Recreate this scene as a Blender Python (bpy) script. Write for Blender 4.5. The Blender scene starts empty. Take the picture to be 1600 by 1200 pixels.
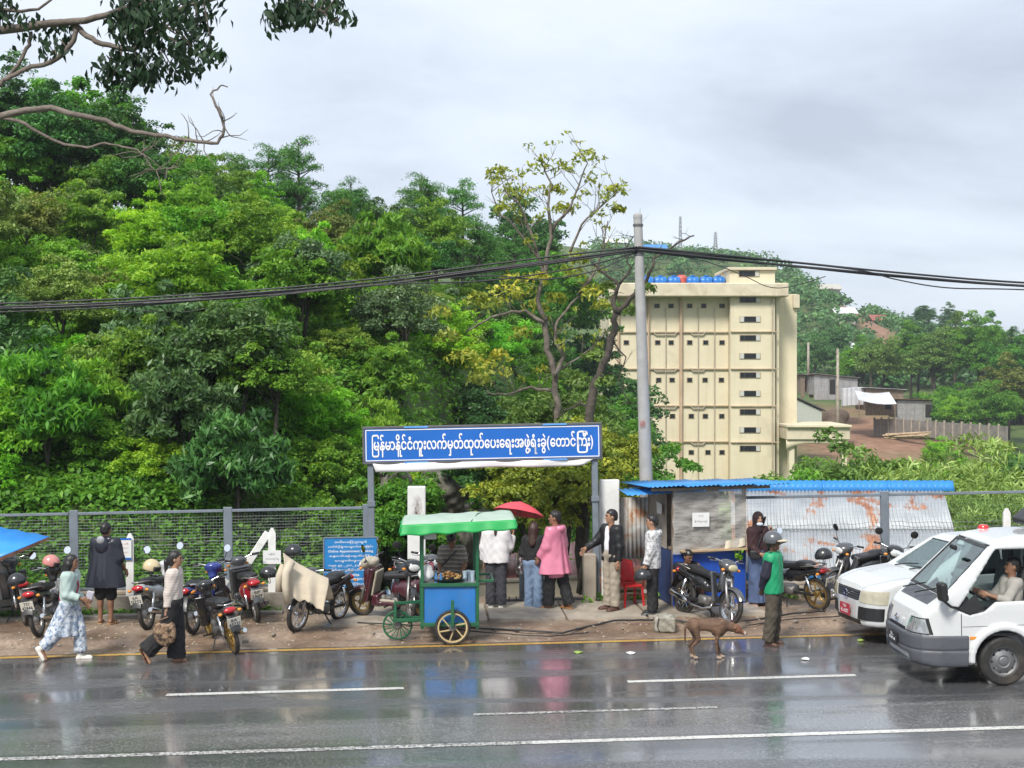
import bpy, math, random, time
import numpy as np
from mathutils import Vector, Matrix, Euler

T0 = time.time()
random.seed(7)
RNG = np.random.default_rng(7)
SC = bpy.context.scene
COL = SC.collection
R = math.radians
# ------------------------------------------------------------------ camera
LENS_PX, CAM_H, HZ, GRADE = 2200.0, 4.2, 580.0, 0.015   # focal in px of a 1600 px wide frame, eye height, horizon row, road grade
cam = bpy.data.cameras.new('camera')
cam.sensor_width = 36.0
cam.lens = LENS_PX / 1600.0 * 36.0
cam.shift_y = -(600.0 - HZ) / 1600.0
cam.clip_end = 6000
cam.clip_start = 0.1
cam_ob = bpy.data.objects.new('camera', cam)
cam_ob.location = (0, 0, CAM_H)
cam_ob.rotation_euler = (R(90), 0, 0)
COL.objects.link(cam_ob)
SC.camera = cam_ob
# ------------------------------------------------------------------ sky
world = bpy.data.worlds.new('World')
SC.world = world
world.use_nodes = True
SUN_EL, SUN_AZ = 46.0, 205.0     # azimuth: compass-like, from +Y clockwise
nt = world.node_tree
nt.nodes.clear()
def wn(t, **k):
 n = nt.nodes.new(t)
 for a, b in k.items():
  setattr(n, a, b)
 return n
w_out = wn('ShaderNodeOutputWorld')
w_bg = wn('ShaderNodeBackground')
w_sky = wn('ShaderNodeTexSky', sky_type='NISHITA', sun_disc=False, sun_elevation=R(SUN_EL), sun_rotation=R(SUN_AZ))
w_geo = wn('ShaderNodeTexCoord')
w_sep = wn('ShaderNodeSeparateXYZ')
nt.links.new(w_geo.outputs['Generated'], w_sep.inputs[0])
def wmath(op, a, b=None):
 n = wn('ShaderNodeMath', operation=op)
 for i, v in enumerate((a, b)):
  if v is None:
   continue
  if isinstance(v, (int, float)):
   n.inputs[i].default_value = v
  else:
   nt.links.new(v, n.inputs[i])
 return n.outputs[0]
zc = wmath('ADD', wmath('MAXIMUM', w_sep.outputs['Z'], 0.0), 0.22)
cx = wmath('DIVIDE', w_sep.outputs['X'], zc)
cy = wmath('DIVIDE', w_sep.outputs['Y'], zc)
w_comb = wn('ShaderNodeCombineXYZ')
nt.links.new(cx, w_comb.inputs[0]); nt.links.new(cy, w_comb.inputs[1])
w_comb.inputs[2].default_value = 6.1
n1 = wn('ShaderNodeTexNoise'); n1.inputs['Scale'].default_value = 0.9; n1.inputs['Detail'].default_value = 7; n1.inputs['Roughness'].default_value = 0.56
n1.inputs['Distortion'].default_value = 0.25
nt.links.new(w_comb.outputs[0], n1.inputs['Vector'])
w_ramp = wn('ShaderNodeValToRGB')
e = w_ramp.color_ramp.elements
e[0].position = 0.30; e[0].color = (0.42, 0.47, 0.55, 1)
e[1].position = 0.66; e[1].color = (0.74, 0.79, 0.86, 1)
em = w_ramp.color_ramp.elements.new(0.48); em.color = (0.61, 0.67, 0.76, 1)
nt.links.new(n1.outputs['Fac'], w_ramp.inputs[0])
w_sk = wn('ShaderNodeVectorMath', operation='SCALE'); w_sk.inputs[3].default_value = 0.10
nt.links.new(w_sky.outputs[0], w_sk.inputs[0])
w_mix = wn('ShaderNodeMix', data_type='RGBA'); w_mix.inputs[0].default_value = 0.90
nt.links.new(w_sk.outputs[0], w_mix.inputs[6]); nt.links.new(w_ramp.outputs[0], w_mix.inputs[7])
nt.links.new(w_mix.outputs[2], w_bg.inputs['Color'])
w_bg.inputs['Strength'].default_value = 1.0
nt.links.new(w_bg.outputs[0], w_out.inputs[0])
# ------------------------------------------------------------------ sun (thin overcast)
sun = bpy.data.lights.new('sun', 'SUN')
sun.energy = 3.0
sun.angle = R(14)
sun.color = (1.0, 0.95, 0.87)
sun_ob = bpy.data.objects.new('sun', sun)
COL.objects.link(sun_ob)
_sd = Vector((math.sin(R(SUN_AZ)) * math.cos(R(SUN_EL)), math.cos(R(SUN_AZ)) * math.cos(R(SUN_EL)), math.sin(R(SUN_EL))))
sun_ob.rotation_euler = (-_sd).to_track_quat('-Z', 'Y').to_euler()
# ------------------------------------------------------------------ exposure
SC.view_settings.view_transform = 'Standard'
SC.view_settings.look = 'None'
SC.view_settings.exposure = 0.5
SC.view_settings.gamma = 1.0
SC.view_settings.use_curve_mapping = False
SC.render.engine = 'CYCLES'
SC.cycles.max_bounces = 8
SC.cycles.diffuse_bounces = 3
SC.cycles.glossy_bounces = 3
SC.cycles.transmission_bounces = 5
SC.cycles.transparent_max_bounces = 8
SC.cycles.caustics_reflective = False
SC.cycles.caustics_refractive = False

# ------------------------------------------------------------------ photo -> place
def gz(x):
 return GRADE * x
def gp(px, py):
 "ground point under a photo pixel"
 t = CAM_H * LENS_PX / ((py - HZ) + GRADE * (px - 800))
 x = t * (px - 800) / LENS_PX
 return Vector((x, t, gz(x)))
def at(px, py, Y):
 return Vector(((px - 800) * Y / LENS_PX, Y, CAM_H - (py - HZ) * Y / LENS_PX))
ROAD_A = R(3.5)
RU = Vector((math.cos(ROAD_A), math.sin(ROAD_A), 0)); RN = Vector((-math.sin(ROAD_A), math.cos(ROAD_A), 0))
def rd(s, d, z=0.0):
 "road frame: s along the road to the right, d away from the camera, z above the graded ground"
 p = RU * s + RN * d
 return Vector((p.x, p.y, gz(p.x) + z))
def on_d(px, d):
 "point of the line at road distance d that stands in photo column px (ground level)"
 k = (px - 800) / LENS_PX
 Y = d / (math.cos(ROAD_A) - math.sin(ROAD_A) * k)
 return Vector((k * Y, Y, gz(k * Y)))

# ------------------------------------------------------------------ materials
MATS = {}
def _nodes(name):
 m = bpy.data.materials.new(name)
 m.use_nodes = True
 t = m.node_tree
 return m, t, t.nodes['Principled BSDF']
def N(t, kind, **k):
 n = t.nodes.new(kind)
 for a, b in k.items():
  setattr(n, a, b)
 return n
def setin(t, node, key, v):
 if hasattr(v, 'is_output') or isinstance(v, bpy.types.NodeSocket):
  t.links.new(v, node.inputs[key])
 else:
  node.inputs[key].default_value = v
def noise(t, scale, detail=4, rough=0.55, vec=None, coord='Object', stretch=None, dist=0.0):
 n = N(t, 'ShaderNodeTexNoise')
 n.inputs['Scale'].default_value = scale
 n.inputs['Detail'].default_value = detail
 n.inputs['Roughness'].default_value = rough
 n.inputs['Distortion'].default_value = dist
 if vec is None:
  vec = N(t, 'ShaderNodeTexCoord').outputs[coord]
 if stretch:
  mp = N(t, 'ShaderNodeMapping'); mp.inputs['Scale'].default_value = stretch
  t.links.new(vec, mp.inputs[0]); vec = mp.outputs[0]
 t.links.new(vec, n.inputs['Vector'])
 return n.outputs['Fac']
def ramp(t, fac, stops):
 r = N(t, 'ShaderNodeValToRGB')
 el = r.color_ramp.elements
 while len(el) < len(stops):
  el.new(0.5)
 for q, (p, c) in enumerate(stops):
  el[q].position = p
  el[q].color = (c[0], c[1], c[2], 1) if hasattr(c, '__len__') else (c, c, c, 1)
 t.links.new(fac, r.inputs[0])
 return r.outputs[0]
def mixc(t, fac, a, b, mode='MIX'):
 n = N(t, 'ShaderNodeMix', data_type='RGBA', blend_type=mode)
 for i, v in ((0, fac), (6, a), (7, b)):
  if isinstance(v, (int, float)):
   n.inputs[i].default_value = v
  elif isinstance(v, (tuple, list)):
   n.inputs[i].default_value = (v[0], v[1], v[2], 1)
  else:
   t.links.new(v, n.inputs[i])
 return n.outputs[2]
def bump(t, b, height, strength=0.3, dist=0.02):
 n = N(t, 'ShaderNodeBump')
 n.inputs['Strength'].default_value = strength
 n.inputs['Distance'].default_value = dist
 t.links.new(height, n.inputs['Height'])
 t.links.new(n.outputs[0], b.inputs['Normal'])
def mat(name, col, rough=0.6, metal=0.0, var=0.12, scale=6.0, bmp=0.0, dirt=None, dirt_amt=0.5, spec=0.5, coat=0.0, dirt_scale=1.6):
 "plain procedural surface: base colour broken up by noise, optional stains and relief"
 if name in MATS:
  return MATS[name]
 m, t, b = _nodes(name)
 f = noise(t, scale, 5)
 lo = tuple(max(0, c * (1 - var)) for c in col); hi = tuple(min(1, c * (1 + var)) for c in col)
 c = ramp(t, f, [(0.3, lo), (0.7, hi)])
 if dirt:
  g = noise(t, dirt_scale, 7, 0.65, dist=0.4)
  gm = ramp(t, g, [(0.50, 0.0), (0.72, dirt_amt)])
  c = mixc(t, gm, c, dirt)
 t.links.new(c, b.inputs['Base Color'])
 rr = ramp(t, noise(t, scale * 2.3, 3), [(0.3, max(0.02, rough * 0.8)), (0.7, min(1, rough * 1.2))])
 t.links.new(rr, b.inputs['Roughness'])
 b.inputs['Metallic'].default_value = metal
 b.inputs['Specular IOR Level'].default_value = spec
 if coat:
  b.inputs['Coat Weight'].default_value = coat
  b.inputs['Coat Roughness'].default_value = 0.06
 if bmp:
  bump(t, b, noise(t, scale * 4, 5), bmp)
 MATS[name] = m
 return m
def glass(name, tint=(0.75, 0.85, 0.85), alpha=0.35, rough=0.02):
 if name in MATS:
  return MATS[name]
 m, t, b = _nodes(name)
 t.nodes.remove(b)
 tr = N(t, 'ShaderNodeBsdfTransparent'); tr.inputs[0].default_value = (*tint, 1)
 gl = N(t, 'ShaderNodeBsdfGlossy'); gl.inputs['Roughness'].default_value = rough
 lw = N(t, 'ShaderNodeLayerWeight'); lw.inputs[0].default_value = 0.5
 pw = N(t, 'ShaderNodeMath', operation='POWER'); t.links.new(lw.outputs['Facing'], pw.inputs[0]); pw.inputs[1].default_value = 3.5
 mth = N(t, 'ShaderNodeMath', operation='MULTIPLY_ADD'); mth.inputs[1].default_value = 0.6; mth.inputs[2].default_value = alpha; mth.use_clamp = True
 t.links.new(pw.outputs[0], mth.inputs[0])
 mx = N(t, 'ShaderNodeMixShader')
 t.links.new(mth.outputs[0], mx.inputs[0]); t.links.new(tr.outputs[0], mx.inputs[1]); t.links.new(gl.outputs[0], mx.inputs[2])
 t.links.new(mx.outputs[0], t.nodes['Material Output'].inputs[0])
 MATS[name] = m
 return m

# ------------------------------------------------------------------ objects
def npmesh(name, V, Fs, smooth=False, sharp=None):
 V = np.asarray(V, dtype=np.float32).reshape(-1, 3)
 me = bpy.data.meshes.new(name)
 if isinstance(Fs, np.ndarray):
  m, k = Fs.shape
  me.vertices.add(len(V)); me.vertices.foreach_set('co', V.ravel())
  me.loops.add(m * k); me.loops.foreach_set('vertex_index', Fs.astype(np.int32).ravel())
  me.polygons.add(m); me.polygons.foreach_set('loop_start', np.arange(0, m * k, k, dtype=np.int32))
  me.update(calc_edges=True)
 else:
  me.from_pydata(V.tolist(), [], Fs)
  me.update()
 if smooth:
  me.polygons.foreach_set('use_smooth', np.ones(len(me.polygons), dtype=bool))
  if sharp:
   me.set_sharp_from_angle(angle=R(sharp))
 return me
def put(name, me, m=None, parent=None, loc=None, rot=None):
 o = bpy.data.objects.new(name, me)
 COL.objects.link(o)
 if m is not None:
  if len(me.materials) == 0:
   me.materials.append(m)
  elif me.materials[0] != m:
   o.material_slots[0].link = 'OBJECT'
   o.material_slots[0].material = m
 if parent is not None:
  o.parent = parent
 if loc is not None:
  o.location = loc
 if rot is not None:
  o.rotation_euler = rot
 return o
def tag(o, label=None, cat=None, group=None, kind=None):
 if label: o['label'] = label
 if cat: o['category'] = cat
 if group: o['group'] = group
 if kind: o['kind'] = kind
 return o
def thing(name, label, cat, loc=(0, 0, 0), rotz=0.0, group=None, rot=None):
 o = bpy.data.objects.new(name, None)
 o.empty_display_size = 0.2
 COL.objects.link(o)
 o.location = loc
 o.rotation_euler = rot if rot else (0, 0, rotz)
 return tag(o, label, cat, group)

def rotm(rx=0, ry=0, rz=0):
 return Euler((rx, ry, rz)).to_matrix()
class MB:
 "collects shapes into one mesh"
 def __init__(s):
  s.v = []; s.f = []
 def add(s, vs, fs):
  n = len(s.v)
  s.v.extend([tuple(p) for p in vs])
  s.f.extend([tuple(i + n for i in q) for q in fs])
  return s
 def box(s, c, size, rot=None, bev=0.0):
  hx, hy, hz = size[0] / 2, size[1] / 2, size[2] / 2
  c = Vector(c)
  if bev <= 0:
   vs = [Vector((x * hx, y * hy, z * hz)) for x in (-1, 1) for y in (-1, 1) for z in (-1, 1)]
   fs = [(0, 1, 3, 2), (4, 6, 7, 5), (0, 4, 5, 1), (2, 3, 7, 6), (0, 2, 6, 4), (1, 5, 7, 3)]
  else:
   b = min(bev, hx * .9, hy * .9, hz * .9)
   vs = []; idx = {}
   for x in (-1, 1):
    for y in (-1, 1):
     for z in (-1, 1):
      for ax in range(3):
       h = [hx - b, hy - b, hz - b]; h[ax] += b
       idx[(x, y, z, ax)] = len(vs)
       vs.append(Vector((x * h[0], y * h[1], z * h[2])))
   fs = []
   def q(a, b_, c_, d): fs.append((idx[a], idx[b_], idx[c_], idx[d]))
   for sg in (-1, 1):
    o = (lambda l: l) if sg > 0 else (lambda l: l[::-1])
    fs.append(tuple(o([idx[(sg, y, z, 0)] for y, z in ((-1, -1), (1, -1), (1, 1), (-1, 1))])))
    fs.append(tuple(o([idx[(x, sg, z, 1)] for x, z in ((-1, -1), (-1, 1), (1, 1), (1, -1))])))
    fs.append(tuple(o([idx[(x, y, sg, 2)] for x, y in ((-1, -1), (1, -1), (1, 1), (-1, 1))])))
   for a in (-1, 1):
    for b_ in (-1, 1):
     fs.append((idx[(a, b_, -1, 0)], idx[(a, b_, -1, 1)], idx[(a, b_, 1, 1)], idx[(a, b_, 1, 0)])[::(1 if a * b_ > 0 else -1)])
     fs.append((idx[(a, -1, b_, 0)], idx[(a, 1, b_, 0)], idx[(a, 1, b_, 2)], idx[(a, -1, b_, 2)])[::(1 if a * b_ > 0 else -1)])
     fs.append((idx[(-1, a, b_, 1)], idx[(-1, a, b_, 2)], idx[(1, a, b_, 2)], idx[(1, a, b_, 1)])[::(1 if a * b_ > 0 else -1)])
   for x in (-1, 1):
    for y in (-1, 1):
     for z in (-1, 1):
      fs.append((idx[(x, y, z, 0)], idx[(x, y, z, 1)], idx[(x, y, z, 2)])[::(1 if x * y * z > 0 else -1)])
  if rot is not None:
   vs = [rot @ v for v in vs]
  return s.add([v + c for v in vs], fs)
 def bar(s, a, b, w, h=None, bev=0.0, up=(0, 0, 1)):
  a = Vector(a); b = Vector(b); d = b - a
  x = d.normalized(); u = Vector(up)
  if abs(x.dot(u)) > .98: u = Vector((0, 1, 0))
  y = u.cross(x).normalized(); z = x.cross(y)
  return s.box((a + b) / 2, (d.length, w, h or w), Matrix((x, y, z)).transposed(), bev)
 def tube(s, pts, r, n=8, cap=True, closed=False):
  pts = [Vector(p) for p in pts]
  m = len(pts)
  rs = r if hasattr(r, '__len__') else [r] * m
  vs = []; fs = []
  prev = None
  for i, p in enumerate(pts):
   if closed:
    t = (pts[(i + 1) % m] - pts[i - 1]).normalized()
   else:
    t = (pts[min(i + 1, m - 1)] - pts[max(i - 1, 0)])
    t = t.normalized() if t.length > 1e-9 else Vector((0, 0, 1))
   if prev is None:
    u = Vector((0, 0, 1)) if abs(t.z) < .9 else Vector((1, 0, 0))
    u = (u - t * u.dot(t)).normalized()
   else:
    u = prev - t * prev.dot(t)
    u = u.normalized() if u.length > 1e-6 else prev
   prev = u
   w = t.cross(u)
   for k in range(n):
    a = 2 * math.pi * k / n
    vs.append(p + (u * math.cos(a) + w * math.sin(a)) * rs[i])
  for i in range(m if closed else m - 1):
   for k in range(n):
    k2 = (k + 1) % n; j = (i + 1) % m
    fs.append((i * n + k, i * n + k2, j * n + k2, j * n + k))
  if cap and not closed:
   fs.append(tuple(range(n))[::-1]); fs.append(tuple((m - 1) * n + k for k in range(n)))
  return s.add(vs, fs)
 def lathe(s, prof, n=24, c=(0, 0, 0), rot=None, closed=False):
  "profile of (radius, height) turned round local Z"
  vs = []; fs = []; m = len(prof); c = Vector(c)
  for k in range(n):
   a = 2 * math.pi * k / n
   for r_, z in prof:
    v = Vector((r_ * math.cos(a), r_ * math.sin(a), z))
    if rot is not None: v = rot @ v
    vs.append(v + c)
  for k in range(n):
   k2 = (k + 1) % n
   for i in range(m if closed else m - 1):
    j = (i + 1) % m
    fs.append((k * m + i, k2 * m + i, k2 * m + j, k * m + j))
  return s.add(vs, fs)
 def prism(s, poly, h0, h1, fn):
  "polygon (a,b) extruded from h0 to h1; fn maps (a,b,h) to a point"
  n = len(poly)
  vs = [fn(a, b, h0) for a, b in poly] + [fn(a, b, h1) for a, b in poly]
  fs = [tuple(range(n))[::-1], tuple(range(n, 2 * n))] + [(i, (i + 1) % n, n + (i + 1) % n, n + i) for i in range(n)]
  return s.add(vs, fs)
 def ball(s, c, r, n=10, m=7):
  r = r if hasattr(r, '__len__') else (r, r, r)
  vs = [(c[0], c[1], c[2] - r[2])]; fs = []
  for i in range(1, m):
   f = math.pi * i / m - math.pi / 2
   for k in range(n):
    a = 2 * math.pi * k / n
    vs.append((c[0] + r[0] * math.cos(f) * math.cos(a), c[1] + r[1] * math.cos(f) * math.sin(a), c[2] + r[2] * math.sin(f)))
  vs.append((c[0], c[1], c[2] + r[2]))
  for k in range(n):
   fs.append((0, 1 + (k + 1) % n, 1 + k))
   fs.append((len(vs) - 1, 1 + (m - 2) * n + k, 1 + (m - 2) * n + (k + 1) % n))
  for i in range(m - 2):
   for k in range(n):
    a, b = 1 + i * n + k, 1 + i * n + (k + 1) % n
    fs.append((a, b, b + n, a + n))
  return s.add(vs, fs)
 def sheet(s, P00, P10, P11, P01, nu, nv, fn=None, thick=0.0):
  "bilinear grid sheet, fn(u,v) gives an offset vector"
  P = [Vector(p) for p in (P00, P10, P11, P01)]
  vs = []
  nrm = (P[1] - P[0]).cross(P[3] - P[0]).normalized()
  for lay in ((0, 1) if thick else (0,)):
   for j in range(nv + 1):
    for i in range(nu + 1):
     u, v = i / nu, j / nv
     p = P[0] * (1 - u) * (1 - v) + P[1] * u * (1 - v) + P[2] * u * v + P[3] * (1 - u) * v
     if fn: p = p + Vector(fn(u, v))
     vs.append(p - nrm * thick * lay)
  fs = []; W = nu + 1; L = (nu + 1) * (nv + 1)
  for j in range(nv):
   for i in range(nu):
    q = (j * W + i, j * W + i + 1, (j + 1) * W + i + 1, (j + 1) * W + i)
    fs.append(q)
    if thick: fs.append(tuple(a + L for a in q[::-1]))
  if thick:
   edge = [i for i in range(nu + 1)] + [j * W + nu for j in range(1, nv + 1)] + [nv * W + i for i in range(nu - 1, -1, -1)] + [j * W for j in range(nv - 1, 0, -1)]
   for a, b in zip(edge, edge[1:] + edge[:1]):
    fs.append((b, a, a + L, b + L))
  return s.add(vs, fs)
 def mesh(s, name, smooth=False, sharp=None):
  return npmesh(name, s.v, s.f, smooth, sharp)
 def build(s, name, m, parent=None, smooth=False, sharp=None, loc=None, rot=None):
  return put(name, s.mesh(name, smooth, sharp), m, parent, loc, rot)

def arc(c, r, a0, a1, n, plane='xz'):
 out = []
 for i in range(n + 1):
  a = R(a0 + (a1 - a0) * i / n)
  u, v = r * math.cos(a), r * math.sin(a)
  out.append({'xz': (c[0] + u, c[1], c[2] + v), 'xy': (c[0] + u, c[1] + v, c[2]), 'yz': (c[0], c[1] + u, c[2] + v)}[plane])
 return out

# ------------------------------------------------------------------ implicit surfaces (smooth bodies, cloth, coachwork)
def smin(a, b, k):
 if k <= 0: return np.minimum(a, b)
 h = np.clip(0.5 + 0.5 * (b - a) / k, 0, 1)
 return b * (1 - h) + a * h - k * h * (1 - h)
def smax(a, b, k):
 return -smin(-a, -b, k)
class Field:
 def __init__(s, lo, hi, h, fill=0.25):
  s.lo = np.array(lo, dtype=np.float32); s.h = h
  s.n = np.maximum(4, np.ceil((np.array(hi) - s.lo) / h).astype(int) + 1)
  s.ax = [s.lo[i] + h * np.arange(s.n[i], dtype=np.float32) for i in range(3)]
  s.D = np.full(tuple(s.n), fill, dtype=np.float32)
  s.fill = fill
 def sl(s, lo, hi, mg):
  out = []
  for i in range(3):
   a = int(max(0, math.floor((lo[i] - mg - s.lo[i]) / s.h))); b = int(min(s.n[i], math.ceil((hi[i] + mg - s.lo[i]) / s.h) + 1))
   out.append(slice(a, max(a, b)))
  return tuple(out)
 def grid(s, sl=None):
  sl = sl or (slice(None),) * 3
  return s.ax[0][sl[0]][:, None, None], s.ax[1][sl[1]][None, :, None], s.ax[2][sl[2]][None, None, :]
 def comb(s, sl, d, k, op):
  if d.size == 0: return
  if op == 'u': s.D[sl] = smin(s.D[sl], d, k)
  elif op == 's': s.D[sl] = smax(s.D[sl], -d, k)
 def cap(s, a, b, ra, rb=None, k=0.02, op='u', mg=None, ends=None, wob=0):
  rb = ra if rb is None else rb
  a = np.array(a, dtype=np.float32); b = np.array(b, dtype=np.float32); rm = max(ra, rb)
  mg = max(k, 0.03) + 2 * s.h if mg is None else mg
  sl = s.sl(np.minimum(a, b) - rm, np.maximum(a, b) + rm, mg)
  X, Y, Z = s.grid(sl)
  ba = b - a; L2 = max(1e-9, float(ba @ ba))
  raw = ((X - a[0]) * ba[0] + (Y - a[1]) * ba[1] + (Z - a[2]) * ba[2]) / L2
  hh = np.clip(raw, 0, 1)
  d = np.sqrt((X - a[0] - hh * ba[0]) ** 2 + (Y - a[1] - hh * ba[1]) ** 2 + (Z - a[2] - hh * ba[2]) ** 2) - (ra + (rb - ra) * hh)
  if ends:
   L = math.sqrt(L2)
   if 'b' in ends: d = np.maximum(d, (raw - 1) * L)
   if 'a' in ends: d = np.maximum(d, -raw * L)
  if wob:
   d = d + wob * np.sin(raw * 19 + 5 * X) * np.sin(Y * 31 + Z * 9)
  s.comb(sl, d, k, op); return s
 def ell(s, c, r, k=0.02, op='u', rot=None, mg=None):
  c = np.array(c, dtype=np.float32); r = np.array(r, dtype=np.float32); m = r.max() if rot is not None else r
  mg = max(k, 0.03) + 2 * s.h if mg is None else mg
  sl = s.sl(c - m, c + m, mg)
  X, Y, Z = s.grid(sl); X = X - c[0]; Y = Y - c[1]; Z = Z - c[2]
  if rot is not None:
   M = np.array(rot.transposed(), dtype=np.float32)
   X, Y, Z = (M[0, 0] * X + M[0, 1] * Y + M[0, 2] * Z, M[1, 0] * X + M[1, 1] * Y + M[1, 2] * Z, M[2, 0] * X + M[2, 1] * Y + M[2, 2] * Z)
  k0 = np.sqrt((X / r[0]) ** 2 + (Y / r[1]) ** 2 + (Z / r[2]) ** 2)
  k1 = np.sqrt((X / r[0] ** 2) ** 2 + (Y / r[1] ** 2) ** 2 + (Z / r[2] ** 2) ** 2) + 1e-6
  s.comb(sl, k0 * (k0 - 1) / k1, k, op); return s
 def box(s, c, hs, r=0.01, k=0.01, op='u', rot=None, mg=None):
  c = np.array(c, dtype=np.float32); hs = np.array(hs, dtype=np.float32)
  m = np.full(3, np.linalg.norm(hs)) if rot is not None else hs
  mg = max(k, 0.03) + 2 * s.h if mg is None else mg
  sl = s.sl(c - m, c + m, mg)
  X, Y, Z = s.grid(sl); X = X - c[0]; Y = Y - c[1]; Z = Z - c[2]
  if rot is not None:
   M = np.array(rot.transposed(), dtype=np.float32)
   X, Y, Z = (M[0, 0] * X + M[0, 1] * Y + M[0, 2] * Z, M[1, 0] * X + M[1, 1] * Y + M[1, 2] * Z, M[2, 0] * X + M[2, 1] * Y + M[2, 2] * Z)
  qx, qy, qz = np.abs(X) - hs[0] + r, np.abs(Y) - hs[1] + r, np.abs(Z) - hs[2] + r
  d = np.sqrt(np.maximum(qx, 0) ** 2 + np.maximum(qy, 0) ** 2 + np.maximum(qz, 0) ** 2) + np.minimum(np.maximum(qx, np.maximum(qy, qz)), 0) - r
  s.comb(sl, d, k, op); return s
 def clip(s, p, n):
  "keep the half space behind the plane (p, n)"
  X, Y, Z = s.grid(); n = np.array(n, dtype=np.float32); n = n / np.linalg.norm(n)
  s.D = np.maximum(s.D, (X - p[0]) * n[0] + (Y - p[1]) * n[1] + (Z - p[2]) * n[2]); return s
 def sample(s, P):
  q = (np.asarray(P, dtype=np.float32) - s.lo) / s.h
  q = np.clip(q, 0, s.n - 1.001); i = q.astype(int); f = q - i
  D = s.D; out = 0
  for dx in (0, 1):
   for dy in (0, 1):
    for dz in (0, 1):
     w = (f[:, 0] if dx else 1 - f[:, 0]) * (f[:, 1] if dy else 1 - f[:, 1]) * (f[:, 2] if dz else 1 - f[:, 2])
     out = out + w * D[i[:, 0] + dx, i[:, 1] + dy, i[:, 2] + dz]
  return out
 def nets(s):
  D = s.D
  D = np.pad(D, 1, constant_values=0.5)
  lo = s.lo - s.h
  ins = D < 0
  nx, ny, nz = D.shape
  cnt = np.zeros((nx - 1, ny - 1, nz - 1), dtype=np.int16)
  for a in (0, 1):
   for b in (0, 1):
    for c in (0, 1):
     cnt += ins[a:nx - 1 + a, b:ny - 1 + b, c:nz - 1 + c]
  act = (cnt > 0) & (cnt < 8)
  I = np.argwhere(act)
  if len(I) == 0:
   return np.zeros((0, 3)), np.zeros((0, 4), dtype=int)
  idx = np.full(act.shape, -1, dtype=np.int32); idx[act] = np.arange(len(I))
  acc = np.zeros((len(I), 3), dtype=np.float32); num = np.zeros(len(I), dtype=np.float32)
  cor = [(a, b, c) for a in (0, 1) for b in (0, 1) for c in (0, 1)]
  val = {c: D[I[:, 0] + c[0], I[:, 1] + c[1], I[:, 2] + c[2]] for c in cor}
  for c in cor:
   for ax in range(3):
    if c[ax] == 0:
     c2 = list(c); c2[ax] = 1; c2 = tuple(c2)
     v0, v1 = val[c], val[c2]
     m = (v0 < 0) != (v1 < 0)
     t = v0[m] / (v0[m] - v1[m])
     p = np.tile(np.array(c, dtype=np.float32), (int(m.sum()), 1)); p[:, ax] = t
     acc[m] += p; num[m] += 1
  V = lo + (I + acc / num[:, None]) * s.h
  quads = []
  for ax in range(3):
   o1, o2 = [(1, 2), (2, 0), (0, 1)][ax]
   A = [slice(None)] * 3; B = [slice(None)] * 3
   A[ax] = slice(0, -1); B[ax] = slice(1, None)
   ch = ins[tuple(A)] != ins[tuple(B)]
   E = np.argwhere(ch)
   ok = (E[:, o1] > 0) & (E[:, o2] > 0) & (E[:, o1] < D.shape[o1] - 1) & (E[:, o2] < D.shape[o2] - 1)
   E = E[ok]
   if len(E) == 0: continue
   flip = ins[E[:, 0], E[:, 1], E[:, 2]]
   def cell(d1, d2):
    q = E.copy(); q[:, o1] -= d1; q[:, o2] -= d2
    return idx[q[:, 0], q[:, 1], q[:, 2]]
   Q = np.stack([cell(1, 1), cell(0, 1), cell(0, 0), cell(1, 0)], axis=1)
   Q[~flip] = Q[~flip][:, ::-1]
   quads.append(Q)
  return V, np.concatenate(quads)
 def mesh(s, name):
  V, Q = s.nets()
  return npmesh(name, V, Q, smooth=True)
 def build(s, name, m, parent=None):
  return put(name, s.mesh(name), m, parent)
def poly2(A, B, poly):
 "signed distance to a 2-D polygon on broadcastable coordinates"
 d = None; sgn = None
 n = len(poly)
 for i in range(n):
  x1, y1 = poly[i]; x2, y2 = poly[(i + 1) % n]
  ex, ey = x2 - x1, y2 - y1
  wx, wy = A - x1, B - y1
  t = np.clip((wx * ex + wy * ey) / max(1e-9, ex * ex + ey * ey), 0, 1)
  dd = (wx - ex * t) ** 2 + (wy - ey * t) ** 2
  d = dd if d is None else np.minimum(d, dd)
  c1 = B >= y1; c2 = B < y2; c3 = ex * wy > ey * wx
  fl = (c1 & c2 & c3) | (~c1 & ~c2 & ~c3)
  s_ = np.where(fl, -1.0, 1.0)
  sgn = s_ if sgn is None else sgn * s_
 return (np.sqrt(d) * sgn).astype(np.float32)
# ================================================================== terrain
def sstep(a, b, x):
 t = np.clip((x - a) / (b - a), 0, 1)
 return t * t * (3 - 2 * t)
def vnoise(X, Y, s=1.0, seed=0):
 "cheap smooth pseudo noise, about -1..1"
 X = np.asarray(X) / s; Y = np.asarray(Y) / s
 o = seed * 1.7
 return (np.sin(X * 1.3 + o + 1.1 * np.sin(Y * 0.9 + o)) + np.sin(Y * 1.7 - o + 1.3 * np.sin(X * 0.7 - 2 * o)) + 0.5 * np.sin(X * 3.1 + Y * 2.3 + o) + 0.5 * np.sin(X * 2.2 - Y * 3.7 + 2 * o)) / 3.0
VY = [0, 25.6, 27, 32, 45, 80, 120, 150, 175, 200, 240, 900, 4000]
VZ = [0, 0, -1.2, -2.7, -4.4, -6.4, -7.2, -5.6, -3.6, -0.8, 2, 4, 4]
FLANK = np.array([(-2.6, 26.9), (-0.6, 31), (1.5, 41), (4.6, 60), (6.2, 100), (6.5, 150)])
FX = [-400, -100, 0, 38, 57, 72, 82, 95, 115, 131, 143, 200, 400]
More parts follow.
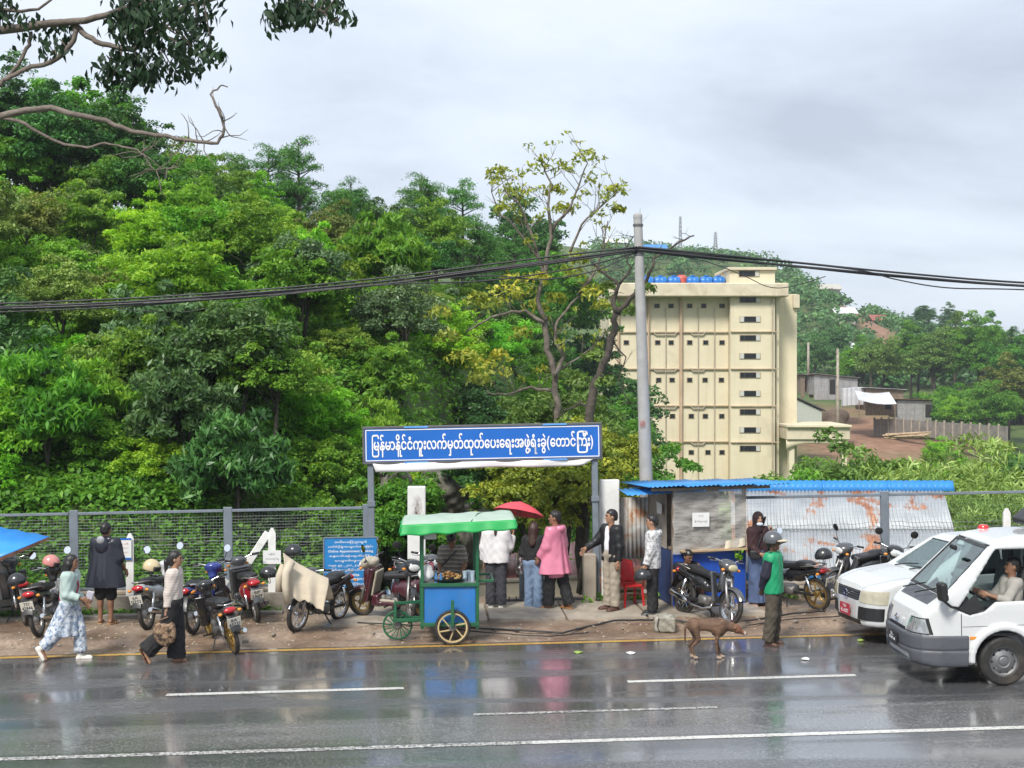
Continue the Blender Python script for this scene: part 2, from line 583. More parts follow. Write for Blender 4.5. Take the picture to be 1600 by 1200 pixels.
FZ = [33, 36, 37, 36.5, 35, 31, 24, 17.5, 11, 7, 4, 2, 0]
def height(X, Y):
 X = np.asarray(X, dtype=np.float64); Y = np.asarray(Y, dtype=np.float64)
 d = -math.sin(ROAD_A) * X + math.cos(ROAD_A) * Y
 base = GRADE * np.clip(X, -60, 60)
 zv = np.interp(Y - 0.06 * X, VY, VZ) + np.where(Y > 40, 0.35 * vnoise(X, Y, 7, 1), 0)
 # left hill
 fx = np.interp(Y, FLANK[:, 1], FLANK[:, 0])
 dfl = np.clip(fx - X, 0, None)
 dfe = np.clip(d - 26.6, 0, None)
 h1 = 1.3 * sstep(0, 1.2, dfe) + 0.42 * dfe
 cap_ = 10.7 - 3.4 * sstep(-18, -8, X); h1 = cap_ - 3.0 * np.log1p(np.exp(np.clip((cap_ - h1) / 3.0, -30, 30))) + 0.35
 h1 = np.maximum(h1, 0)
 h2 = 12.8 * (1 - np.exp(-dfl / 9.0))
 hill = np.minimum(h1, h2) + 0.5 * vnoise(X, Y, 6, 3) * sstep(2, 12, dfl) * sstep(2, 12, dfe)
 hill = hill * (1 - sstep(140, 230, Y))
 z = np.where(dfl > 0, np.maximum(zv + hill * 1.0, zv + (hill - zv) * sstep(0, 5, dfl)), zv)
 far = np.interp(X, FX, FZ) * sstep(215, 420, Y) * (1 - 0.4 * sstep(430, 800, Y)) + 2.2 * vnoise(X, Y, 17, 5) * sstep(230, 330, Y) * (1 - sstep(600, 900, Y))
 z = z + far
 near = base - 0.05
 w = sstep(25.55, 25.9, d)
 return near * (1 - w) + (z + base * (1 - sstep(26, 60, Y))) * w
ys = np.concatenate([np.linspace(-60, 20, 9), np.arange(24.5, 34, 0.3), np.arange(34, 60, 0.9), np.arange(60, 130, 2.0), np.arange(130, 240, 4.0), np.arange(240, 460, 6.0), np.array([480, 520, 600, 700, 900, 1300, 2000, 3500])])
xs = np.concatenate([np.array([-3000, -1500, -800, -400, -200, -120, -80, -60]), np.arange(-46, -20, 1.2), np.arange(-20, 12, 0.5), np.arange(12, 60, 1.5), np.arange(60, 190, 4.0), np.array([200, 240, 300, 400, 600, 1000, 1800, 3000])])
GX, GY = np.meshgrid(xs, ys)
GZ = height(GX, GY)
nyy, nxx = GX.shape
ii = np.arange((nyy - 1) * (nxx - 1)); jj = ii // (nxx - 1); kk = ii % (nxx - 1); b0 = jj * nxx + kk
gm = npmesh('ground', np.stack([GX, GY, GZ], -1).reshape(-1, 3), np.stack([b0, b0 + 1, b0 + nxx + 1, b0 + nxx], 1), smooth=True)
# bare red earth: builders' yard and the hill track (real soil colour)
def earth(X, Y):
 yard = sstep(1.0, 0.6, np.hypot((X - 43) / 15.0, (Y - 176) / 32.0) + 0.2 * vnoise(X, Y, 5, 9))
 tx = np.interp(Y, [250, 300, 340, 380, 430], [70, 78, 82, 92, 96]); tr = sstep(4.6, 1.4, np.abs(X - tx) + 1.6 * vnoise(X, Y, 6, 4)) * sstep(250, 270, Y)
 return np.clip(yard + tr, 0, 1)
at_ = gm.attributes.new('earth', 'FLOAT', 'POINT'); at_.data.foreach_set('value', earth(GX, GY).astype(np.float32).ravel())
m, t, b = _nodes('ground_cover')
g1 = ramp(t, noise(t, 0.35, 6), [(0.3, (0.035, 0.06, 0.018)), (0.5, (0.075, 0.12, 0.03)), (0.7, (0.13, 0.15, 0.045))])
soil = ramp(t, noise(t, 0.8, 6), [(0.3, (0.20, 0.10, 0.06)), (0.7, (0.34, 0.20, 0.13))])
ea = N(t, 'ShaderNodeAttribute'); ea.attribute_name = 'earth'
t.links.new(mixc(t, ea.outputs['Fac'], g1, soil), b.inputs['Base Color']); b.inputs['Roughness'].default_value = 0.95
bump(t, b, noise(t, 3, 6), 0.6, 0.2)
tag(put('ground', gm, m), kind='structure')

# ================================================================== road
def strip(name, m, d0, d1, s0, s1, z, nu=1, nv=1, zf=None):
 mb = MB()
 vs = []; fs = []
 for j in range(nv + 1):
  for i in range(nu + 1):
   s_, d_ = s0 + (s1 - s0) * i / nu, d0 + (d1 - d0) * j / nv
   p = rd(s_, d_, z + (zf(s_, d_) if zf else 0))
   vs.append(p)
 for j in range(nv):
  for i in range(nu):
   q = j * (nu + 1) + i
   fs.append((q, q + 1, q + nu + 2, q + nu + 1))
 return mb.add(vs, fs).build(name, m, smooth=nv > 1)
def road_mat():
 m, t, b = _nodes('wet_asphalt')
 tc = N(t, 'ShaderNodeTexCoord').outputs['Object']
 mp = N(t, 'ShaderNodeMapping'); mp.inputs['Rotation'].default_value = (0, 0, -ROAD_A)
 t.links.new(tc, mp.inputs[0]); rv = mp.outputs[0]
 agg = noise(t, 34, 6, 0.82, vec=rv)
 pat = noise(t, 0.9, 6, 0.6, vec=rv, stretch=(0.35, 1.3, 1))
 c = ramp(t, agg, [(0.36, (0.038, 0.038, 0.041)), (0.52, (0.12, 0.121, 0.126)), (0.66, (0.34, 0.34, 0.34))])
 c = mixc(t, ramp(t, pat, [(0.35, 0.0), (0.65, 0.55)]), c, (0.062, 0.063, 0.067))
 # worn seam of a resurfaced strip nearer the centre line: coarser, paler stone
 sp = N(t, 'ShaderNodeSeparateXYZ'); t.links.new(rv, sp.inputs[0])
 def band(lo, hi, soft):
  a = N(t, 'ShaderNodeMapRange'); a.inputs[1].default_value = lo; a.inputs[2].default_value = lo + soft; t.links.new(sp.outputs['Y'], a.inputs[0])
  d = N(t, 'ShaderNodeMapRange'); d.inputs[1].default_value = hi - soft; d.inputs[2].default_value = hi; d.inputs[3].default_value = 1; d.inputs[4].default_value = 0; t.links.new(sp.outputs['Y'], d.inputs[0])
  q = N(t, 'ShaderNodeMath', operation='MULTIPLY'); t.links.new(a.outputs[0], q.inputs[0]); t.links.new(d.outputs[0], q.inputs[1])
  return q.outputs[0]
 dry = band(15.95, 17.25, 0.12)
 c = mixc(t, dry, c, ramp(t, agg, [(0.36, (0.045, 0.045, 0.046)), (0.52, (0.15, 0.148, 0.147)), (0.66, (0.40, 0.39, 0.38))]))
 # mud washed onto the edge of the carriageway
 mud = noise(t, 1.4, 7, 0.65, vec=rv, stretch=(0.4, 1.6, 1))
 edge = band(20.3, 23.8, 1.5)
 mm = N(t, 'ShaderNodeMath', operation='MULTIPLY'); t.links.new(edge, mm.inputs[0]); t.links.new(ramp(t, mud, [(0.40, 0.0), (0.58, 0.85)]), mm.inputs[1])
 c = mixc(t, mm.outputs[0], c, (0.13, 0.095, 0.07))
 t.links.new(c, b.inputs['Base Color'])
 # film of rain water: standing in the wheel tracks, thinner on the crown
 wet = noise(t, 1.05, 5, 0.55, vec=rv, stretch=(0.17, 1.25, 1), dist=0.5)
 rg = ramp(t, wet, [(0.36, 0.34), (0.48, 0.19), (0.58, 0.08), (0.68, 0.045)])
 rr = N(t, 'ShaderNodeMath', operation='MULTIPLY_ADD'); t.links.new(dry, rr.inputs[0]); rr.inputs[1].default_value = 0.16; t.links.new(rg, rr.inputs[2])
 t.links.new(rr.outputs[0], b.inputs['Roughness'])
 b.inputs['IOR'].default_value = 1.36
 b.inputs['Specular IOR Level'].default_value = 0.5
 t.links.new(ramp(t, wet, [(0.34, 0.15), (0.45, 0.7), (0.50, 1.0)]), b.inputs['Coat Weight']); b.inputs['Coat IOR'].default_value = 1.36
 t.links.new(ramp(t, wet, [(0.36, 0.34), (0.455, 0.25), (0.51, 0.14), (0.62, 0.085)]), b.inputs['Coat Roughness'])
 bs = N(t, 'ShaderNodeBump'); bs.inputs['Distance'].default_value = 0.004
 t.links.new(ramp(t, wet, [(0.42, 0.5), (0.64, 0.2)]), bs.inputs['Strength'])
 t.links.new(agg, bs.inputs['Height']); t.links.new(bs.outputs[0], b.inputs['Normal'])
 return m
M_ROAD = road_mat()
tag(strip('road', M_ROAD, 4.0, 21.80, -70, 90, 0.0, 1, 1), kind='structure')
def paint(name, col, wear):
 m, t, b = _nodes(name)
 f = noise(t, 26, 6, 0.75)
 f2 = noise(t, 2.2, 4, 0.6)
 c = ramp(t, f2, [(0.3, tuple(x * 0.75 for x in col)), (0.7, col)])
 w = ramp(t, f, [(wear - 0.06, 1.0), (wear + 0.05, 0.0)])
 t.links.new(mixc(t, w, c, (0.06, 0.054, 0.053)), b.inputs['Base Color'])
 b.inputs['Roughness'].default_value = 0.38
 return m
P_WHITE = paint('white_line_paint', (0.70, 0.69, 0.65), 0.42)
P_WORN = paint('worn_white_line_paint', (0.66, 0.65, 0.62), 0.50)
P_YEL = paint('yellow_line_paint', (0.60, 0.36, 0.08), 0.43)
def mark(name, m, d, w, s0, s1, label):
 o = strip(name, m, d - w / 2, d + w / 2, s0, s1, 0.004)
 o['label'] = label
 return tag(o, kind='structure')
mark('yellow_edge_line', P_YEL, 21.62, 0.14, -40, 60, 'yellow edge line along the far side of the wet road')
s_d = (gp(260, 1086) - Vector((0, 0, 0))).dot(RU)
for k, nm in ((-2, 'dash beyond the left edge'), (-1, ''), (0, 'left'), (1, 'right'), (2, '')):
 s0 = s_d + k * 6.12
 mark('lane_dash', P_WHITE, 18.80, 0.13, s0, s0 + 3.12, 'white lane dash on the wet asphalt')
mark('faint_lane_line', P_WORN, 17.24, 0.09, .58, 3.6, 'thin faint white line beside the resurfaced strip')
mark('centre_line', P_WORN, 15.86, 0.13, -40, 1.2, 'worn white centre line nearest the camera')
mark('centre_line', P_WHITE, 15.86, 0.13, 1.2, 60, 'clean right stretch of the white centre line')

# ------------------------------------------------------------------ shoulder: wet earth and broken concrete
def shoulder_z(s, d):
 e = math.sin(s * 1.9) * 0.5 + math.sin(s * 4.3 + 1) * 0.3 + math.sin(s * 9.1) * 0.15
 up = float(sstep(22.35 + 0.10 * e, 22.52 + 0.10 * e, d))
 return 0.012 + 0.075 * up + 0.012 * math.sin(s * 2.7 + d * 3.1) + 0.010 * math.sin(s * 7.3 - d * 5.9) - 0.05 * float(sstep(21.9, 21.72, d))
m, t, b = _nodes('wet_earth')
n_a = noise(t, 1.1, 7, 0.62); n_b = noise(t, 14, 5, 0.6)
c = ramp(t, n_a, [(0.30, (0.115, 0.075, 0.050)), (0.46, (0.23, 0.158, 0.108)), (0.60, (0.34, 0.255, 0.185)), (0.74, (0.40, 0.34, 0.275))])
c = mixc(t, ramp(t, n_b, [(0.35, 0.55), (0.6, 0.0)]), c, (0.12, 0.085, 0.06))
c = mixc(t, ramp(t, noise(t, 42, 3), [(0.66, 0.0), (0.72, 0.6)]), c, (0.46, 0.42, 0.37))
t.links.new(c, b.inputs['Base Color'])
t.links.new(ramp(t, noise(t, 0.8, 4, stretch=(0.5, 1.4, 1)), [(0.42, 0.75), (0.60, 0.16)]), b.inputs['Roughness'])
bump(t, b, n_b, 0.5, 0.02)
M_EARTH = m
tag(strip('shoulder', M_EARTH, 21.70, 25.62, -26, 20, 0.0, 460, 50, shoulder_z), kind='structure')
M_CONC = mat('old_concrete', (0.36, 0.315, 0.255), 0.7, var=0.25, scale=3, bmp=0.3, dirt=(0.17, 0.12, 0.08), dirt_amt=0.8, dirt_scale=2.2)
M_CONCD = mat('damp_concrete', (0.24, 0.215, 0.18), 0.7, var=0.22, scale=4, bmp=0.35, dirt=(0.07, 0.075, 0.05), dirt_amt=0.85, dirt_scale=2.0)
def slab_poly(s0, s1, d0, d1, seed):
 rr = random.Random(seed); pts = []
 n = max(4, int((s1 - s0) / 0.35))
 for i in range(n + 1): pts.append((s0 + (s1 - s0) * i / n, d0 + rr.uniform(-.05, .05)))
 for i in range(n, -1, -1): pts.append((s0 + (s1 - s0) * i / n, d1 + rr.uniform(-.02, .02)))
 return pts
pv = tag(bpy.data.objects.new('pavement', None), kind='structure'); COL.objects.link(pv)
for k, (px0, px1) in enumerate(((520, 640), (642, 760), (762, 878), (880, 1000), (1002, 1100), (1102, 1180))):
 s0 = on_d(px0, 23.9).dot(RU); s1 = on_d(px1, 23.9).dot(RU)
 MB().prism(slab_poly(s0, s1 - 0.02, 23.05, 24.75, k), 0.03, 0.115 + 0.012 * (k % 3), lambda a, b_, h: rd(a, b_, h)).build('slab', M_CONC, pv)
# gutter edge along the left fence
for k in range(9):
 s0 = -11.6 + k * 1.02
 MB().box(rd(s0 + 0.49, 24.42, 0.10), (1.0, 0.20, 0.09), rotm(0, 0, ROAD_A + random.uniform(-.02, .02)), 0.012).build('kerb_block', M_CONCD, pv)

# ================================================================== leaf clouds
def unit(v):
 return v / (np.linalg.norm(v, axis=-1, keepdims=True) + 1e-9)
def leaf_quads(C, Nn, L, W, rng, hang=0.0):
 n = len(C)
 Nn = unit(Nn)
 t = unit(np.cross(Nn, unit(rng.normal(size=(n, 3)))))
 if hang:
  t = unit(t * (1 - hang) + np.array([0, 0, -1.0]) * hang)
 bb = unit(np.cross(Nn, t))
 L = (L * rng.uniform(.65, 1.3, n))[:, None]; W = (W * rng.uniform(.7, 1.3, n))[:, None]
 V = np.empty((n, 4, 3), dtype=np.float32)
 V[:, 0] = C - t * L * .5
 V[:, 1] = C + bb * W * .5 + Nn * W * .15 - t * L * .05
 V[:, 2] = C + t * L * .5 - Nn * L * .12
 V[:, 3] = C - bb * W * .5 + Nn * W * .15 - t * L * .05
 return V.reshape(-1, 3), np.arange(4 * n).reshape(n, 4)
def leaf_mesh(name, V, Fq, rnd):
 me = npmesh(name, V, Fq)
 a = me.attributes.new('rnd', 'FLOAT', 'FACE'); a.data.foreach_set('value', rnd.astype(np.float32))
 return me
def clump_leaves(cent, rad, per, L, W, rng, flat=0.75, hang=0.0, up=0.5, crnd=None):
 "leaves over a set of clumps (cent Nx3, rad N)"
 n = len(cent)
 cid = np.repeat(np.arange(n), per)
 d = unit(rng.normal(size=(n * per, 3))); d[:, 2] = np.where(d[:, 2] < -0.25, -d[:, 2], d[:, 2])
 rr = rad[cid][:, None] * (rng.uniform(0.35, 1.0, (n * per, 1)) ** 0.5) * rng.choice([1, 1, 1, 1.25], (n * per, 1))
 off = d * rr; off[:, 2] *= flat
 C = cent[cid] + off
 Nn = unit(d) * (1 - up) + np.array([0, 0, 1.0]) * up + rng.normal(size=d.shape) * 0.45
 V, Fq = leaf_quads(C, Nn, L, W, rng, hang)
 crnd = rng.uniform(0, 1, n) if crnd is None else crnd
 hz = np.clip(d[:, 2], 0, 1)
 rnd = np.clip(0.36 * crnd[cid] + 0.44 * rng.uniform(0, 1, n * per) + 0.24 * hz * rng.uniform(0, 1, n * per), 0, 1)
 return V, Fq, rnd
def leaf_mat(name, dark, mid, bright, odd=None, rough=0.5, trans=0.3):
 m, t, b = _nodes(name)
 a = N(t, 'ShaderNodeAttribute'); a.attribute_name = 'rnd'
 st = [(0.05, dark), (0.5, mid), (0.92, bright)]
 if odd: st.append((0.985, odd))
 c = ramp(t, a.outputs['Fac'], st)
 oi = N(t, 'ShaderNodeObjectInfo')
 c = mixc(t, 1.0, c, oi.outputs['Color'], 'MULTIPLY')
 t.links.new(c, b.inputs['Base Color'])
 b.inputs['Roughness'].default_value = rough
 b.inputs['Specular IOR Level'].default_value = 0.35
 tr = N(t, 'ShaderNodeBsdfTranslucent'); t.links.new(mixc(t, 1.0, c, (1.25, 1.15, 0.6), 'MULTIPLY'), tr.inputs[0])
 mx = N(t, 'ShaderNodeMixShader'); mx.inputs[0].default_value = trans
 t.links.new(b.outputs[0], mx.inputs[1]); t.links.new(tr.outputs[0], mx.inputs[2])
 t.links.new(mx.outputs[0], t.nodes['Material Output'].inputs[0])
 MATS[name] = m
 return m
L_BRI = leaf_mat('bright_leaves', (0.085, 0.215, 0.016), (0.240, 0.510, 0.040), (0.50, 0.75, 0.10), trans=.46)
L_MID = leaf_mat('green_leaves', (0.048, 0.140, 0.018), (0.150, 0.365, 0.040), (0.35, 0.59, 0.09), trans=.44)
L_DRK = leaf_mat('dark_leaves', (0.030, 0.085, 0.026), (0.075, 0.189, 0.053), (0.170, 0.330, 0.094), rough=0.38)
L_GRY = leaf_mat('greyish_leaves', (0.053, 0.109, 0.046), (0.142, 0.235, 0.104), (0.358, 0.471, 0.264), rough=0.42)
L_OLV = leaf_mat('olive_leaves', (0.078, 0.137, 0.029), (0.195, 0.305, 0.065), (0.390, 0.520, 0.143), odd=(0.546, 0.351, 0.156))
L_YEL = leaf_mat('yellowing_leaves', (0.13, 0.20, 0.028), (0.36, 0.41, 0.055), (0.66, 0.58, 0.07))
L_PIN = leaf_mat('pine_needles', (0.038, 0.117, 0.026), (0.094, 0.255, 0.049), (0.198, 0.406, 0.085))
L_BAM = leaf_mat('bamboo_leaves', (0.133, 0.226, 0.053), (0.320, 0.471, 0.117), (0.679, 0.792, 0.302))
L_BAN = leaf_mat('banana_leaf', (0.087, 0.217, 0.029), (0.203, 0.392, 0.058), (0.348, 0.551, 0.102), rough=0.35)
M_BARK = mat('bark', (0.15, 0.125, 0.10), 0.9, var=0.45, scale=9, bmp=0.6, dirt=(0.30, 0.29, 0.26), dirt_amt=0.6, dirt_scale=3)
M_BARKD = mat('dark_bark', (0.070, 0.058, 0.047), 0.9, var=0.4, scale=10, bmp=0.6)
M_BARKP = mat('pale_bark', (0.17, 0.14, 0.12), 0.85, var=0.35, scale=14, bmp=0.5, dirt=(0.12, 0.095, 0.08), dirt_amt=0.85, dirt_scale=6)

def crown_clumps(rng, n, r, rc, low=-0.35, hollow=0.5):
 d = unit(rng.normal(size=(n * 3, 3))); d = d[d[:, 2] > low][:n]
 rad = rng.uniform(hollow, 1.0, (len(d), 1))
 wob = 1 + 0.24 * np.sin(d[:, :1] * 5 + d[:, 1:2] * 7 + rng.uniform(0, 6)) + 0.14 * rng.normal(size=(len(d), 1))
 c = d * rad * np.array(r) * wob
 return c, rc * rng.uniform(0.65, 1.3, len(d))
def proto_tree(name, seed, H, r, ncl, per, L, W, rc, trunk_r=0.10, hang=0.0, up=0.5, low=-0.35, stems=1, hollow=0.5):
 "broad-leaved prototype: (crown mesh, trunk mesh); crown centre at height H"
 rng = np.random.default_rng(seed)
 cent, rad = crown_clumps(rng, ncl, r, rc, low, hollow)
 cent = cent + np.array([0, 0, H])
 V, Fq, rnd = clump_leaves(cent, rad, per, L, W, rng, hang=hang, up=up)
 mb = MB()
 rr = random.Random(seed)
 for s_ in range(stems):
  b0 = Vector((rr.uniform(-.2, .2) * (stems > 1), rr.uniform(-.2, .2) * (stems > 1), -0.4))
  top = Vector((rr.uniform(-.3, .3) * r[0], rr.uniform(-.3, .3) * r[1], H))
  mid = (b0 + top) / 2 + Vector((rr.uniform(-.2, .2), rr.uniform(-.2, .2), 0))
  mb.tube([b0, mid, top], [trunk_r, trunk_r * .75, trunk_r * .35], 7)
  for q in range(max(3, 9 // stems)):
   c = cent[rr.randrange(len(cent))]
   st = mid.lerp(top, rr.uniform(0.1, 0.8))
   e_ = st.lerp(Vector(c), 0.95)
   mb.tube([st, st.lerp(e_, .5) + Vector((0, 0, .12 * (e_ - st).length)), e_], [trunk_r * .38, trunk_r * .25, trunk_r * .1], 5)
 return leaf_mesh(name + '_crown', V, Fq, rnd), mb.mesh(name + '_trunk', True)
def proto_pine(name, seed, H, spread, ncl, per):
 rng = np.random.default_rng(seed); rr = random.Random(seed)
 mb = MB()
 top = Vector((rr.uniform(-.3, .3), 0, H))
 mb.tube([(0, 0, -.5), (rr.uniform(-.15, .15), 0, H * .5), top], [0.17, 0.12, 0.04], 7)
 cent = []
 for k in range(ncl):
  f = rr.uniform(0.38, 1.0) ** 0.8
  z = H * f
  reach = spread * (1.15 - f) ** 0.6 * rr.uniform(0.35, 1.0)
  a = rr.uniform(0, 6.28)
  p0 = Vector((top.x * f, 0, z - 0.25 * reach)); p1 = Vector((top.x * f + reach * math.cos(a), reach * math.sin(a), z + 0.12 * reach))
  if k % 2 == 0:
   mb.tube([p0, p0.lerp(p1, .5) + Vector((0, 0, .03)), p1], [.045, .03, .012], 5)
  cent.append(p1); cent.append(p0.lerp(p1, .68) + Vector((rr.uniform(-.3, .3), rr.uniform(-.3, .3), .1)))
 cent = np.array([tuple(c) for c in cent])
 V, Fq, rnd = clump_leaves(cent, rng.uniform(.30, .62, len(cent)), per, 0.26, 0.045, rng, up=0.2)
 return leaf_mesh(name + '_crown', V, Fq, rnd), mb.mesh(name + '_trunk', True)
PROTO = {
 'round': [proto_tree('round', 11, 2.6, (1.7, 1.7, 1.5), 110, 104, 0.164, 0.082, .36), proto_tree('round', 12, 2.9, (2.0, 1.7, 1.7), 120, 104, 0.148, 0.078, .38), proto_tree('round', 13, 2.5, (1.6, 1.9, 1.8), 110, 104, 0.189, 0.070, .36)],
 'tall': [proto_tree('tall', 21, 4.1, (1.7, 1.7, 2.6), 150, 98, 0.164, 0.090, .40, .16), proto_tree('tall', 22, 3.7, (2.2, 2.0, 2.1), 150, 98, 0.180, 0.098, .42, .16)],
 'shrub': [proto_tree('shrub', 31, 0.7, (1.5, 1.3, 1.15), 105, 101, 0.123, 0.070, .28, .04, stems=3, low=-.5), proto_tree('shrub', 32, 0.8, (1.3, 1.4, 1.3), 105, 101, 0.148, 0.066, .30, .04, stems=3, low=-.5), proto_tree('shrub', 33, 0.6, (1.8, 1.4, 1.0), 110, 101, 0.115, 0.070, .27, .04, stems=3, low=-.5)],
 'big': [proto_tree('big', 41, 1.9, (1.7, 1.5, 1.7), 90, 78, 0.295, 0.098, .38, .07, hang=.35, up=.35, stems=2), proto_tree('big', 42, 1.8, (1.5, 1.6, 1.5), 84, 78, 0.328, 0.082, .36, .07, hang=.45, up=.3, stems=2)],
 'pine': [proto_pine('pine', 51, 7.0, 2.4, 52, 66), proto_pine('pine', 52, 6.0, 2.1, 50, 66), proto_pine('pine', 53, 8.4, 2.9, 46, 60)],
 'bamboo': [proto_tree('bamboo', 61, 1.8, (1.5, 1.3, 1.9), 80, 110, .20, .036, .40, .03, hang=.4, stems=6)],
}
PLANT_N = {}
def plant(kind, m, X, Y, scale, label, cat='tree', name=None, group=None, tint=(1, 1, 1), sz=1.0, zoff=0.0, rz=None, var=None, trunk=None, lean=0.0):
 i = PLANT_N.get(kind, 0) if var is None else var
 PLANT_N[kind] = PLANT_N.get(kind, 0) + 1
 crown, tr = PROTO[kind][i % len(PROTO[kind])]
 z = float(height(X, Y)) + zoff
 r = thing(name or ('shrub' if cat == 'shrub' else 'tree'), label, cat, (X, Y, z), rz if rz is not None else random.uniform(0, 6.28), group)
 r.rotation_euler.y = lean
 r.scale = (scale, scale, scale * sz)
 c = put('crown', crown, m, r); c.color = (*tint, 1)
 put('trunk', tr, trunk or M_BARKD, r)
 return r
def kx(px, Y):
 return (px - 800) / LENS_PX * Y
# ================================================================== hillside planting
rng = np.random.default_rng(3)
def flank_x(Y):
 return float(np.interp(Y, FLANK[:, 1], FLANK[:, 0]))
# undergrowth: creepers and seedlings nobody could count
n = 15000
Yc = 25.7 * np.exp(rng.uniform(0, 1, n) ** 1.45 * math.log(100 / 25.7)); Xc = (rng.uniform(-90, 980, n) - 800) / LENS_PX * Yc
ok = (Xc < np.interp(Yc, FLANK[:, 1], FLANK[:, 0]) + 0.8) & (-math.sin(ROAD_A) * Xc + math.cos(ROAD_A) * Yc > 25.95)
Xc, Yc = Xc[ok], Yc[ok]
cent = np.stack([Xc, Yc, height(Xc, Yc) + 0.12], 1)
patch = np.clip(0.5 + 0.42 * vnoise(Xc, Yc, 2.2, 2) + rng.normal(0, .12, len(Xc)), 0, 1)
V, Fq, rnd = clump_leaves(cent, rng.uniform(.22, .5, len(cent)) * (Yc / 34) ** .7, 22, .15, .08, rng, crnd=patch)
tag(put('undergrowth', leaf_mesh('undergrowth', V, Fq, rnd), L_MID), 'green creepers and seedlings carpeting the left hillside', 'undergrowth', kind='stuff')

KW = {'shrub': 'bushy shrub', 'big': 'long-leaved bush', 'round': 'round tree', 'tall': 'tall leafy tree', 'pine': 'pine'}
MW = {'bright_leaves': 'bright green', 'green_leaves': 'mid green', 'dark_leaves': 'dark green', 'greyish_leaves': 'grey-green', 'olive_leaves': 'olive'}
def above(px):
 for lim, w in ((60, 'above the blue corner roof'), (140, 'above the woman in blue'), (215, 'above the man in the poncho'), (300, 'above the woman in the sweater'), (380, 'above the black motorbike'), (455, 'above the pointed stake'), (530, 'above the draped jacket'), (600, 'above the notice board'), (650, 'above the sign\'s left end'), (700, 'above the sign\'s left half'), (760, 'above the sign\'s middle'), (830, 'above the sign\'s right half'), (2000, 'left of the concrete pole')):
  if px < lim: return w
def scatter_row(Y0, px0, px1, step, kinds, mats, sc, band, seed, jit=0.07):
 rr = random.Random(seed)
 px = px0
 while px < px1:
  Y = Y0 * (1 + rr.uniform(-jit, jit)); X = kx(px + rr.uniform(-.3, .3) * step, Y)
  if X < flank_x(Y) - 0.6 and -math.sin(ROAD_A) * X + math.cos(ROAD_A) * Y > 27.5:
   k = rr.choice(kinds); mm = rr.choice(mats)
   tint = (rr.uniform(.8, 1.25), rr.uniform(.85, 1.15), rr.uniform(.7, 1.1))
   ph = f'{MW[mm.name]} {KW[k]} {band}, {above(px)}'
   plant(k, mm, X, Y, sc * rr.uniform(.78, 1.25), ph, 'shrub' if k in ('shrub', 'big') else 'tree', {'shrub': 'shrub', 'big': 'bush', 'round': 'round_tree', 'tall': 'leafy_tree', 'pine': 'pine_tree'}[k], group=ph, tint=tint)
  px += step * rr.uniform(.75, 1.25)
scatter_row(28.2, -40, 600, 62, ['shrub', 'big', 'shrub'], [L_MID, L_BRI, L_DRK], 0.62, 'behind the fence', 1, .02)
scatter_row(30.2, -50, 690, 66, ['shrub', 'big', 'round', 'shrub'], [L_BRI, L_MID, L_MID, L_DRK, L_OLV], 0.62, 'low on the hillside', 2, .03)
scatter_row(32.6, -50, 700, 66, ['shrub', 'big', 'round', 'shrub'], [L_BRI, L_MID, L_MID, L_OLV, L_DRK], 0.64, 'on the lower hillside', 3, .04)
scatter_row(35.5, -50, 720, 64, ['shrub', 'big', 'round', 'shrub'], [L_BRI, L_MID, L_BRI, L_OLV, L_DRK], 0.66, 'a third up the hillside', 13, .05)
scatter_row(39.0, -40, 740, 62, ['shrub', 'big', 'shrub', 'round'], [L_BRI, L_BRI, L_MID, L_OLV], 0.66, 'half way up the hillside', 4, .05)
scatter_row(43.0, -50, 720, 60, ['shrub', 'shrub', 'big', 'shrub'], [L_BRI, L_BRI, L_MID, L_OLV], 0.70, 'high on the hillside', 5, .05)
scatter_row(47.5, -40, 760, 56, ['shrub', 'shrub', 'round'], [L_BRI, L_MID, L_OLV, L_BRI], 0.72, 'near the hilltop', 6, .05)
scatter_row(53.0, 60, 800, 54, ['shrub', 'shrub', 'round'], [L_MID, L_DRK, L_BRI], 0.75, 'on the hill crest', 8, .05)
scatter_row(49.5, -30, 330, 40, ['round'], [L_DRK, L_DRK, L_MID], 0.86, 'on the dark hilltop', 10, .03)
scatter_row(61, 300, 860, 52, ['round', 'shrub'], [L_MID, L_DRK, L_MID], 0.75, 'behind the hill crest', 7, .06)
scatter_row(74, 560, 910, 46, ['round', 'shrub'], [L_MID, L_DRK], 0.85, 'on the far flank', 9, .1)
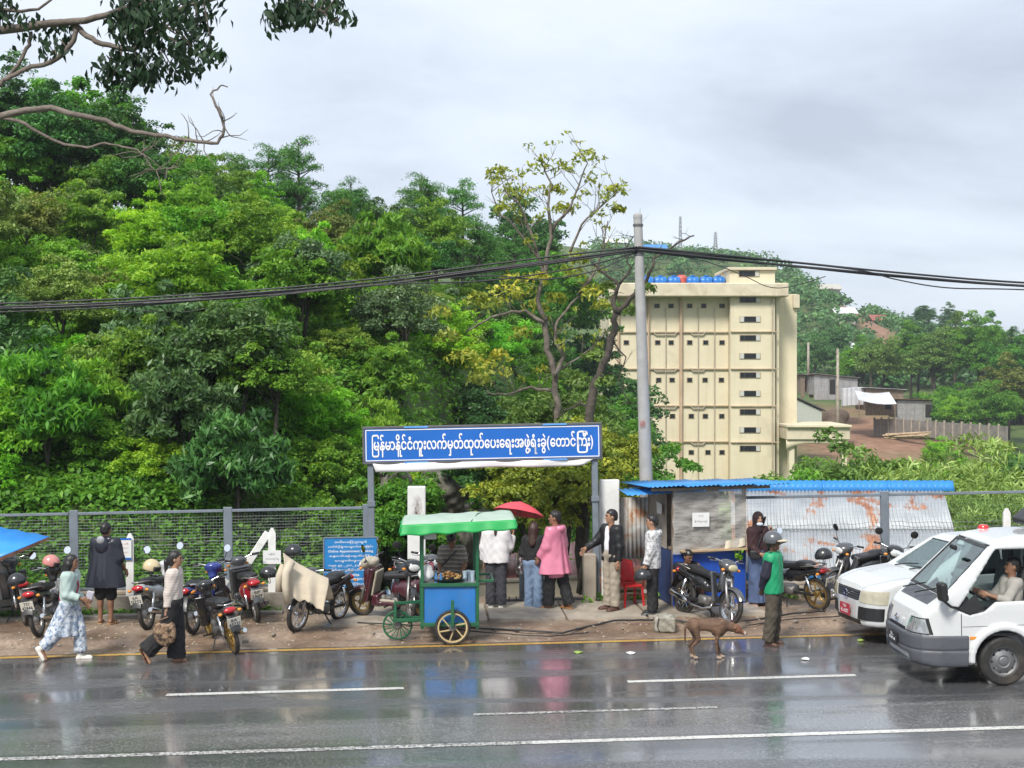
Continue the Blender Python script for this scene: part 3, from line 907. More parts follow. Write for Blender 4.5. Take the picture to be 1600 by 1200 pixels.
# singled-out trees and bushes of the hill
one = [
 ('tall', L_DRK, 28, 50, 1.25, (.9, 1, 1), 'dark leafy tree crowning the hill at the left edge of the photo', 'leafy_tree'),
 ('tall', L_MID, 118, 52, 1.45, (.75, .95, .8), 'tallest dense green tree on the hilltop under the overhanging limb', 'leafy_tree'),
 ('tall', L_DRK, 205, 51, 1.25, (1, 1, 1), 'very dark hilltop tree between the tallest tree and the dead branch tip', 'leafy_tree'),
 ('tall', L_MID, 285, 54, 1.05, (.8, .95, .9), 'rightmost of the dark hilltop trees, below the dead branch tip', 'leafy_tree'),
 ('round', L_BRI, 235, 43, 1.0, (1.3, 1.2, .8), 'lime green tree with layered crown standing out below the dark hilltop trees', 'round_tree'),
 ('tall', L_BRI, 400, 60, 0.95, (.85, 1, .8), 'round bright green tree at the start of the pine ridge', 'leafy_tree'),
 ('big', L_GRY, 250, 32.8, 1.15, (.9, 1.05, .9), 'large bush with long drooping pale leaves in the middle of the left hillside', 'bush'),
 ('big', L_GRY, 310, 31.3, 0.95, (1, 1.1, .9), 'smaller long-leaved bush just right of the large drooping one', 'bush'),
 ('round', L_GRY, 470, 37, 1.2, (.75, .85, .75), 'glossy grey-green tree in deep shade above the middle of the left fence', 'round_tree'),
 ('round', L_GRY, 625, 38, 1.15, (1.0, 1.0, 1.0), 'silvery small-leaved tree left of the yellowing tree', 'round_tree'),
 ('round', L_OLV, 520, 50, 1.15, (.9, .75, .8), 'brownish olive tree with reddish tips below the pines', 'round_tree'),
 ('round', L_OLV, 40, 41, 0.95, (1.1, .9, .9), 'yellowish bush with orange tips at the left edge high on the hill', 'round_tree'),
 ('tall', L_DRK, 760, 44, .95, (.9, .9, 1), 'dark tree behind the left limbs of the yellowing tree', 'leafy_tree'),
 ('round', L_MID, 640, 33, .85, (.9, 1, .8), 'green shrub tree growing over the left half of the big sign', 'round_tree'),
 ('round', L_DRK, 720, 34.5, .9, (.8, .9, .9), 'dark shrub tree behind the middle of the big sign', 'round_tree'),
 ('round', L_DRK, 800, 38, 1.0, (.9, 1, 1), 'dark glossy tree between the two gnarled trunks', 'round_tree'),
 ('tall', L_DRK, 885, 104, 1.35, (.75, .85, 1), 'round dark tree on the ridge seen through the bare yellow tree', 'leafy_tree'),
 ('big', L_BRI, -15, 28.6, .9, (1.0, 1.15, .9), 'fern-like bright bush behind the fence above the blue corner roof', 'bush'),
 ('shrub', L_BRI, 690, 46, 1.3, (1.1, 1.1, .8), 'light green bush just under the overhead cables left of the yellowing tree', 'shrub'),
]
for k, mm, px, Y, sc, tint, lab, nm in one:
 plant(k, mm, kx(px, Y), Y, sc * (.62 if k != 'tall' else .66), lab, 'shrub' if k in ('shrub', 'big') else 'tree', nm, tint=tint)
pines = [(660, 72, 1.10, 2, 'tall solitary pine with open crown standing above the ridge'), (440, 80, .78, 0, 'pine at the left end of the ridge beside the round bright tree'),
         (548, 84, .95, 0, 'pine whose tip rises just left of the tall solitary pine'), (715, 78, .95, 1, 'first pine to the right of the tall solitary pine'),
         (795, 86, .95, 0, 'pine just left of the bare top of the yellow tree'), (345, 74, .8, 1, 'pine behind the dark hilltop trees')]
for px, Y, sc, v, lab in pines:
 plant('pine', L_PIN, kx(px, Y), Y, sc * .72, lab, 'pine', 'pine_tree', var=v)
rr = random.Random(5)
for k in range(26):
 px = 370 + k * 21 + rr.uniform(-12, 12); Y = rr.uniform(64, 84)
 lab = 'dense pine in the dark ridge belt, ' + above(px)
 plant('pine', L_PIN, kx(px, Y), Y, rr.uniform(.62, .85), lab, 'pine', 'pine_tree', group='pines along the left ridge', tint=(rr.uniform(.8, 1.2), rr.uniform(.9, 1.1), .9))

# ------------------------------------------------------------------ rock face behind the gate
rk = Field((-3.4, 27.0, -3.4), (.2, 30.6, 3.2), 0.06)
rr = random.Random(9)
for k in range(60):
 c = (rr.uniform(-2.8, -.7), 29.2 + rr.uniform(-.35, .6), rr.uniform(-3.0, 1.7))
 rk.ell(c, (rr.uniform(.3, .8), rr.uniform(.25, .5), rr.uniform(.25, .7)), .12, rot=rotm(rr.uniform(-.4, .4), rr.uniform(-.4, .4), rr.uniform(0, 3)))
gX, gY, gZ = rk.grid()
rk.D = rk.D + .07 * np.sin(gX * 7 + 2 * np.sin(gZ * 5)) * np.sin(gZ * 9 + 2 * np.sin(gX * 6)) + .04 * np.sin(gX * 19 + gY * 13) * np.sin(gZ * 23 + gX * 7)
tag(rk.build('rock_outcrop', mat('mossy_rock', (0.15, 0.135, 0.115), .9, var=.5, scale=5, bmp=.8, dirt=(0.05, 0.075, 0.03), dirt_amt=.9, dirt_scale=2.2)), 'dark mossy rock face in the cutting behind the gate', 'rock')

# ------------------------------------------------------------------ yellowing tree behind the gate
def limb(mb, pts, Y, r0, r1, rr, jit=.12, dY=0.0, n=7):
 jw = .03 if Y > 12 else .006
 P = []
 for i, (px, py) in enumerate(pts):
  P.append(at(px, py, Y + dY * i / max(1, len(pts) - 1) + rr.uniform(-jit, jit)))
 out = []
 for i in range(len(P) - 1):
  for q in range(3):
   f = q / 3
   out.append(P[i].lerp(P[i + 1], f) + Vector((rr.uniform(-jw, jw), rr.uniform(-jw, jw), rr.uniform(-jw, jw))))
 out.append(P[-1])
 m_ = len(out)
 mb.tube(out, [r0 + (r1 - r0) * (i / (m_ - 1)) ** .8 for i in range(m_)], n)
 return out
def twigs(mb, path, rr, count, ln, r=.010, up=.5, n=4, spread=1.0, sub=True):
 tips = []
 for k in range(count):
  b_ = path[rr.randrange(len(path) // 4, len(path))]
  d = Vector((rr.uniform(-1, 1) * spread, rr.uniform(-.8, .8), rr.uniform(-.4, 1) * .7 + up)).normalized()
  l = ln * rr.uniform(.4, 1.2)
  m1 = b_ + d * l * .5 + Vector((rr.uniform(-.1, .1), rr.uniform(-.1, .1), rr.uniform(-.02, .1))) * l
  e_ = b_ + d * l + Vector((rr.uniform(-.12, .12), rr.uniform(-.12, .12), .05)) * l
  mb.tube([b_, m1, e_], [r, r * .65, r * .25], n)
  tips.append(e_)
  if sub:
   for q in range(2):
    d2 = (d + Vector((rr.uniform(-.8, .8), rr.uniform(-.8, .8), rr.uniform(-.3, .6)))).normalized()
    e2 = m1 + d2 * l * .45
    mb.tube([m1, e2], [r * .5, r * .2], 3)
    tips.append(e2)
 return tips
rr = random.Random(17)
YT = 28.0
ytree = thing('yellowing_tree', 'gnarled half-bare tree with sparse yellow leaves behind the gate sign', 'tree', tuple(at(868, 900, YT)))
base = Vector(ytree.location)
mb = MB(); paths = []
L1 = limb(mb, [(868, 960), (872, 860), (868, 760), (872, 650), (866, 590), (855, 545), (852, 500)], YT, .085, .06, rr)
paths.append(limb(mb, [(852, 500), (838, 470), (850, 420), (828, 365), (815, 320), (790, 300)], YT, .055, .015, rr))
paths.append(limb(mb, [(850, 430), (862, 370), (855, 320), (862, 290), (850, 262)], YT, .05, .014, rr))
paths.append(limb(mb, [(862, 365), (890, 320), (905, 290), (918, 255)], YT, .035, .012, rr))
paths.append(limb(mb, [(890, 400), (910, 350), (938, 325), (965, 300)], YT, .03, .01, rr))
paths.append(limb(mb, [(852, 420), (800, 350), (778, 330), (768, 300)], YT, .03, .01, rr))
paths.append(limb(mb, [(866, 590), (880, 555), (868, 530), (872, 500), (905, 460), (925, 430)], YT, .05, .015, rr))
paths.append(limb(mb, [(905, 462), (930, 420), (945, 380), (950, 345)], YT, .035, .01, rr))
paths.append(limb(mb, [(852, 505), (820, 487), (790, 488), (758, 500), (728, 518)], YT, .045, .015, rr))
paths.append(limb(mb, [(868, 610), (830, 605), (790, 618), (760, 612)], YT, .04, .012, rr))
paths.append(limb(mb, [(866, 585), (900, 560), (925, 545)], YT, .03, .01, rr))
tips = []
for i, p in enumerate(paths):
 tips += twigs(mb, p, rr, 9 if i < 6 else 7, .62, .009)
mb.v = [tuple(Vector(v) - base) for v in mb.v]
mb.build('trunk', M_BARK, ytree, True)
cl = [(790, 465, .30), (765, 482, .30), (745, 470, .2), (820, 462, .26), (835, 485, .25), (690, 492, .22), (725, 565, .28), (760, 580, .30), (748, 600, .22), (780, 560, .2), (775, 275, .2), (845, 268, .26), (805, 312, .3), (790, 330, .2), (915, 250, .22), (962, 302, .2), (925, 465, .24), (898, 430, .2), (940, 480, .18), (815, 525, .2), (880, 330, .18), (868, 300, .18), (700, 530, .2), (840, 440, .22), (905, 410, .16), (870, 470, .2), (800, 440, .2), (965, 330, .12)]
cent = np.array([tuple(at(a, b_, YT + rr.uniform(-.8, .5)) - base) for a, b_, _ in cl]); rad = np.array([c for *_, c in cl]) * 1.25
V1, F1, r1 = clump_leaves(cent, rad, 70, .14, .055, rng, hang=.3, up=.3)
tp = np.array([tuple(t_ - base) for t_ in tips]); tp = tp[rng.random(len(tp)) < .6]
V2, F2, r2 = clump_leaves(tp, np.full(len(tp), .11), 7, .12, .045, rng, hang=.3)
cr = put('crown', leaf_mesh('yellow_crown', np.vstack([V1, V2]), np.vstack([F1, F2 + len(V1)]), np.concatenate([r1, r2 * .8])), L_YEL, ytree); cr.color = (1, 1, 1, 1)

rr = random.Random(23)
dtree = thing('gnarled_tree', 'dark leaning nearly leafless tree just left of the concrete pole', 'tree', tuple(at(925, 900, 27.2)))
base = Vector(dtree.location); mb = MB(); paths = []
limb(mb, [(918, 960), (905, 860), (912, 760), (920, 660), (930, 600), (948, 555), (958, 520), (962, 490)], 27.2, .13, .06, rr)
paths.append(limb(mb, [(962, 490), (985, 465), (1003, 448), (1016, 425), (1022, 405), (1060, 378), (1085, 368)], 27.2, .06, .012, rr))
paths.append(limb(mb, [(962, 490), (958, 465), (968, 445), (950, 430), (935, 418), (920, 405)], 27.2, .055, .015, rr))
paths.append(limb(mb, [(955, 530), (980, 560), (965, 600), (985, 630)], 27.2, .02, .006, rr))
paths.append(limb(mb, [(968, 445), (985, 420), (975, 395), (990, 370)], 27.2, .03, .008, rr))
paths.append(limb(mb, [(925, 640), (905, 630), (885, 640), (870, 655)], 27.2, .03, .01, rr))
for p in paths: twigs(mb, p, rr, 10, .6, .008, up=.2)
mb.v = [tuple(Vector(v) - base) for v in mb.v]
mb.build('trunk', M_BARKD, dtree, True)
cl = [(1008, 455, .2), (988, 490, .2), (950, 450, .16), (930, 560, .25), (905, 600, .28), (945, 600, .2), (915, 640, .3), (890, 665, .3)]
cent = np.array([tuple(at(a, b_, 27.2 + rr.uniform(-.3, .6)) - base) for a, b_, _ in cl])
V1, F1, r1 = clump_leaves(cent, np.array([c for *_, c in cl]), 80, .13, .06, rng, hang=.3)
cr = put('crown', leaf_mesh('gnarled_crown', V1, F1, r1 * .8), L_OLV, dtree); cr.color = (1, 1, 1, 1)
# low yellow-green saplings under the sign
for px, py, Y, sc, mm, lab in ((905, 790, 26.9, .62, L_YEL, 'sapling with clusters of yellow leaves under the right half of the sign'), (830, 800, 27.6, .62, L_YEL, 'yellow-green sapling under the middle of the sign'),
                           (955, 735, 27.8, .45, L_YEL, 'yellowing bush right of the sign beside the concrete pole'), (880, 740, 29.5, .8, L_OLV, 'dull olive bush deep behind the sign opening'), (772, 745, 28.4, .5, L_DRK, 'small dark bush beside the rock face')):
 p = at(px, py, Y)
 pl = plant('round', mm, p.x, Y, sc, lab, 'tree', 'sapling', tint=(.85, .95, .9)); pl.location.z = p.z - 2.3 * sc
 for c in pl.children:
  if c.name.startswith('trunk'): c.scale = (1, 1, 1)
for px, Y, sc, lab in ((625, 28.2, .8, 'leafy dark shrub just right of the left sign post'), (745, 30.5, .85, 'green shrub behind the vendor cart roof'), (590, 27.6, .6, 'green shrub hugging the left sign post')):
 p = at(px, 850, Y)
 pl = plant('shrub', L_MID, p.x, Y, sc, lab, 'shrub', 'shrub', tint=(.75, .85, .8)); pl.location.z = p.z - .3
gb = Field((-1.5, 31.0, -2.4), (3.4, 35, 0.4), .1)
V, Fq, rnd = clump_leaves(np.stack([rng.uniform(-1.2, 3.0, 700), rng.uniform(30.5, 34, 700), rng.uniform(0, 1, 700)], 1) * [1, 1, 0] + np.array([0, 0, 1.0]) * rng.uniform(-1.6, .1, (700, 1)), np.full(700, .2), 12, .2, .05, rng)
tag(put('grass_bank', leaf_mesh('grass_bank', V, Fq, rnd), L_BRI), 'bright grass bank seen through the gate behind the red roof', 'grass', kind='stuff')

# ------------------------------------------------------------------ overhanging tree beside the camera
rr = random.Random(31)
YB = 8.0
tb = Vector((-4.9, YB + .4, gz(-4.9)))
otree = thing('overhanging_tree', 'pale-barked tree limb with dark hanging leaves reaching in from the top left', 'tree', tuple(tb))
mb = MB(); paths = []
mb.tube([(-4.9, YB + .4, -.3), (-4.8, YB + .4, 2.0), (-4.7, YB + .3, 4.2), (-4.85, YB + .2, 6.4), (-4.7, YB + .3, 8.6)], [.26, .22, .19, .15, .10], 12)
A = limb(mb, [(-560, 60), (-300, 70), (-100, 50), (0, 46), (60, 39), (118, 34), (165, 24), (240, 0), (300, -30)], YB, .036, .013, rr, .02)
paths.append(A)
B = limb(mb, [(112, 36), (130, 50), (150, 66), (180, 74), (207, 79), (235, 60), (262, 30), (292, 8), (330, 0), (380, -20), (440, -40)], YB, .019, .008, rr, .02); paths.append(B)
Cc = limb(mb, [(118, 42), (115, 62), (100, 85), (70, 100), (40, 108), (18, 118), (0, 130), (-40, 150)], YB, .016, .012, rr, .02); paths.append(Cc)
paths.append(limb(mb, [(48, 50), (45, 70), (35, 90), (25, 108), (0, 130)], YB, .012, .01, rr, .02))
D = limb(mb, [(-560, 260), (-250, 220), (0, 181), (40, 171), (80, 169), (125, 180), (165, 188), (205, 207), (260, 213), (310, 222), (340, 223), (350, 206), (347, 184)], YB - .3, .024, .007, rr, .015); paths.append(D)
paths.append(limb(mb, [(347, 186), (338, 165), (330, 148), (343, 134), (356, 136)], YB - .3, .010, .003, rr, .01))
Eb = limb(mb, [(0, 182), (40, 193), (75, 215), (100, 226), (135, 231), (162, 223), (195, 230), (215, 233), (228, 248), (240, 266), (256, 270), (272, 258)], YB - .3, .011, .003, rr, .015); paths.append(Eb)
paths.append(limb(mb, [(-80, 10), (20, 17), (60, 14), (95, -10)], YB, .014, .006, rr, .01))
paths.append(limb(mb, [(380, -20), (430, -14), (470, 0), (500, 15), (520, 35)], YB, .012, .004, rr, .01))
for p in (D, Eb):
 for k in range(16):
  b_ = p[rr.randrange(len(p) * 2 // 3, len(p))]
  q = [b_]
  d = Vector((rr.uniform(-1, 1), rr.uniform(-.3, .3), rr.uniform(-.9, 1.1))).normalized()
  for s_ in range(4):
   d = (d + Vector((rr.uniform(-.5, .5), rr.uniform(-.3, .3), rr.uniform(-.5, .6)))).normalized()
   q.append(q[-1] + d * rr.uniform(.02, .06))
  mb.tube(q, [.0035, .003, .0025, .002, .001], 4)
cl = []
for k in range(66):
 a = rr.random() ** .6
 cl.append((150 + rr.gauss(95, 48), rr.uniform(5, 150), YB))
cl = [(x, y, Y_) for x, y, Y_ in cl if 140 < x < 342 and (y > 20 or x < 300) and (y < 150 - abs(x - 215) * .35) and not (x < 185 and y < 60)]
cl += [(rr.uniform(435, 552), rr.uniform(-25, 48), YB) for _ in range(17)] + [(rr.uniform(-20, 22), rr.uniform(-30, 50), YB) for _ in range(7)]
cl += [(rr.uniform(80, 350), rr.uniform(-90, -15), YB) for _ in range(26)] + [(rr.uniform(20, 110), rr.uniform(50, 90), YB) for _ in range(4)] + [(rr.uniform(330, 420), rr.uniform(-60, -8), YB) for _ in range(8)]
for x, y, _ in cl:
 e_ = at(x, y - 6, YB); s_ = min((q for p in paths for q in p), key=lambda q: (q - e_).length + max(0, e_.z - q.z) * .3)
 if (s_ - e_).length < .9:
  mb.tube([s_, s_.lerp(e_, .55) + Vector((0, 0, .03)), e_], [.006, .004, .002], 4)
mb.v = [tuple(Vector(v) - tb) for v in mb.v]
mb.build('trunk', M_BARKP, otree, True)
cent = np.array([tuple(at(x, y, YB + rr.uniform(-.35, .35)) - tb) for x, y, _ in cl])
V1, F1, r1 = clump_leaves(cent, rng.uniform(.07, .15, len(cent)), 30, .060, .027, rng, hang=.55, up=.2, flat=1.0)
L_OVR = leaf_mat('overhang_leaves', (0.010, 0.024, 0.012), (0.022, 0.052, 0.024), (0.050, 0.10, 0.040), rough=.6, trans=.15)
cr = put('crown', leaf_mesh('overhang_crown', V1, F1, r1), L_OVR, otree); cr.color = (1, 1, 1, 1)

# ================================================================== right-hand valley
vp = [
 ('bamboo', L_BAM, 1500, 33, 1.42, (1, 1, 1), 'feathery pale bamboo clump right of the rusty shed', 'bamboo_clump', 'bamboo'),
 ('bamboo', L_BAM, 1560, 35, 1.3, (.9, .9, .9), 'smaller bamboo clump near the right edge above the van', 'bamboo_clump', 'bamboo'),
 ('bamboo', L_OLV, 1440, 37, 1.35, (.8, .9, .8), 'olive feathery bush just behind the right end of the shed roof', 'bush', 'shrub'),
 ('shrub', L_MID, 1165, 46, 1.35, (1, 1, 1), 'leafy shrub below the left windows of the yellow building', 'shrub', 'shrub'),
 ('round', L_MID, 1260, 44, 1.25, (.9, 1, .9), 'spreading green bush in front of the building porch', 'bush', 'shrub'),
 ('round', L_BRI, 1215, 40, .95, (1, 1, .9), 'bright green bush behind the shed left of the banana leaves', 'bush', 'shrub'),
 ('round', L_OLV, 1330, 47, 1.45, (.75, .9, .8), 'dark olive bush behind the middle of the shed roof', 'bush', 'shrub'),
 ('shrub', L_OLV, 1400, 50, 1.7, (.8, .9, .8), 'low olive shrub between the dirt yard and the shed roof', 'shrub', 'shrub'),
 ('big', L_GRY, 1045, 33, 1.25, (.95, 1, .9), 'grey-green plant with arching blades behind the foot of the pole', 'bush', 'shrub'),
 ('shrub', L_OLV, 1000, 34, 1.6, (.7, .75, .8), 'dull brownish shrub between sign and pole', 'shrub', 'shrub'),
 ('round', L_DRK, 1590, 40, 1.3, (1, 1, 1), 'dark bush at the right edge behind the van roof', 'bush', 'shrub'),
 ('round', L_MID, 1105, 60, .85, (.8, .9, .8), 'green bush at the foot of the yellow building', 'bush', 'shrub'),
 ('round', L_MID, 985, 60, 1.6, (.75, .85, .8), 'green bush left of the building foot behind the pole', 'bush', 'shrub'),
]
for k, mm, px, Y, sc, tint, lab, nm, cat in vp:
 plant(k, mm, kx(px, Y), Y, sc * 1.0, lab, cat, nm, tint=tint, sz=.95)
for px, py, Y, h_ in ((1530, 770, 30, .8), (1480, 790, 29, .6), (1580, 800, 29.4, .7)):
 pl = plant('bamboo', L_BAM, kx(px, Y), Y, h_, 'weedy bamboo shoot behind the right fence panels', 'bamboo', 'bamboo_clump', group='bamboo shoots behind the right fence', tint=(.75, .85, .75), zoff=.6)
mid = [
 ('tall', L_OLV, 1375, 198, 1.75, (.75, .85, .7), 'rounded olive tree at the left end of the tree line above the shacks'),
 ('tall', L_MID, 1425, 206, 1.7, (.8, .85, .7), 'green tree in the tree line directly above the white-roofed shack'),
 ('tall', L_OLV, 1470, 196, 1.9, (.65, .8, .65), 'broad dark-olive tree in the middle of the right tree line'),
 ('tall', L_MID, 1530, 192, 2.0, (.8, .85, .75), 'large green tree in the right tree line above the panel wall'),
 ('tall', L_MID, 1600, 186, 2.0, (.6, .8, .7), 'large tree cut by the right edge of the photo above the van'),
 ('tall', L_OLV, 1575, 165, 1.55, (.85, .7, .65), 'brownish half-dry tree near the right edge'),
 ('round', L_BRI, 1500, 168, 1.4, (1, 1, .9), 'bright bush at the end of the panel wall'),
 ('round', L_MID, 1545, 160, 1.7, (.8, .85, .8), 'bright leafy tree beside the brownish dry tree'),
 ('round', L_MID, 1465, 172, 1.0, (.9, 1, .9), 'green bush just behind the corner of the panel wall'),
 ('tall', L_DRK, 1345, 225, 1.3, (1.1, 1.1, 1), 'dark tree behind the first shack'),
 ('round', L_BRI, 1345, 212, 1.9, (.9, .95, .8), 'light bush right of the first shack roof'),
 ('tall', L_DRK, 905, 96, 1.9, (.9, 1, .9), 'dark tree on the flank just left of the gnarled leaning tree'), ('tall', L_MID, 855, 92, 1.7, (.7, .85, .7), 'green ridge tree behind the upper trunk of the yellowing tree'), ('tall', L_DRK, 822, 98, 1.6, (.9, 1, .9), 'dark ridge tree left of the yellowing tree top'), ('tall', L_DRK, 940, 90, 1.75, (.85, .95, .85), 'dark tree touching the left edge of the yellow building'), ('tall', L_MID, 962, 84, 1.3, (.7, .85, .7), 'lower green tree at the left foot of the building'),
 ('tall', L_DRK, 1445, 300, 1.15, (1, 1.05, 1.1), 'dark umbrella-crowned tree on the skyline left of the pair'),
 ('tall', L_DRK, 1487, 310, 1.4, (1, 1.05, 1.1), 'tallest umbrella-crowned tree on the right skyline'),
 ('tall', L_DRK, 1535, 320, 1.25, (1, 1.05, 1.1), 'rightmost umbrella-crowned tree on the skyline'),
 ('round', L_DRK, 1275, 225, 1.8, (1.1, 1.1, 1), 'dark bush on the slope right of the yellow building'),
 ('round', L_DRK, 1300, 240, 2.0, (1, 1.1, 1), 'dark tree clump below the hill track'),
 ('round', L_MID, 1290, 52, 1.0, (.85, 1, .85), 'leafy bush hiding the porch pillars'),
 ('shrub', L_BRI, 1470, 150, 1.4, (1.1, 1.15, .8), 'bright grass tussock in front of the panel wall'),
 ('shrub', L_BRI, 1420, 140, 1.0, (1.1, 1.15, .8), 'bright green weeds beside the log pile'),
]
for k, mm, px, Y, sc, tint, lab in mid:
 plant(k, mm, kx(px, Y), Y, sc, lab, 'shrub' if k == 'shrub' else 'tree', {'tall': 'leafy_tree', 'round': 'round_tree', 'shrub': 'shrub'}[k], tint=tint, zoff=-.2)
rr = random.Random(41)
for k in range(12):
 px = 1350 + k * 23 + rr.uniform(-8, 8); Y = rr.uniform(205, 235)
 plant('tall', rr.choice([L_MID, L_OLV, L_DRK]), kx(px, Y), Y, rr.uniform(1.5, 1.95) * (.72 if k < 4 else 1), 'full-crowned tree in the belt ' + ('behind the white-roofed shack' if px < 1400 else 'behind the low grey shack' if px < 1460 else 'behind the panel wall' if px < 1530 else 'near the right edge'), 'tree', 'leafy_tree', group='tree belt behind the shacks', tint=(.75, .85, .7), zoff=-.2)
for k in range(9):
 px = 1462 + k * 17 + rr.uniform(-5, 5); Y = rr.uniform(176, 192)
 plant('shrub', rr.choice([L_MID, L_BRI]), kx(px, Y), Y, rr.uniform(2.0, 2.8), 'leafy thicket shrub under the right tree line', 'shrub', 'shrub', group='thicket under the right tree line', tint=(.75, .85, .75), zoff=.3)
# far wood on the distant hill: one mass
n = 2600
Yf = rng.uniform(225, 425, n); Xf = (rng.uniform(930, 1640, n) - 800) / LENS_PX * Yf
dens = 0.55 + 0.5 * vnoise(Xf, Yf, 14, 7)
ok = (rng.random(n) < dens) & (earth(Xf, Yf) < .15)
Xf, Yf = Xf[ok], Yf[ok]
cent = np.stack([Xf, Yf, height(Xf, Yf) + 1.4], 1)
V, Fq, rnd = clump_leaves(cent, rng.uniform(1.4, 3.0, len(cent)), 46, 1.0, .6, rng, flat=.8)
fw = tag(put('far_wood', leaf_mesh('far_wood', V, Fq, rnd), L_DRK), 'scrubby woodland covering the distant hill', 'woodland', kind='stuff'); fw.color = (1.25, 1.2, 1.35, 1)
n = 2200
Yf = rng.uniform(48, 165, n); Xf = (rng.uniform(960, 1700, n) - 800) / LENS_PX * Yf
ok = (earth(Xf, Yf) < .1) & ~((np.abs(Xf - 17) < 11) & (Yf > 112)); Xf, Yf = Xf[ok], Yf[ok]
cent = np.stack([Xf, Yf, height(Xf, Yf) + .25], 1)
V, Fq, rnd = clump_leaves(cent, rng.uniform(.4, 1.0, len(cent)), 22, .42, .16, rng)
o = tag(put('weeds', leaf_mesh('weeds', V, Fq, rnd), L_BRI), 'weeds and grass covering the valley floor behind the shed', 'weeds', kind='stuff'); o.color = (.9, .95, .8, 1)
# banana plants
def banana(px, Y, H, nl, seed, label):
 rr = random.Random(seed)
 X = kx(px, Y); z0 = float(height(X, Y))
 r = thing('banana_plant', label, 'banana plant', (X, Y, z0))
 MB().tube([(0, 0, -.2), (.03, 0, H * .35), (0, .02, H * .62)], [.14, .11, .07], 9).build('stem', M_BAN, r, True)
 for k in range(nl):
  a = 6.28 * k / nl + rr.uniform(-.4, .4); ln = H * rr.uniform(.22, .32); el = rr.uniform(.7, 1.45)
  d = Vector((math.cos(a), math.sin(a), 0)); side = Vector((-d.y, d.x, 0))
  p = Vector((0, 0, H * .58)); cen = []
  for q in range(11):
   cen.append(p.copy()); p = p + (d * math.cos(el) + Vector((0, 0, 1)) * math.sin(el)) * ln / 10; el -= .14 + .05 * rr.random()
  mb = MB(); vs = []; fs = []
  for q, c in enumerate(cen):
   w = .15 * math.sin(math.pi * min(1, max(0.0, (q - .6) / 9.6))) ** .6 + .012
   for sgn in (-1, 0, 1):
    vs.append(c + side * sgn * w * rr.uniform(.86, 1.05) + Vector((0, 0, .10 * w * abs(sgn) - (.12 * w if q % 2 else 0) * abs(sgn))))
  for q in range(10):
   for s_ in range(2):
    fs.append((q * 3 + s_, q * 3 + s_ + 1, q * 3 + s_ + 4, q * 3 + s_ + 3))
  me = mb.add(vs, fs).mesh('banana_leaf', True)
  at2 = me.attributes.new('rnd', 'FLOAT', 'FACE'); at2.data.foreach_set('value', np.full(len(me.polygons), rr.uniform(.3, .95), dtype=np.float32))
  o = put('leaf', me, L_BAN, r); o.color = (1, 1, 1, 1)
 return r
M_BAN = mat('banana_stem', (0.16, 0.20, 0.07), .6, var=.3, scale=5)
banana(1185, 38, 5.6, 8, 1, 'banana plant below the stair windows of the yellow building')
banana(1245, 39, 5.5, 8, 2, 'banana plant behind the shed between two green bushes')
banana(1372, 37, 5.2, 7, 3, 'banana plant behind the right half of the shed roof')
# ================================================================== yellow building
BY = 123.0
m, t, b = _nodes('cream_render')
sk_ = ramp(t, noise(t, .55, 6, .7, stretch=(4, 4, .14)), [(.52, 0.0), (.72, .34)])
c = ramp(t, noise(t, .5, 5), [(.3, (.63, .56, .40)), (.7, (.71, .64, .47))])
c = mixc(t, sk_, c, (.46, .38, .25))
c = mixc(t, ramp(t, noise(t, .22, 7, .7, dist=.5), [(.56, 0.0), (.74, .5)]), c, (.40, .35, .26))
t.links.new(c, b.inputs['Base Color']); b.inputs['Roughness'].default_value = .85
M_CREAM = m
M_CREAM2 = mat('cream_trim', (0.62, 0.55, 0.41), .85, var=.12, scale=.6, dirt=(0.30, 0.24, 0.16), dirt_amt=.7, dirt_scale=.5)
M_BROWN = mat('brown_column', (0.46, 0.33, 0.22), .85, var=.15, scale=1)
M_LEDG = mat('ledge_stain', (0.47, 0.36, 0.24), .85, var=.2, scale=1)
M_PIPE = mat('pvc_pipe', (0.42, 0.37, 0.28), .6, var=.15, scale=2)
M_WDARK = mat('dark_pane', (0.014, 0.016, 0.019), .25, var=.3, scale=1, spec=.25)
M_WPALE = mat('pale_pane', (0.52, 0.52, 0.48), .4, var=.1, scale=2)
M_TANK = mat('blue_tank_plastic', (0.02, 0.17, 0.55), .4, var=.1)
bl = thing('yellow_building', 'tall cream yellow multi-storey building with small square windows and stair tower', 'building', tuple(at(1090, 700, BY)))
b0 = Vector(bl.location)
def bp(px, py, dy=0.0):
 p = at(px, py, BY); p.y += dy
 return p - b0
def bbox(name, m, px0, px1, py0, py1, y0, y1, parent=None, bev=.02):
 a = bp(px0, py1); c = bp(px1, py0)
 return MB().box(((a.x + c.x) / 2, (y0 + y1) / 2, (a.z + c.z) / 2), (c.x - a.x, y1 - y0, c.z - a.z), None, bev).build(name, m, parent or bl)
bbox('wall', M_CREAM, 952, 1138, 462, 790, 0, 14)
bbox('stair_tower', M_CREAM, 1138.2, 1207, 462, 790, -1.1, 13.9)
bbox('side_wall', M_CREAM, 1207.1, 1216, 466, 790, -.35, 13.8)
bbox('rear_block', M_CREAM, 1216.1, 1251, 458, 790, 1.6, 12)
bbox('rear_block_cap', M_CREAM2, 1244, 1254, 459, 480, 1.2, 9)
par = bbox('parapet', M_CREAM2, 949, 1226, 444, 465, -1.9, 14.2, bev=.08)
ph = bbox('penthouse', M_CREAM, 1138, 1209, 423, 443.9, -.6, 7)
bbox('penthouse_roof', M_CREAM2, 1135, 1211, 418.5, 422.9, -.9, 7.3)
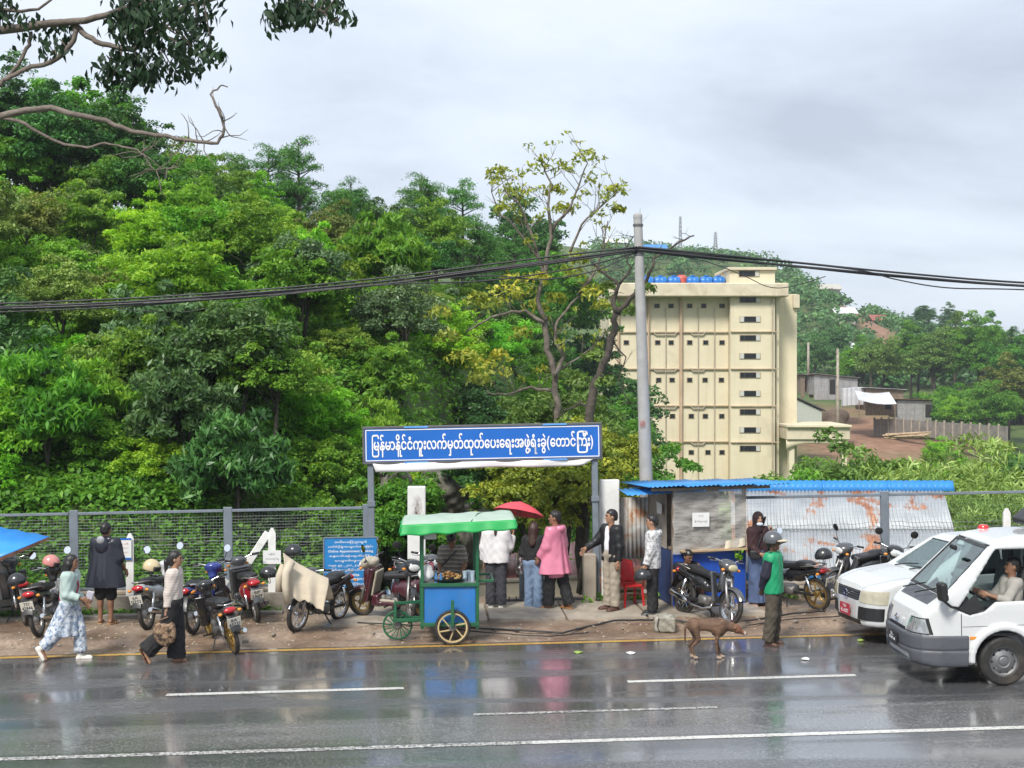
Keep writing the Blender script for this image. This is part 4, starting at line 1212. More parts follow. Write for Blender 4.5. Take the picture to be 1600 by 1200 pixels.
for px, w in ((966, 2.6), (1013, 2.6), (1063.5, 4.4)):
 bbox('column', M_BROWN, px - w / 2, px + w / 2, 466, 790, -.32, -.003)
for k, py in enumerate((519, 576.5, 634, 690)):
 bbox('ledge', M_LEDG, 953, 1137.5, py - .9, py + .9, -.20, -.004, bev=.01)
 bbox('ledge', M_LEDG, 1138.5, 1214, py - .8, py + .8, -1.28, -1.102, bev=.01)
def window(px, py, w, h, y, panes):
 f = bbox('window', mat('window_frame', (0.40, 0.33, 0.22), .7), px - w / 2 - .8, px + w / 2 + .8, py - h / 2 - .8, py + h / 2 + .8, y - .05, y + .06, bev=.01)
 x = px - w / 2
 for frac, mm in panes:
  bbox('pane', mm, x + .15, x + w * frac - .15, py - h / 2, py + h / 2, y - .075, y - .055, f, .004)
  x += w * frac
for ry, cols in ((478, (1026.5, 1048.5, 1077.5, 1099.5, 1128)), (535, (978.5, 1027.5, 1048.5, 1077.5, 1102.5, 1128)), (593.5, (980, 1029, 1050, 1077.5, 1101.5, 1127)), (650, (980.5, 1029.5, 1050.5, 1080, 1102, 1127.5)), (706.5, (1080, 1106, 1128))):
 for px in cols:
  window(px, ry, 7.5, 6, -.01, [(1, M_WDARK)])
for k, py in enumerate((469.5, 499.5, 528.5, 556.5, 586, 614.5, 643, 671, 699.5)):
 window(1168.5, py, 31, 8, -1.11, [(.2, M_WPALE if k % 2 else M_WDARK), (.6, M_WDARK), (.2, M_WPALE)])
window(1168.5, 428.5, 31, 8, -.61, [(.2, M_WDARK), (.6, M_WDARK), (.2, M_WPALE)])
for px in (1040, 1090.5, 1116):
 mb = MB().tube([bp(px, 480, -.14), bp(px, 780, -.14)], .04, 6); mb.build('drain_pipe', M_PIPE, bl)
for px in (1203, 1211):
 MB().tube([bp(px, 467, -1.2 if px < 1207 else -.45), bp(px, 780, -1.2 if px < 1207 else -.45)], .06, 6).build('drain_pipe', M_PIPE, bl)
for py in (521, 578, 636, 692):
 for a, c in ((1078, 1102), (1020, 1058)):
  if py == 692 and a == 1020: continue
  MB().tube([bp(a, py - 2.5, -.16), bp(a + 4, py + 2, -.16), bp(c - 4, py + 2, -.16), bp(c, py - 2.5, -.16)], .06, 6).build('branch_pipe', M_PIPE, bl)
bbox('porch', M_CREAM2, 1217, 1313, 662.5, 684, -3.6, 4, bev=.05)
bbox('porch_rim', M_CREAM, 1216, 1314.5, 661.5, 665, -3.9, 4.3)
for px in (1226, 1306):
 bbox('porch_pillar', M_CREAM, px - 4, px + 4, 684.1, 790, -3.2, -2.4)
MB().sheet(bp(1217, 690, -3.4), bp(1306, 690, -3.4), bp(1306, 684.1, -3.4), bp(1217, 684.1, -3.4), 16, 2, lambda u, v: (0, 0, -.55 * abs(2 * u - 1) ** 3 * (1 - v)), .25).build('porch_arch', M_CREAM, bl, True)
for k, px in enumerate((1014, 1035, 1056, 1086, 1107, 1127)):
 tk = thing('water_tank', ['blue plastic water tank at the left end of the building roof', 'second blue water tank from the left on the building roof', 'blue water tank left of the red one on the roof', 'blue water tank right of the red one on the roof', 'second blue water tank from the roof penthouse', 'blue water tank beside the roof penthouse'][k], 'water tank', tuple(b0 + bp(px, 443.9, 1.5)), group='blue water tanks on the roof')
 MB().lathe([(.001, -.56), (.26, -.55), (.40, -.46), (.42, -.2), (.44, -.18), (.42, -.16), (.42, .16), (.44, .18), (.42, .2), (.40, .46), (.26, .55), (.001, .56)], 18, (0, 0, .34), rotm(0, R(90), 0)).build('tank', M_TANK, tk, True, 50)
 MB().lathe([(.2, 0), (.2, .09), (.0, .1)], 12, (0, 0, .78)).build('lid', M_TANK, tk)
tk = thing('water_tank', 'red plastic water tank among the blue ones on the roof', 'water tank', tuple(b0 + bp(1070, 443.9, 2.2)))
MB().lathe([(.001, 0), (.5, 0), (.52, .3), (.5, .6), (.52, .62), (.46, .8), (.2, .95), (.001, .96)], 18).build('tank', mat('red_tank', (0.55, 0.10, 0.07), .5), tk, True, 40)

# ================================================================== shacks, panel wall and poles in the yard
M_TIN = mat('grey_tin', (0.36, 0.36, 0.36), .5, metal=.3, var=.25, scale=1.5, dirt=(0.22, 0.13, 0.08), dirt_amt=.6)
M_TINW = mat('pale_tin', (0.62, 0.63, 0.66), .45, metal=.2, var=.12, scale=1.5)
M_WOOD = mat('weathered_wood', (0.20, 0.155, 0.115), .85, var=.35, scale=4, bmp=.3)
M_DOOR = mat('dark_opening', (0.02, 0.018, 0.016), .9)
def shack(px0, px1, py0, py1, Y, dep, slope, label, roofm=M_TIN, wallm=M_TIN, door=None, name='shack', side_open=None):
 X0, X1 = kx(px0, Y), kx(px1, Y); zb = float(at(0, py1, Y).z); zt = float(at(0, py0, Y).z)
 r = thing(name, label, 'shack', ((X0 + X1) / 2, Y, zb)); w = X1 - X0; h = zt - zb
 n = max(3, int(w / 0.9))
 for k in range(n):
  x = -w / 2 + w * (k + .5) / n; hh = h * (1 - slope * (k + .5) / n)
  if side_open and side_open[0] <= k < side_open[1]:
   continue
  MB().box((x, 0, (hh - .12) / 2 - .35), (w / n - .02, .06, hh + .6), None, .008).build('wall_panel', wallm, r)
 MB().box((0, dep, h * .42), (w, .08, h * .8)).build('back_wall', wallm, r)
 for sx in (-1, 1):
  MB().box((sx * (w / 2 - .05), dep / 2, h * .42), (.07, dep - .12, h * (.84 - .05 * sx))).build('side_wall', wallm, r)
 m_ = max(3, int(w / 1.1))
 for k in range(m_):
  u0, u1 = k / m_, (k + 1) / m_
  za, zc = h * (1 - slope * u0), h * (1 - slope * u1)
  xa, xc = -w / 2 - .3 + (w + .6) * u0, -w / 2 - .3 + (w + .6) * u1
  MB().sheet((xa, -.5, za + .08), (xc - .02, -.5, zc + .08), (xc - .02, dep + .3, zc - .25), (xa, dep + .3, za - .25), 8, 1, lambda u, v: (0, 0, .025 * math.sin(u * 25)), .03).build('roof_sheet', roofm, r)
 if door is not None:
  MB().box((-w / 2 + w * door, -.05, h * .36), (.75, .05, h * .72)).build('doorway', M_DOOR, r)
 return r
shack(1272, 1340, 584, 616, 182, 5, .22, 'grey tin shack with dark doorway at the top of the dirt yard', door=.42)
shack(1251, 1271, 585, 613, 186, 4, .05, 'dark wooden lean-to left of the grey tin shack', wallm=M_WOOD, side_open=(1, 2))
shack(1352, 1412, 606, 640, 172, 5, .10, 'shack with bright white tin roof in the dirt yard', roofm=M_TINW, wallm=M_WOOD, door=.6)
shack(1402, 1456, 624, 652, 171, 4, .05, 'low grey shack with rusty flat roof right of the white-roofed one', roofm=mat('rusty_tin', (0.24, 0.14, 0.09), .7, var=.3), door=.9)
aw = thing('awning', 'pale tarpaulin awning propped in front of the white-roofed shack', 'awning', tuple(at(1366, 650, 170)))
MB().sheet((-2.2, -1.2, 2.0), (2.4, -1.2, 1.5), (2.2, 1.5, 2.9), (-2.0, 1.5, 3.1), 6, 4, lambda u, v: (0, 0, -.25 * math.sin(u * 3.1)), .02).build('sheet', M_TINW, aw)
for x in (-2.1, 2.2):
 MB().tube([(x, -1.1, -1), (x, -1.1, 1.9 if x < 0 else 1.5)], .05, 6).build('pole', M_WOOD, aw)
for k in range(4):
 p = at(1322 + k * 7, 633 - k * .5, 176 - k * .8)
 o = MB().box((0, 0, 1.0), (.95, 1.2, 2.2), None, .03).build('white_crate', M_TINW, None, loc=tuple(p))
 tag(o, ['leftmost of the tall white panel crates between the shacks', 'second of the tall white panel crates between the shacks', 'third of the tall white panel crates between the shacks', 'rightmost of the tall white panel crates between the shacks'][k], 'crate', 'white panel crates')
pw = thing('panel_wall', 'grey concrete panel wall with posts bounding the dirt yard', 'wall', tuple(at(1470, 672, 168)))
p0 = Vector(pw.location)
M_PANEL = mat('grey_panel', (0.22, 0.20, 0.18), .9, var=.25, scale=1.5, dirt=(0.10, 0.09, 0.08), dirt_amt=.7, dirt_scale=.8)
ends = [(1366, 668, 176), (1400, 668, 170), (1575, 682, 150)]
for (a, c, cnt) in ((0, 1, 3), (1, 2, 13)):
 A_ = at(*ends[a]); B_ = at(*ends[c])
 for k in range(cnt):
  q0 = A_.lerp(B_, k / cnt) - p0; q1 = A_.lerp(B_, (k + 1) / cnt) - p0
  MB().bar(q0 + Vector((0, 0, .1)), q1 + Vector((0, 0, .1)) - (q1 - q0) * .02, .08, 1.9, .01).build('panel', M_PANEL, pw)
  MB().box(q0 + Vector((0, -.06, .15)), (.22, .22, 2.2), None, .02).build('post', M_CONC, pw)
for k, (px, pt, pb, Y, lab) in enumerate(((1263, 535, 590, 192, 'short concrete pole behind the grey tin shack'), (1309, 545, 702, 160, 'tall concrete pole in front of the grey tin shack'), (1361, 575, 606, 200, 'thin pole behind the white-roofed shack'))):
 a = at(px, pb, Y); c = at(px, pt, Y)
 o = MB().tube([(0, 0, -.5), (0, 0, c.z - a.z)], [.22, .14], 10).build('utility_pole', M_CONC, None, True, loc=tuple(a)); tag(o, lab, 'pole')
lp = thing('log_pile', 'heap of cut pale timber poles on the dirt yard', 'timber', tuple(at(1415, 684, 150)))
rr = random.Random(4)
for k in range(16):
 y = rr.uniform(-.9, .9); z = .06 + .13 * (k % 4); a = rr.uniform(-.22, .22); x = rr.uniform(-.8, .8)
 d = Vector((math.cos(a), math.sin(a), rr.uniform(-.05, .08))) * rr.uniform(1.3, 2.3)
 MB().tube([Vector((x, y, z)) - d, Vector((x, y, z)) + d], [.10, .08], 7).build('log', mat('cut_timber', (0.42, 0.30, 0.19), .8, var=.3), lp)
mp_ = thing('soil_heap', 'dark heap of soil behind the porch in the yard', 'soil heap', tuple(at(1290, 665, 165)))
hf = Field((-4.2, -2, -.6), (4.2, 2.5, 3.0), .22)
for k in range(14): hf.ell((rr.uniform(-2.4, 2.4), rr.uniform(-.6, .8), rr.uniform(0, 1.1)), (1.5, .9, rr.uniform(.7, 1.2)), .3)
hf.build('heap', mat('dark_soil', (0.12, 0.085, 0.06), .95, var=.35, bmp=.6), mp_)
ow = thing('outbuilding', 'small pale outbuilding with dark pitched roof beside the porch', 'building', tuple(at(1262, 663, 150)))
MB().prism([(-1.6, -2), (1.5, -2), (1.5, 1.4), (-1.6, 2.9)], 0, 3, lambda a, b_, h: (a, h, b_)).build('wall', mat('pale_green_wall', (0.45, 0.47, 0.42), .8), ow)
MB().bar((-1.9, 1.5, 3.2), (1.9, 1.5, 1.45), 3.6, .12).build('roof', mat('dark_roof', (0.08, 0.075, 0.07), .7), ow)

# ------------------------------------------------------------------ houses and masts of the far hill
def house(px, py, Y, w, h, rm, wm, label, dep=6):
 p = at(px, py, Y); z = min(p.z, float(height(p.x, Y)) + 1.2)
 r = thing('house', label, 'house', (p.x, Y, float(height(p.x, Y)) + .1))
 MB().box((0, dep / 2, h / 2 - 1.5), (w, dep, h + 3)).build('wall', wm, r)
 MB().prism([(-.7, h), (dep / 2, h + dep * .22), (dep + .7, h), (dep + .7, h + .15), (dep / 2, h + dep * .22 + .18), (-.7, h + .15)], -w / 2 - .5, w / 2 + .5, lambda a, b_, c: (c, a, b_)).build('roof', rm, r)
 for k in range(max(2, int(w / 3))):
  x = -w / 2 + w * (k + .5) / max(2, int(w / 3))
  MB().box((x, -.03, h * .52), (1.0, .06, 1.1)).build('window', M_WDARK, r)
 MB().box((-w * .02, -.035, h * .34), (.9, .05, h * .68)).build('door', M_WOOD, r)
 return r
M_RB = mat('blue_roof_far', (0.04, 0.22, 0.55), .5); M_RW = mat('white_roof_far', (0.66, 0.67, 0.68), .5); M_HW = mat('house_wall', (0.45, 0.43, 0.38), .8); M_RR = mat('red_roof_far', (0.30, 0.09, 0.07), .7)
house(1024, 416, 395, 6, 2.6, M_RB, M_HW, 'blue-roofed house on the far hilltop right of the pole')
house(962, 414, 400, 6, 2.4, M_RW, M_HW, 'pale house on the far hilltop left of the pole')
house(1311, 549, 260, 5.5, 2.2, M_RW, M_HW, 'long white-roofed house low on the far hill above the shacks')
house(1371, 492, 380, 6, 2.2, M_HW, M_HW, 'grey house on the skyline of the far hill')
house(1297, 484, 350, 5, 2.2, M_HW, M_HW, 'small house beside the bare hill track')
house(1245, 462, 390, 5, 2.0, M_HW, M_HW, 'tiny house just right of the building penthouse')
house(1375, 516, 330, 3, 1.6, M_RR, M_HW, 'dark red house among the far trees')
house(1322, 528, 300, 4, 2.0, M_RW, M_HW, 'small pale hut beside the lower hill track')
M_STEEL = mat('mast_steel', (0.30, 0.31, 0.33), .5, metal=.5)
for px, pt, pb, w, lab in ((1063, 333, 392, 1.0, 'thin lattice radio mast on the far hilltop, left one'), (1118, 357, 394, 1.7, 'tapering lattice pylon on the far hilltop, right one')):
 a = at(px, pb, 415); h = at(px, pt, 415).z - a.z
 r = thing('lattice_mast', lab, 'mast', (a.x, 415, a.z - 1))
 tw = .35 if w < 1.5 else .12
 for sx in (-1, 1):
  for sy in (-1, 1):
   MB().bar((sx * w / 2, sy * w / 2, -3), (sx * w / 2 * tw, sy * w / 2 * tw, h), .26).build('leg', M_STEEL, r)
 for k in range(9):
  f0, f1 = k / 9, (k + 1) / 9; wa = w / 2 * (1 - (1 - tw) * f0); wb = w / 2 * (1 - (1 - tw) * f1)
  mb = MB()
  for s_ in (-1, 1):
   mb.bar((-wa, s_ * wa, h * f0), (wb, s_ * wb, h * f1), .14); mb.bar((wa, s_ * wa, h * f0), (-wb, s_ * wb, h * f1), .14)
  mb.build('brace', M_STEEL, r)['kind'] = 'stuff'
 for k in range(3 if w > 1.5 else 2):
  MB().bar((-w * .45, 0, h * (.72 + .1 * k)), (w * .45, 0, h * (.72 + .1 * k)), .12).build('cross_arm', M_STEEL, r)
# ================================================================== lettering
def glyph_mesh(s, bold=.0, res=3):
 c = bpy.data.curves.new('t', 'FONT'); c.body = s; c.resolution_u = res; c.offset = bold
 o = bpy.data.objects.new('t', c)
 me = bpy.data.meshes.new_from_object(o)
 V = np.empty(len(me.vertices) * 3, dtype=np.float32); me.vertices.foreach_get('co', V)
 Fs = [tuple(p.vertices) for p in me.polygons]
 bpy.data.objects.remove(o); bpy.data.curves.remove(c); bpy.data.meshes.remove(me)
 return V.reshape(-1, 3)[:, :2], Fs
def lettering(name, pieces, width, height, m, parent, loc, bold=.0, squeeze=None, rot=(R(90), 0, 0)):
 "pieces: strings or (string, x shift, x scale, keep pen); laid out in visual order, fitted to width, centred on loc"
 pen = 0.0; V = []; Fs = []
 for pc in pieces:
  if isinstance(pc, str): pc = (pc, 0, 1, False)
  s, dx, sx, keep = pc
  v, f = glyph_mesh(s, bold)
  if len(v) == 0:
   pen += .3; continue
  n = len(V)
  V.extend([((p[0]) * sx + pen + dx, p[1]) for p in v]); Fs.extend([tuple(i + n for i in q) for q in f])
  if not keep: pen = max(pen, pen + dx + float(v[:, 0].max()) * sx + .03)
 V = np.array(V); lo = V.min(0); hi = V.max(0)
 k = width / (hi[0] - lo[0]); ky = height / (hi[1] - lo[1]) if height else k
 V = (V - (lo + hi) / 2) * [k, ky]
 return put(name, npmesh(name, np.c_[V, np.zeros(len(V))], Fs), m, parent, loc, rot)

M_BGREY = mat('blue_grey_paint', (0.17, 0.20, 0.235), .5, var=.12, scale=5, dirt=(0.10, 0.10, 0.10), dirt_amt=.4)
M_WHITE = mat('white_paint', (0.74, 0.74, 0.72), .6, var=.05, scale=4, dirt=(0.40, 0.36, 0.30), dirt_amt=.5, dirt_scale=3)
M_SBLUE = mat('sign_blue', (0.012, 0.13, 0.50), .35, var=.05, scale=2)
M_LET = mat('letter_white', (0.82, 0.82, 0.82), .5, var=.03)
M_SFR = mat('sign_frame_steel', (0.10, 0.10, 0.105), .5, var=.2)
# ------------------------------------------------------------------ big sign over the gate
PL, PR = on_d(583, 25.0), on_d(933, 25.0)
cS = (PL + PR) / 2
sg = thing('gate_sign', 'long blue gate sign with white Burmese lettering on two grey posts', 'sign', tuple(cS), rot=(0, -R(1.0), ROAD_A))
hw = (PR - PL).length / 2
for sx in (-1, 1):
 MB().box((sx * hw, .02, 1.3), (.11, .11, 2.6), None, .01).build('post', M_BGREY, sg)
 MB().box((sx * hw * .998, -.045, 1.9), (.14, .03, .10), None, .005).build('clamp', M_BGREY, sg)
zc_ = 2.93; W_ = 4.25; H_ = .66
fr = MB()
for sz in (-1, 1): fr.box((0, 0, zc_ + sz * (H_ / 2 - .02)), (W_, .16, .04), None, .006)
for sx in (-1, 1): fr.box((sx * (W_ / 2 - .02), 0, zc_), (.04, .16, H_ - .082), None, .006)
fr.build('frame', M_SFR, sg)
face = MB().box((0, -.045, zc_), (W_ - .085, .05, H_ - .085)).build('face', M_SBLUE, sg)
bd = MB()
for sz in (-1, 1): bd.box((0, -.0735, zc_ + sz * (H_ / 2 - .062)), (W_ - .11, .006, .016))
for sx in (-1, 1): bd.box((sx * (W_ / 2 - .062), -.0735, zc_), (.016, .006, H_ - .142))
bd.build('border', M_LET, face)
for px in (-1.18, 1.28):
 for sz in (-1, 1):
  MB().box((px, -.087, zc_ + sz * (H_ / 2 - .018)), (.42, .014, .028)).build('tab', mat('tab_blue', (0.10, 0.33, 0.72), .4), sg)
lettering('lettering', ['ြမန်မာ', 'နိ', ('ု', .26, 1, True), 'င်', 'ငံ', 'ကူး', 'လက်', 'မှတ်', 'ထုတ်', 'ေပး', 'ေရး', 'အ', 'ဖွဲ', ('့', .22, 1, True), 'ရံ', ('ု', .12, 1, True), 'း', 'ခွဲ', '(', 'ေတာင်', ('ြ', 0, 1.55, True), ('ကီး', .13, 1, False), ')'], 3.92, .40, M_LET, face, (0, -.0785, zc_ - .01), bold=.022)
MB().sheet((-1.90, -.075, 2.46), (1.78, -.075, 2.51), (1.95, -.085, 2.61), (-1.95, -.085, 2.61), 40, 3, lambda u, v: (0, .02 * math.sin(u * 23), -.015 * math.sin(u * 9) * (1 - v)), .012).build('rolled_banner', M_LET, sg, True)

# ------------------------------------------------------------------ mesh fences on a low wall
M_WIRE = mat('fence_wire', (0.20, 0.21, 0.22), .6, metal=.2, var=.15)
def mesh_panel(w, h, step, r=.0028, vert=True):
 mb = MB()
 if vert:
  for k in range(1, int(w / step)):
   x = k * step; mb.tube([(x, 0, 0), (x, 0, h)], r, 3, cap=False)
 for k in range(1, int(h / step)):
  z = k * step; mb.tube([(0, -.004, z), (w, -.004, z)], r, 3, cap=False)
 return mb
def fence(name, label, pxs, d, z0, z1, step, vert=True, wr=.0023):
 A = on_d(pxs[0], d)
 f = thing(name, label, 'fence', tuple(A), rot=(0, -math.atan(GRADE), ROAD_A))
 xs_ = [(on_d(p, d) - A).length for p in pxs]
 for i, x in enumerate(xs_):
  MB().box((x, .03, z1 / 2 + .02), (.155, .06, z1 + .08), None, .008).build('post', M_BGREY, f)
 for a, c in zip(xs_, xs_[1:]):
  MB().bar((a + .08, 0, z1), (c - .08, 0, z1), .045, .05, .006).build('top_rail', M_BGREY, f)
  MB().bar((a + .08, 0, z0), (c - .08, 0, z0), .04, .04, .006).build('bottom_rail', M_BGREY, f)
  pn = mesh_panel(c - a - .16, z1 - z0 - .04, step, wr, vert).build('wire_mesh', M_WIRE, f, loc=(a + .08, 0, z0 + .02)); pn['kind'] = 'stuff'
  for zz, sag in ((1.37, .03), (1.30, .06)):
   if zz < z1:
    MB().tube([(a + .08 + (c - a - .16) * q / 14, -.03, zz - sag * math.sin(q / 14 * 3.14) + .012 * math.sin(q * 2.1)) for q in range(15)], .004, 4, cap=False).build('slack_wire', M_WIRE, f)
 return f
def low_wall(label, px0, px1, d, h, m):
 A = on_d(px0, d); B_ = on_d(px1, d)
 w = thing('low_wall', label, 'wall', tuple(A), rot=(0, -math.atan(GRADE), ROAD_A)); L = (B_ - A).length
 MB().sheet((0, -.11, -.1), (L, -.11, -.1), (L, -.11, h), (0, -.11, h), 60, 4, lambda u, v: (0, .012 * math.sin(u * 90) * math.sin(v * 5 + u * 31), 0), -.22).build('plinth', m, w)
 MB().box((L / 2, 0, h + .035), (L, .28, .07), None, .015).build('coping', M_CONC, w)
 return w
low_wall('damp low concrete wall carrying the left mesh fence', -150, 590, 25.05, .40, M_CONCD)
fence('mesh_fence', 'grey-blue mesh fence on the low wall left of the gate', [-150, 117, 358, 576], 25.05, .50, 1.82, .052)
low_wall('low concrete wall under the fence behind the parked cars', 1150, 1800, 25.05, .28, M_CONC)
fence('mesh_fence', 'mesh fence in front of the rusty shed roof', [1158, 1385, 1640, 1800], 25.05, .35, 1.86, .06, wr=.0012)
# ------------------------------------------------------------------ white stakes and notices
def stake(px, d, h, label, w=.13):
 p = on_d(px, d)
 return tag(MB().prism([(-w / 2, -.1), (w / 2, -.1), (w / 2, h - .09), (w * .15, h), (-w * .15, h), (-w / 2, h - .09)], -.02, .025, lambda a, b_, c: (a, c, b_)).build('stake', M_WHITE, None, loc=tuple(p), rot=(0, 0, ROAD_A)), label, 'post')
stake(203, 24.85, 1.48, 'white round-topped stake behind the man in the dark poncho')
stake(425, 24.85, 1.52, 'white pointed stake carrying a small paper notice')
stake(1573, 24.75, 1.60, 'white pointed stake beside the black roof box of the van')
M_PAPER = mat('paper', (0.70, 0.71, 0.70), .7, var=.04, scale=3)
M_INK = mat('ink', (0.06, 0.06, 0.07), .8)
M_INKR = mat('red_ink', (0.55, 0.16, 0.10), .8)
nb = thing('notice_sheet', 'white notice sheet with blue top and bottom edges on the round-topped stake', 'notice', tuple(on_d(193, 24.8) + Vector((0, 0, 1.22))), ROAD_A)
MB().box((0, 0, 0), (.27, .012, .36)).build('sheet', M_PAPER, nb)
for z in (.17, -.17): MB().box((0, -.009, z), (.27, .006, .03)).build('blue_edge', M_SBLUE, nb)
for k in range(3): lettering('text_line', ['ြကည', 'ာ'] if k else ['သတိ'], .17, .035, M_INKR, nb, (0, -.008, .09 - k * .075))
p4 = thing('paper_notice', 'small white paper notice tied to the pointed stake', 'notice', tuple(on_d(425, 24.76) + Vector((0, 0, 1.02))), ROAD_A)
MB().box((0, 0, 0), (.31, .01, .235)).build('sheet', M_PAPER, p4)
lettering('text_line', ['ဆိုင်'], .11, .05, M_INK, p4, (0, -.0065, .05)); lettering('text_line', ['က', 'ား', 'မ', 'ရပ်', 'ရ'], .24, .05, M_INK, p4, (0, -.0065, -.03))
for k, (a, c) in enumerate((((379, 893), (419, 832)), ((340, 925), (354, 905)))):
 A = on_d(a[0], 24.8); C_ = on_d(c[0], 24.85)
 A.z = at(0, a[1], A.y).z; C_.z = at(0, c[1], C_.y).z
 tag(MB().bar(A, C_, .03, .13, .008).build('white_board', M_WHITE, None), ['white board leaning diagonally against the pointed stake', 'short white board end low behind the black motorbike'][k], 'board')
# blue notice board
nb2 = thing('notice_board', 'square blue notice board with white text beside the left sign post', 'sign', tuple(on_d(548, 24.7) + Vector((0, 0, .86))), ROAD_A + R(2))
MB().box((0, 0, 0), (.92, .03, .95), None, .004).build('panel', mat('notice_blue', (0.02, 0.20, 0.50), .4, var=.05), nb2)
mb = MB()
for s_ in (-1, 1):
 mb.box((s_ * .468, -.004, 0), (.022, .045, .972)); mb.box((0, -.004, s_ * .483), (.912, .045, .02))
mb.build('rim', M_BGREY, nb2)
for s_ in (-.36, .36): MB().box((s_, .04, -.55), (.04, .04, 1.2)).build('leg', M_BGREY, nb2)
lines = [(['အသိေပးေြကညာချက်'], .56), (['ပတ်စ်ပို့ရံ', 'ုး', 'ေလျှာက်', 'ထား', 'ြခင်း'], .78), (['Online Appointment Booking'], .78), (['ေနာက်', 'ဆံုး', 'ရက်', 'ချိန်း'], .74), (['ေလျှာက်လွှာ', 'တင်'], .55), (['၁၉.၉.၂၀၂၃', ' ရက်'], .78), (['ြဖင့်', 'ရယူ', 'နိုင်', 'ပါသည်'], .74), (['Website'], .3), (['www.passport.gov.mm'], .62), (['ဝင်', 'ေရာက်', 'ြကည့်ရှု'], .68), (['နိုင်', 'ပါသည်'], .42)]
for k, (tx, w) in enumerate(lines):
 lettering('text_line', tx, w, .055 if k else .065, M_LET, nb2, (0, -.0175, .40 - k * .081), bold=.012)

# ------------------------------------------------------------------ gate pillars, planks, way down
def pillar(px, d, w, h, m, label, dep=.25, z=0.0, lean=0):
 p = on_d(px, d)
 return tag(MB().box((0, 0, h / 2 - .1), (w, dep, h + .2), None, .015).build('pillar', m, None, loc=(p.x, p.y, p.z + z), rot=(0, lean, ROAD_A)), label, 'pillar')
m, t, b = _nodes('stained_pillar_white')
tc = N(t, 'ShaderNodeTexCoord').outputs['Object']
sp = N(t, 'ShaderNodeSeparateXYZ'); t.links.new(tc, sp.inputs[0])
st = noise(t, 9, 6, .7, stretch=(1, 1, .25))
base_c = ramp(t, noise(t, 5, 5), [(.3, (.60, .60, .58)), (.7, (.74, .74, .72))])
ds = N(t, 'ShaderNodeVectorMath', operation='DISTANCE'); ds.inputs[1].default_value = (0.0, -.12, 1.75)
mpn = N(t, 'ShaderNodeMapping'); mpn.inputs['Scale'].default_value = (2.4, 1, .8); t.links.new(tc, mpn.inputs[0])
ds.inputs[1].default_value = (0.02, -.12, 1.40); t.links.new(mpn.outputs[0], ds.inputs[0])
mk = ramp(t, ds.outputs['Value'], [(.06, 1.0), (.26, 0.0)])
mm_ = N(t, 'ShaderNodeMath', operation='MULTIPLY'); t.links.new(mk, mm_.inputs[0]); t.links.new(ramp(t, st, [(.42, 0), (.55, 1)]), mm_.inputs[1])
t.links.new(mixc(t, mm_.outputs[0], base_c, (.10, .05, .03)), b.inputs['Base Color']); b.inputs['Roughness'].default_value = .75
pillar(651, 25.1, .32, 2.18, m, 'white gate pillar with a rust-brown stain behind the food cart')
pillar(952, 25.25, .36, 2.22, M_WHITE, 'plain white gate pillar behind the man in the black jacket', .1)
pillar(921, 24.95, .22, .93, M_CONC, 'short bare concrete stub beside the plain white pillar')
pillar(944, 24.85, .09, .98, M_WHITE, 'narrow white post end beside the concrete stub', .09)
wp = thing('plank_stack', 'reddish wooden planks nailed low between the pillar and the kiosk', 'planks', tuple(on_d(975, 25.0)), ROAD_A)
M_RWOOD = mat('reddish_wood', (0.20, 0.10, 0.065), .8, var=.4, scale=5, bmp=.3)
for k, (x0, x1, z, rz) in enumerate(((-.55, .42, .60, .02), (-.5, .45, .45, -.01), (-.58, .40, .30, .03), (-.45, .42, .14, 0.0))):
 MB().bar((x0, -.02 * (k % 2), z), (x1, 0, z + rz), .03, .12, .005).build('plank', M_RWOOD, wp)
mb = MB()
sm = MB().sheet((0, 0, 0), (.62, 0, 0), (.62, 0, 1.12), (0, 0, 1.12), 66, 1, lambda u, v: (0, .012 * math.sin(u * 2 * math.pi * 8), 0), .004)
m, t, b = _nodes('rusty_sheet')
tcs = noise(t, 3.2, 6, .65, dist=.4); c = ramp(t, tcs, [(.40, (.55, .56, .56)), (.54, (.42, .37, .32)), (.62, (.36, .17, .08)), (.75, (.20, .09, .05))])
t.links.new(c, b.inputs['Base Color']); b.inputs['Roughness'].default_value = .6; M_RSH = m
cp = tag(sm.build('corrugated_panel', M_RSH, None, True, loc=tuple(on_d(968, 25.5) + Vector((0, 0, .75))), rot=(0, 0, ROAD_A)), 'small upright rusty corrugated panel between white pillar and kiosk', 'panel')
rw = thing('ramp_wall', 'cream painted wall of the way down seen through the gate', 'wall', (-1.6, 27.4, -1.7), R(2))
MB().sheet((0, 0, 0), (3.6, 0, 0), (3.6, 0, 1.86), (0, 0, 1.72), 12, 4, None, .14).build('wall', mat('cream_wall', (0.62, 0.54, 0.42), .8, var=.06, scale=2, dirt=(.4, .33, .25), dirt_amt=.5), rw)
MB().bar((0, .07, 1.75), (3.6, .07, 1.89), .2, .06, .01).build('coping', M_CONC, rw)
gpost = thing('bollard_post', 'grey iron post at the top of the way down', 'post', tuple(on_d(816, 25.05)))
MB().lathe([(.001, -.1), (.055, -.1), (.055, .56), (.065, .56), (.065, .60), (.02, .62), (.001, .62)], 14).build('shaft', M_BGREY, gpost, True, 40)
for k, px in enumerate((795, 806, 826, 838, 884)):
 tag(MB().tube([(0, 0, 0), (.01, 0, .09), (.0, 0, .12)], [.012, .010, .004], 6).build('iron_stub', M_SFR, None, loc=tuple(on_d(px, 24.9) + Vector((0, 0, .10)))), 'short iron stub sticking out of the gate threshold', 'iron stub', 'iron stubs along the gate threshold')
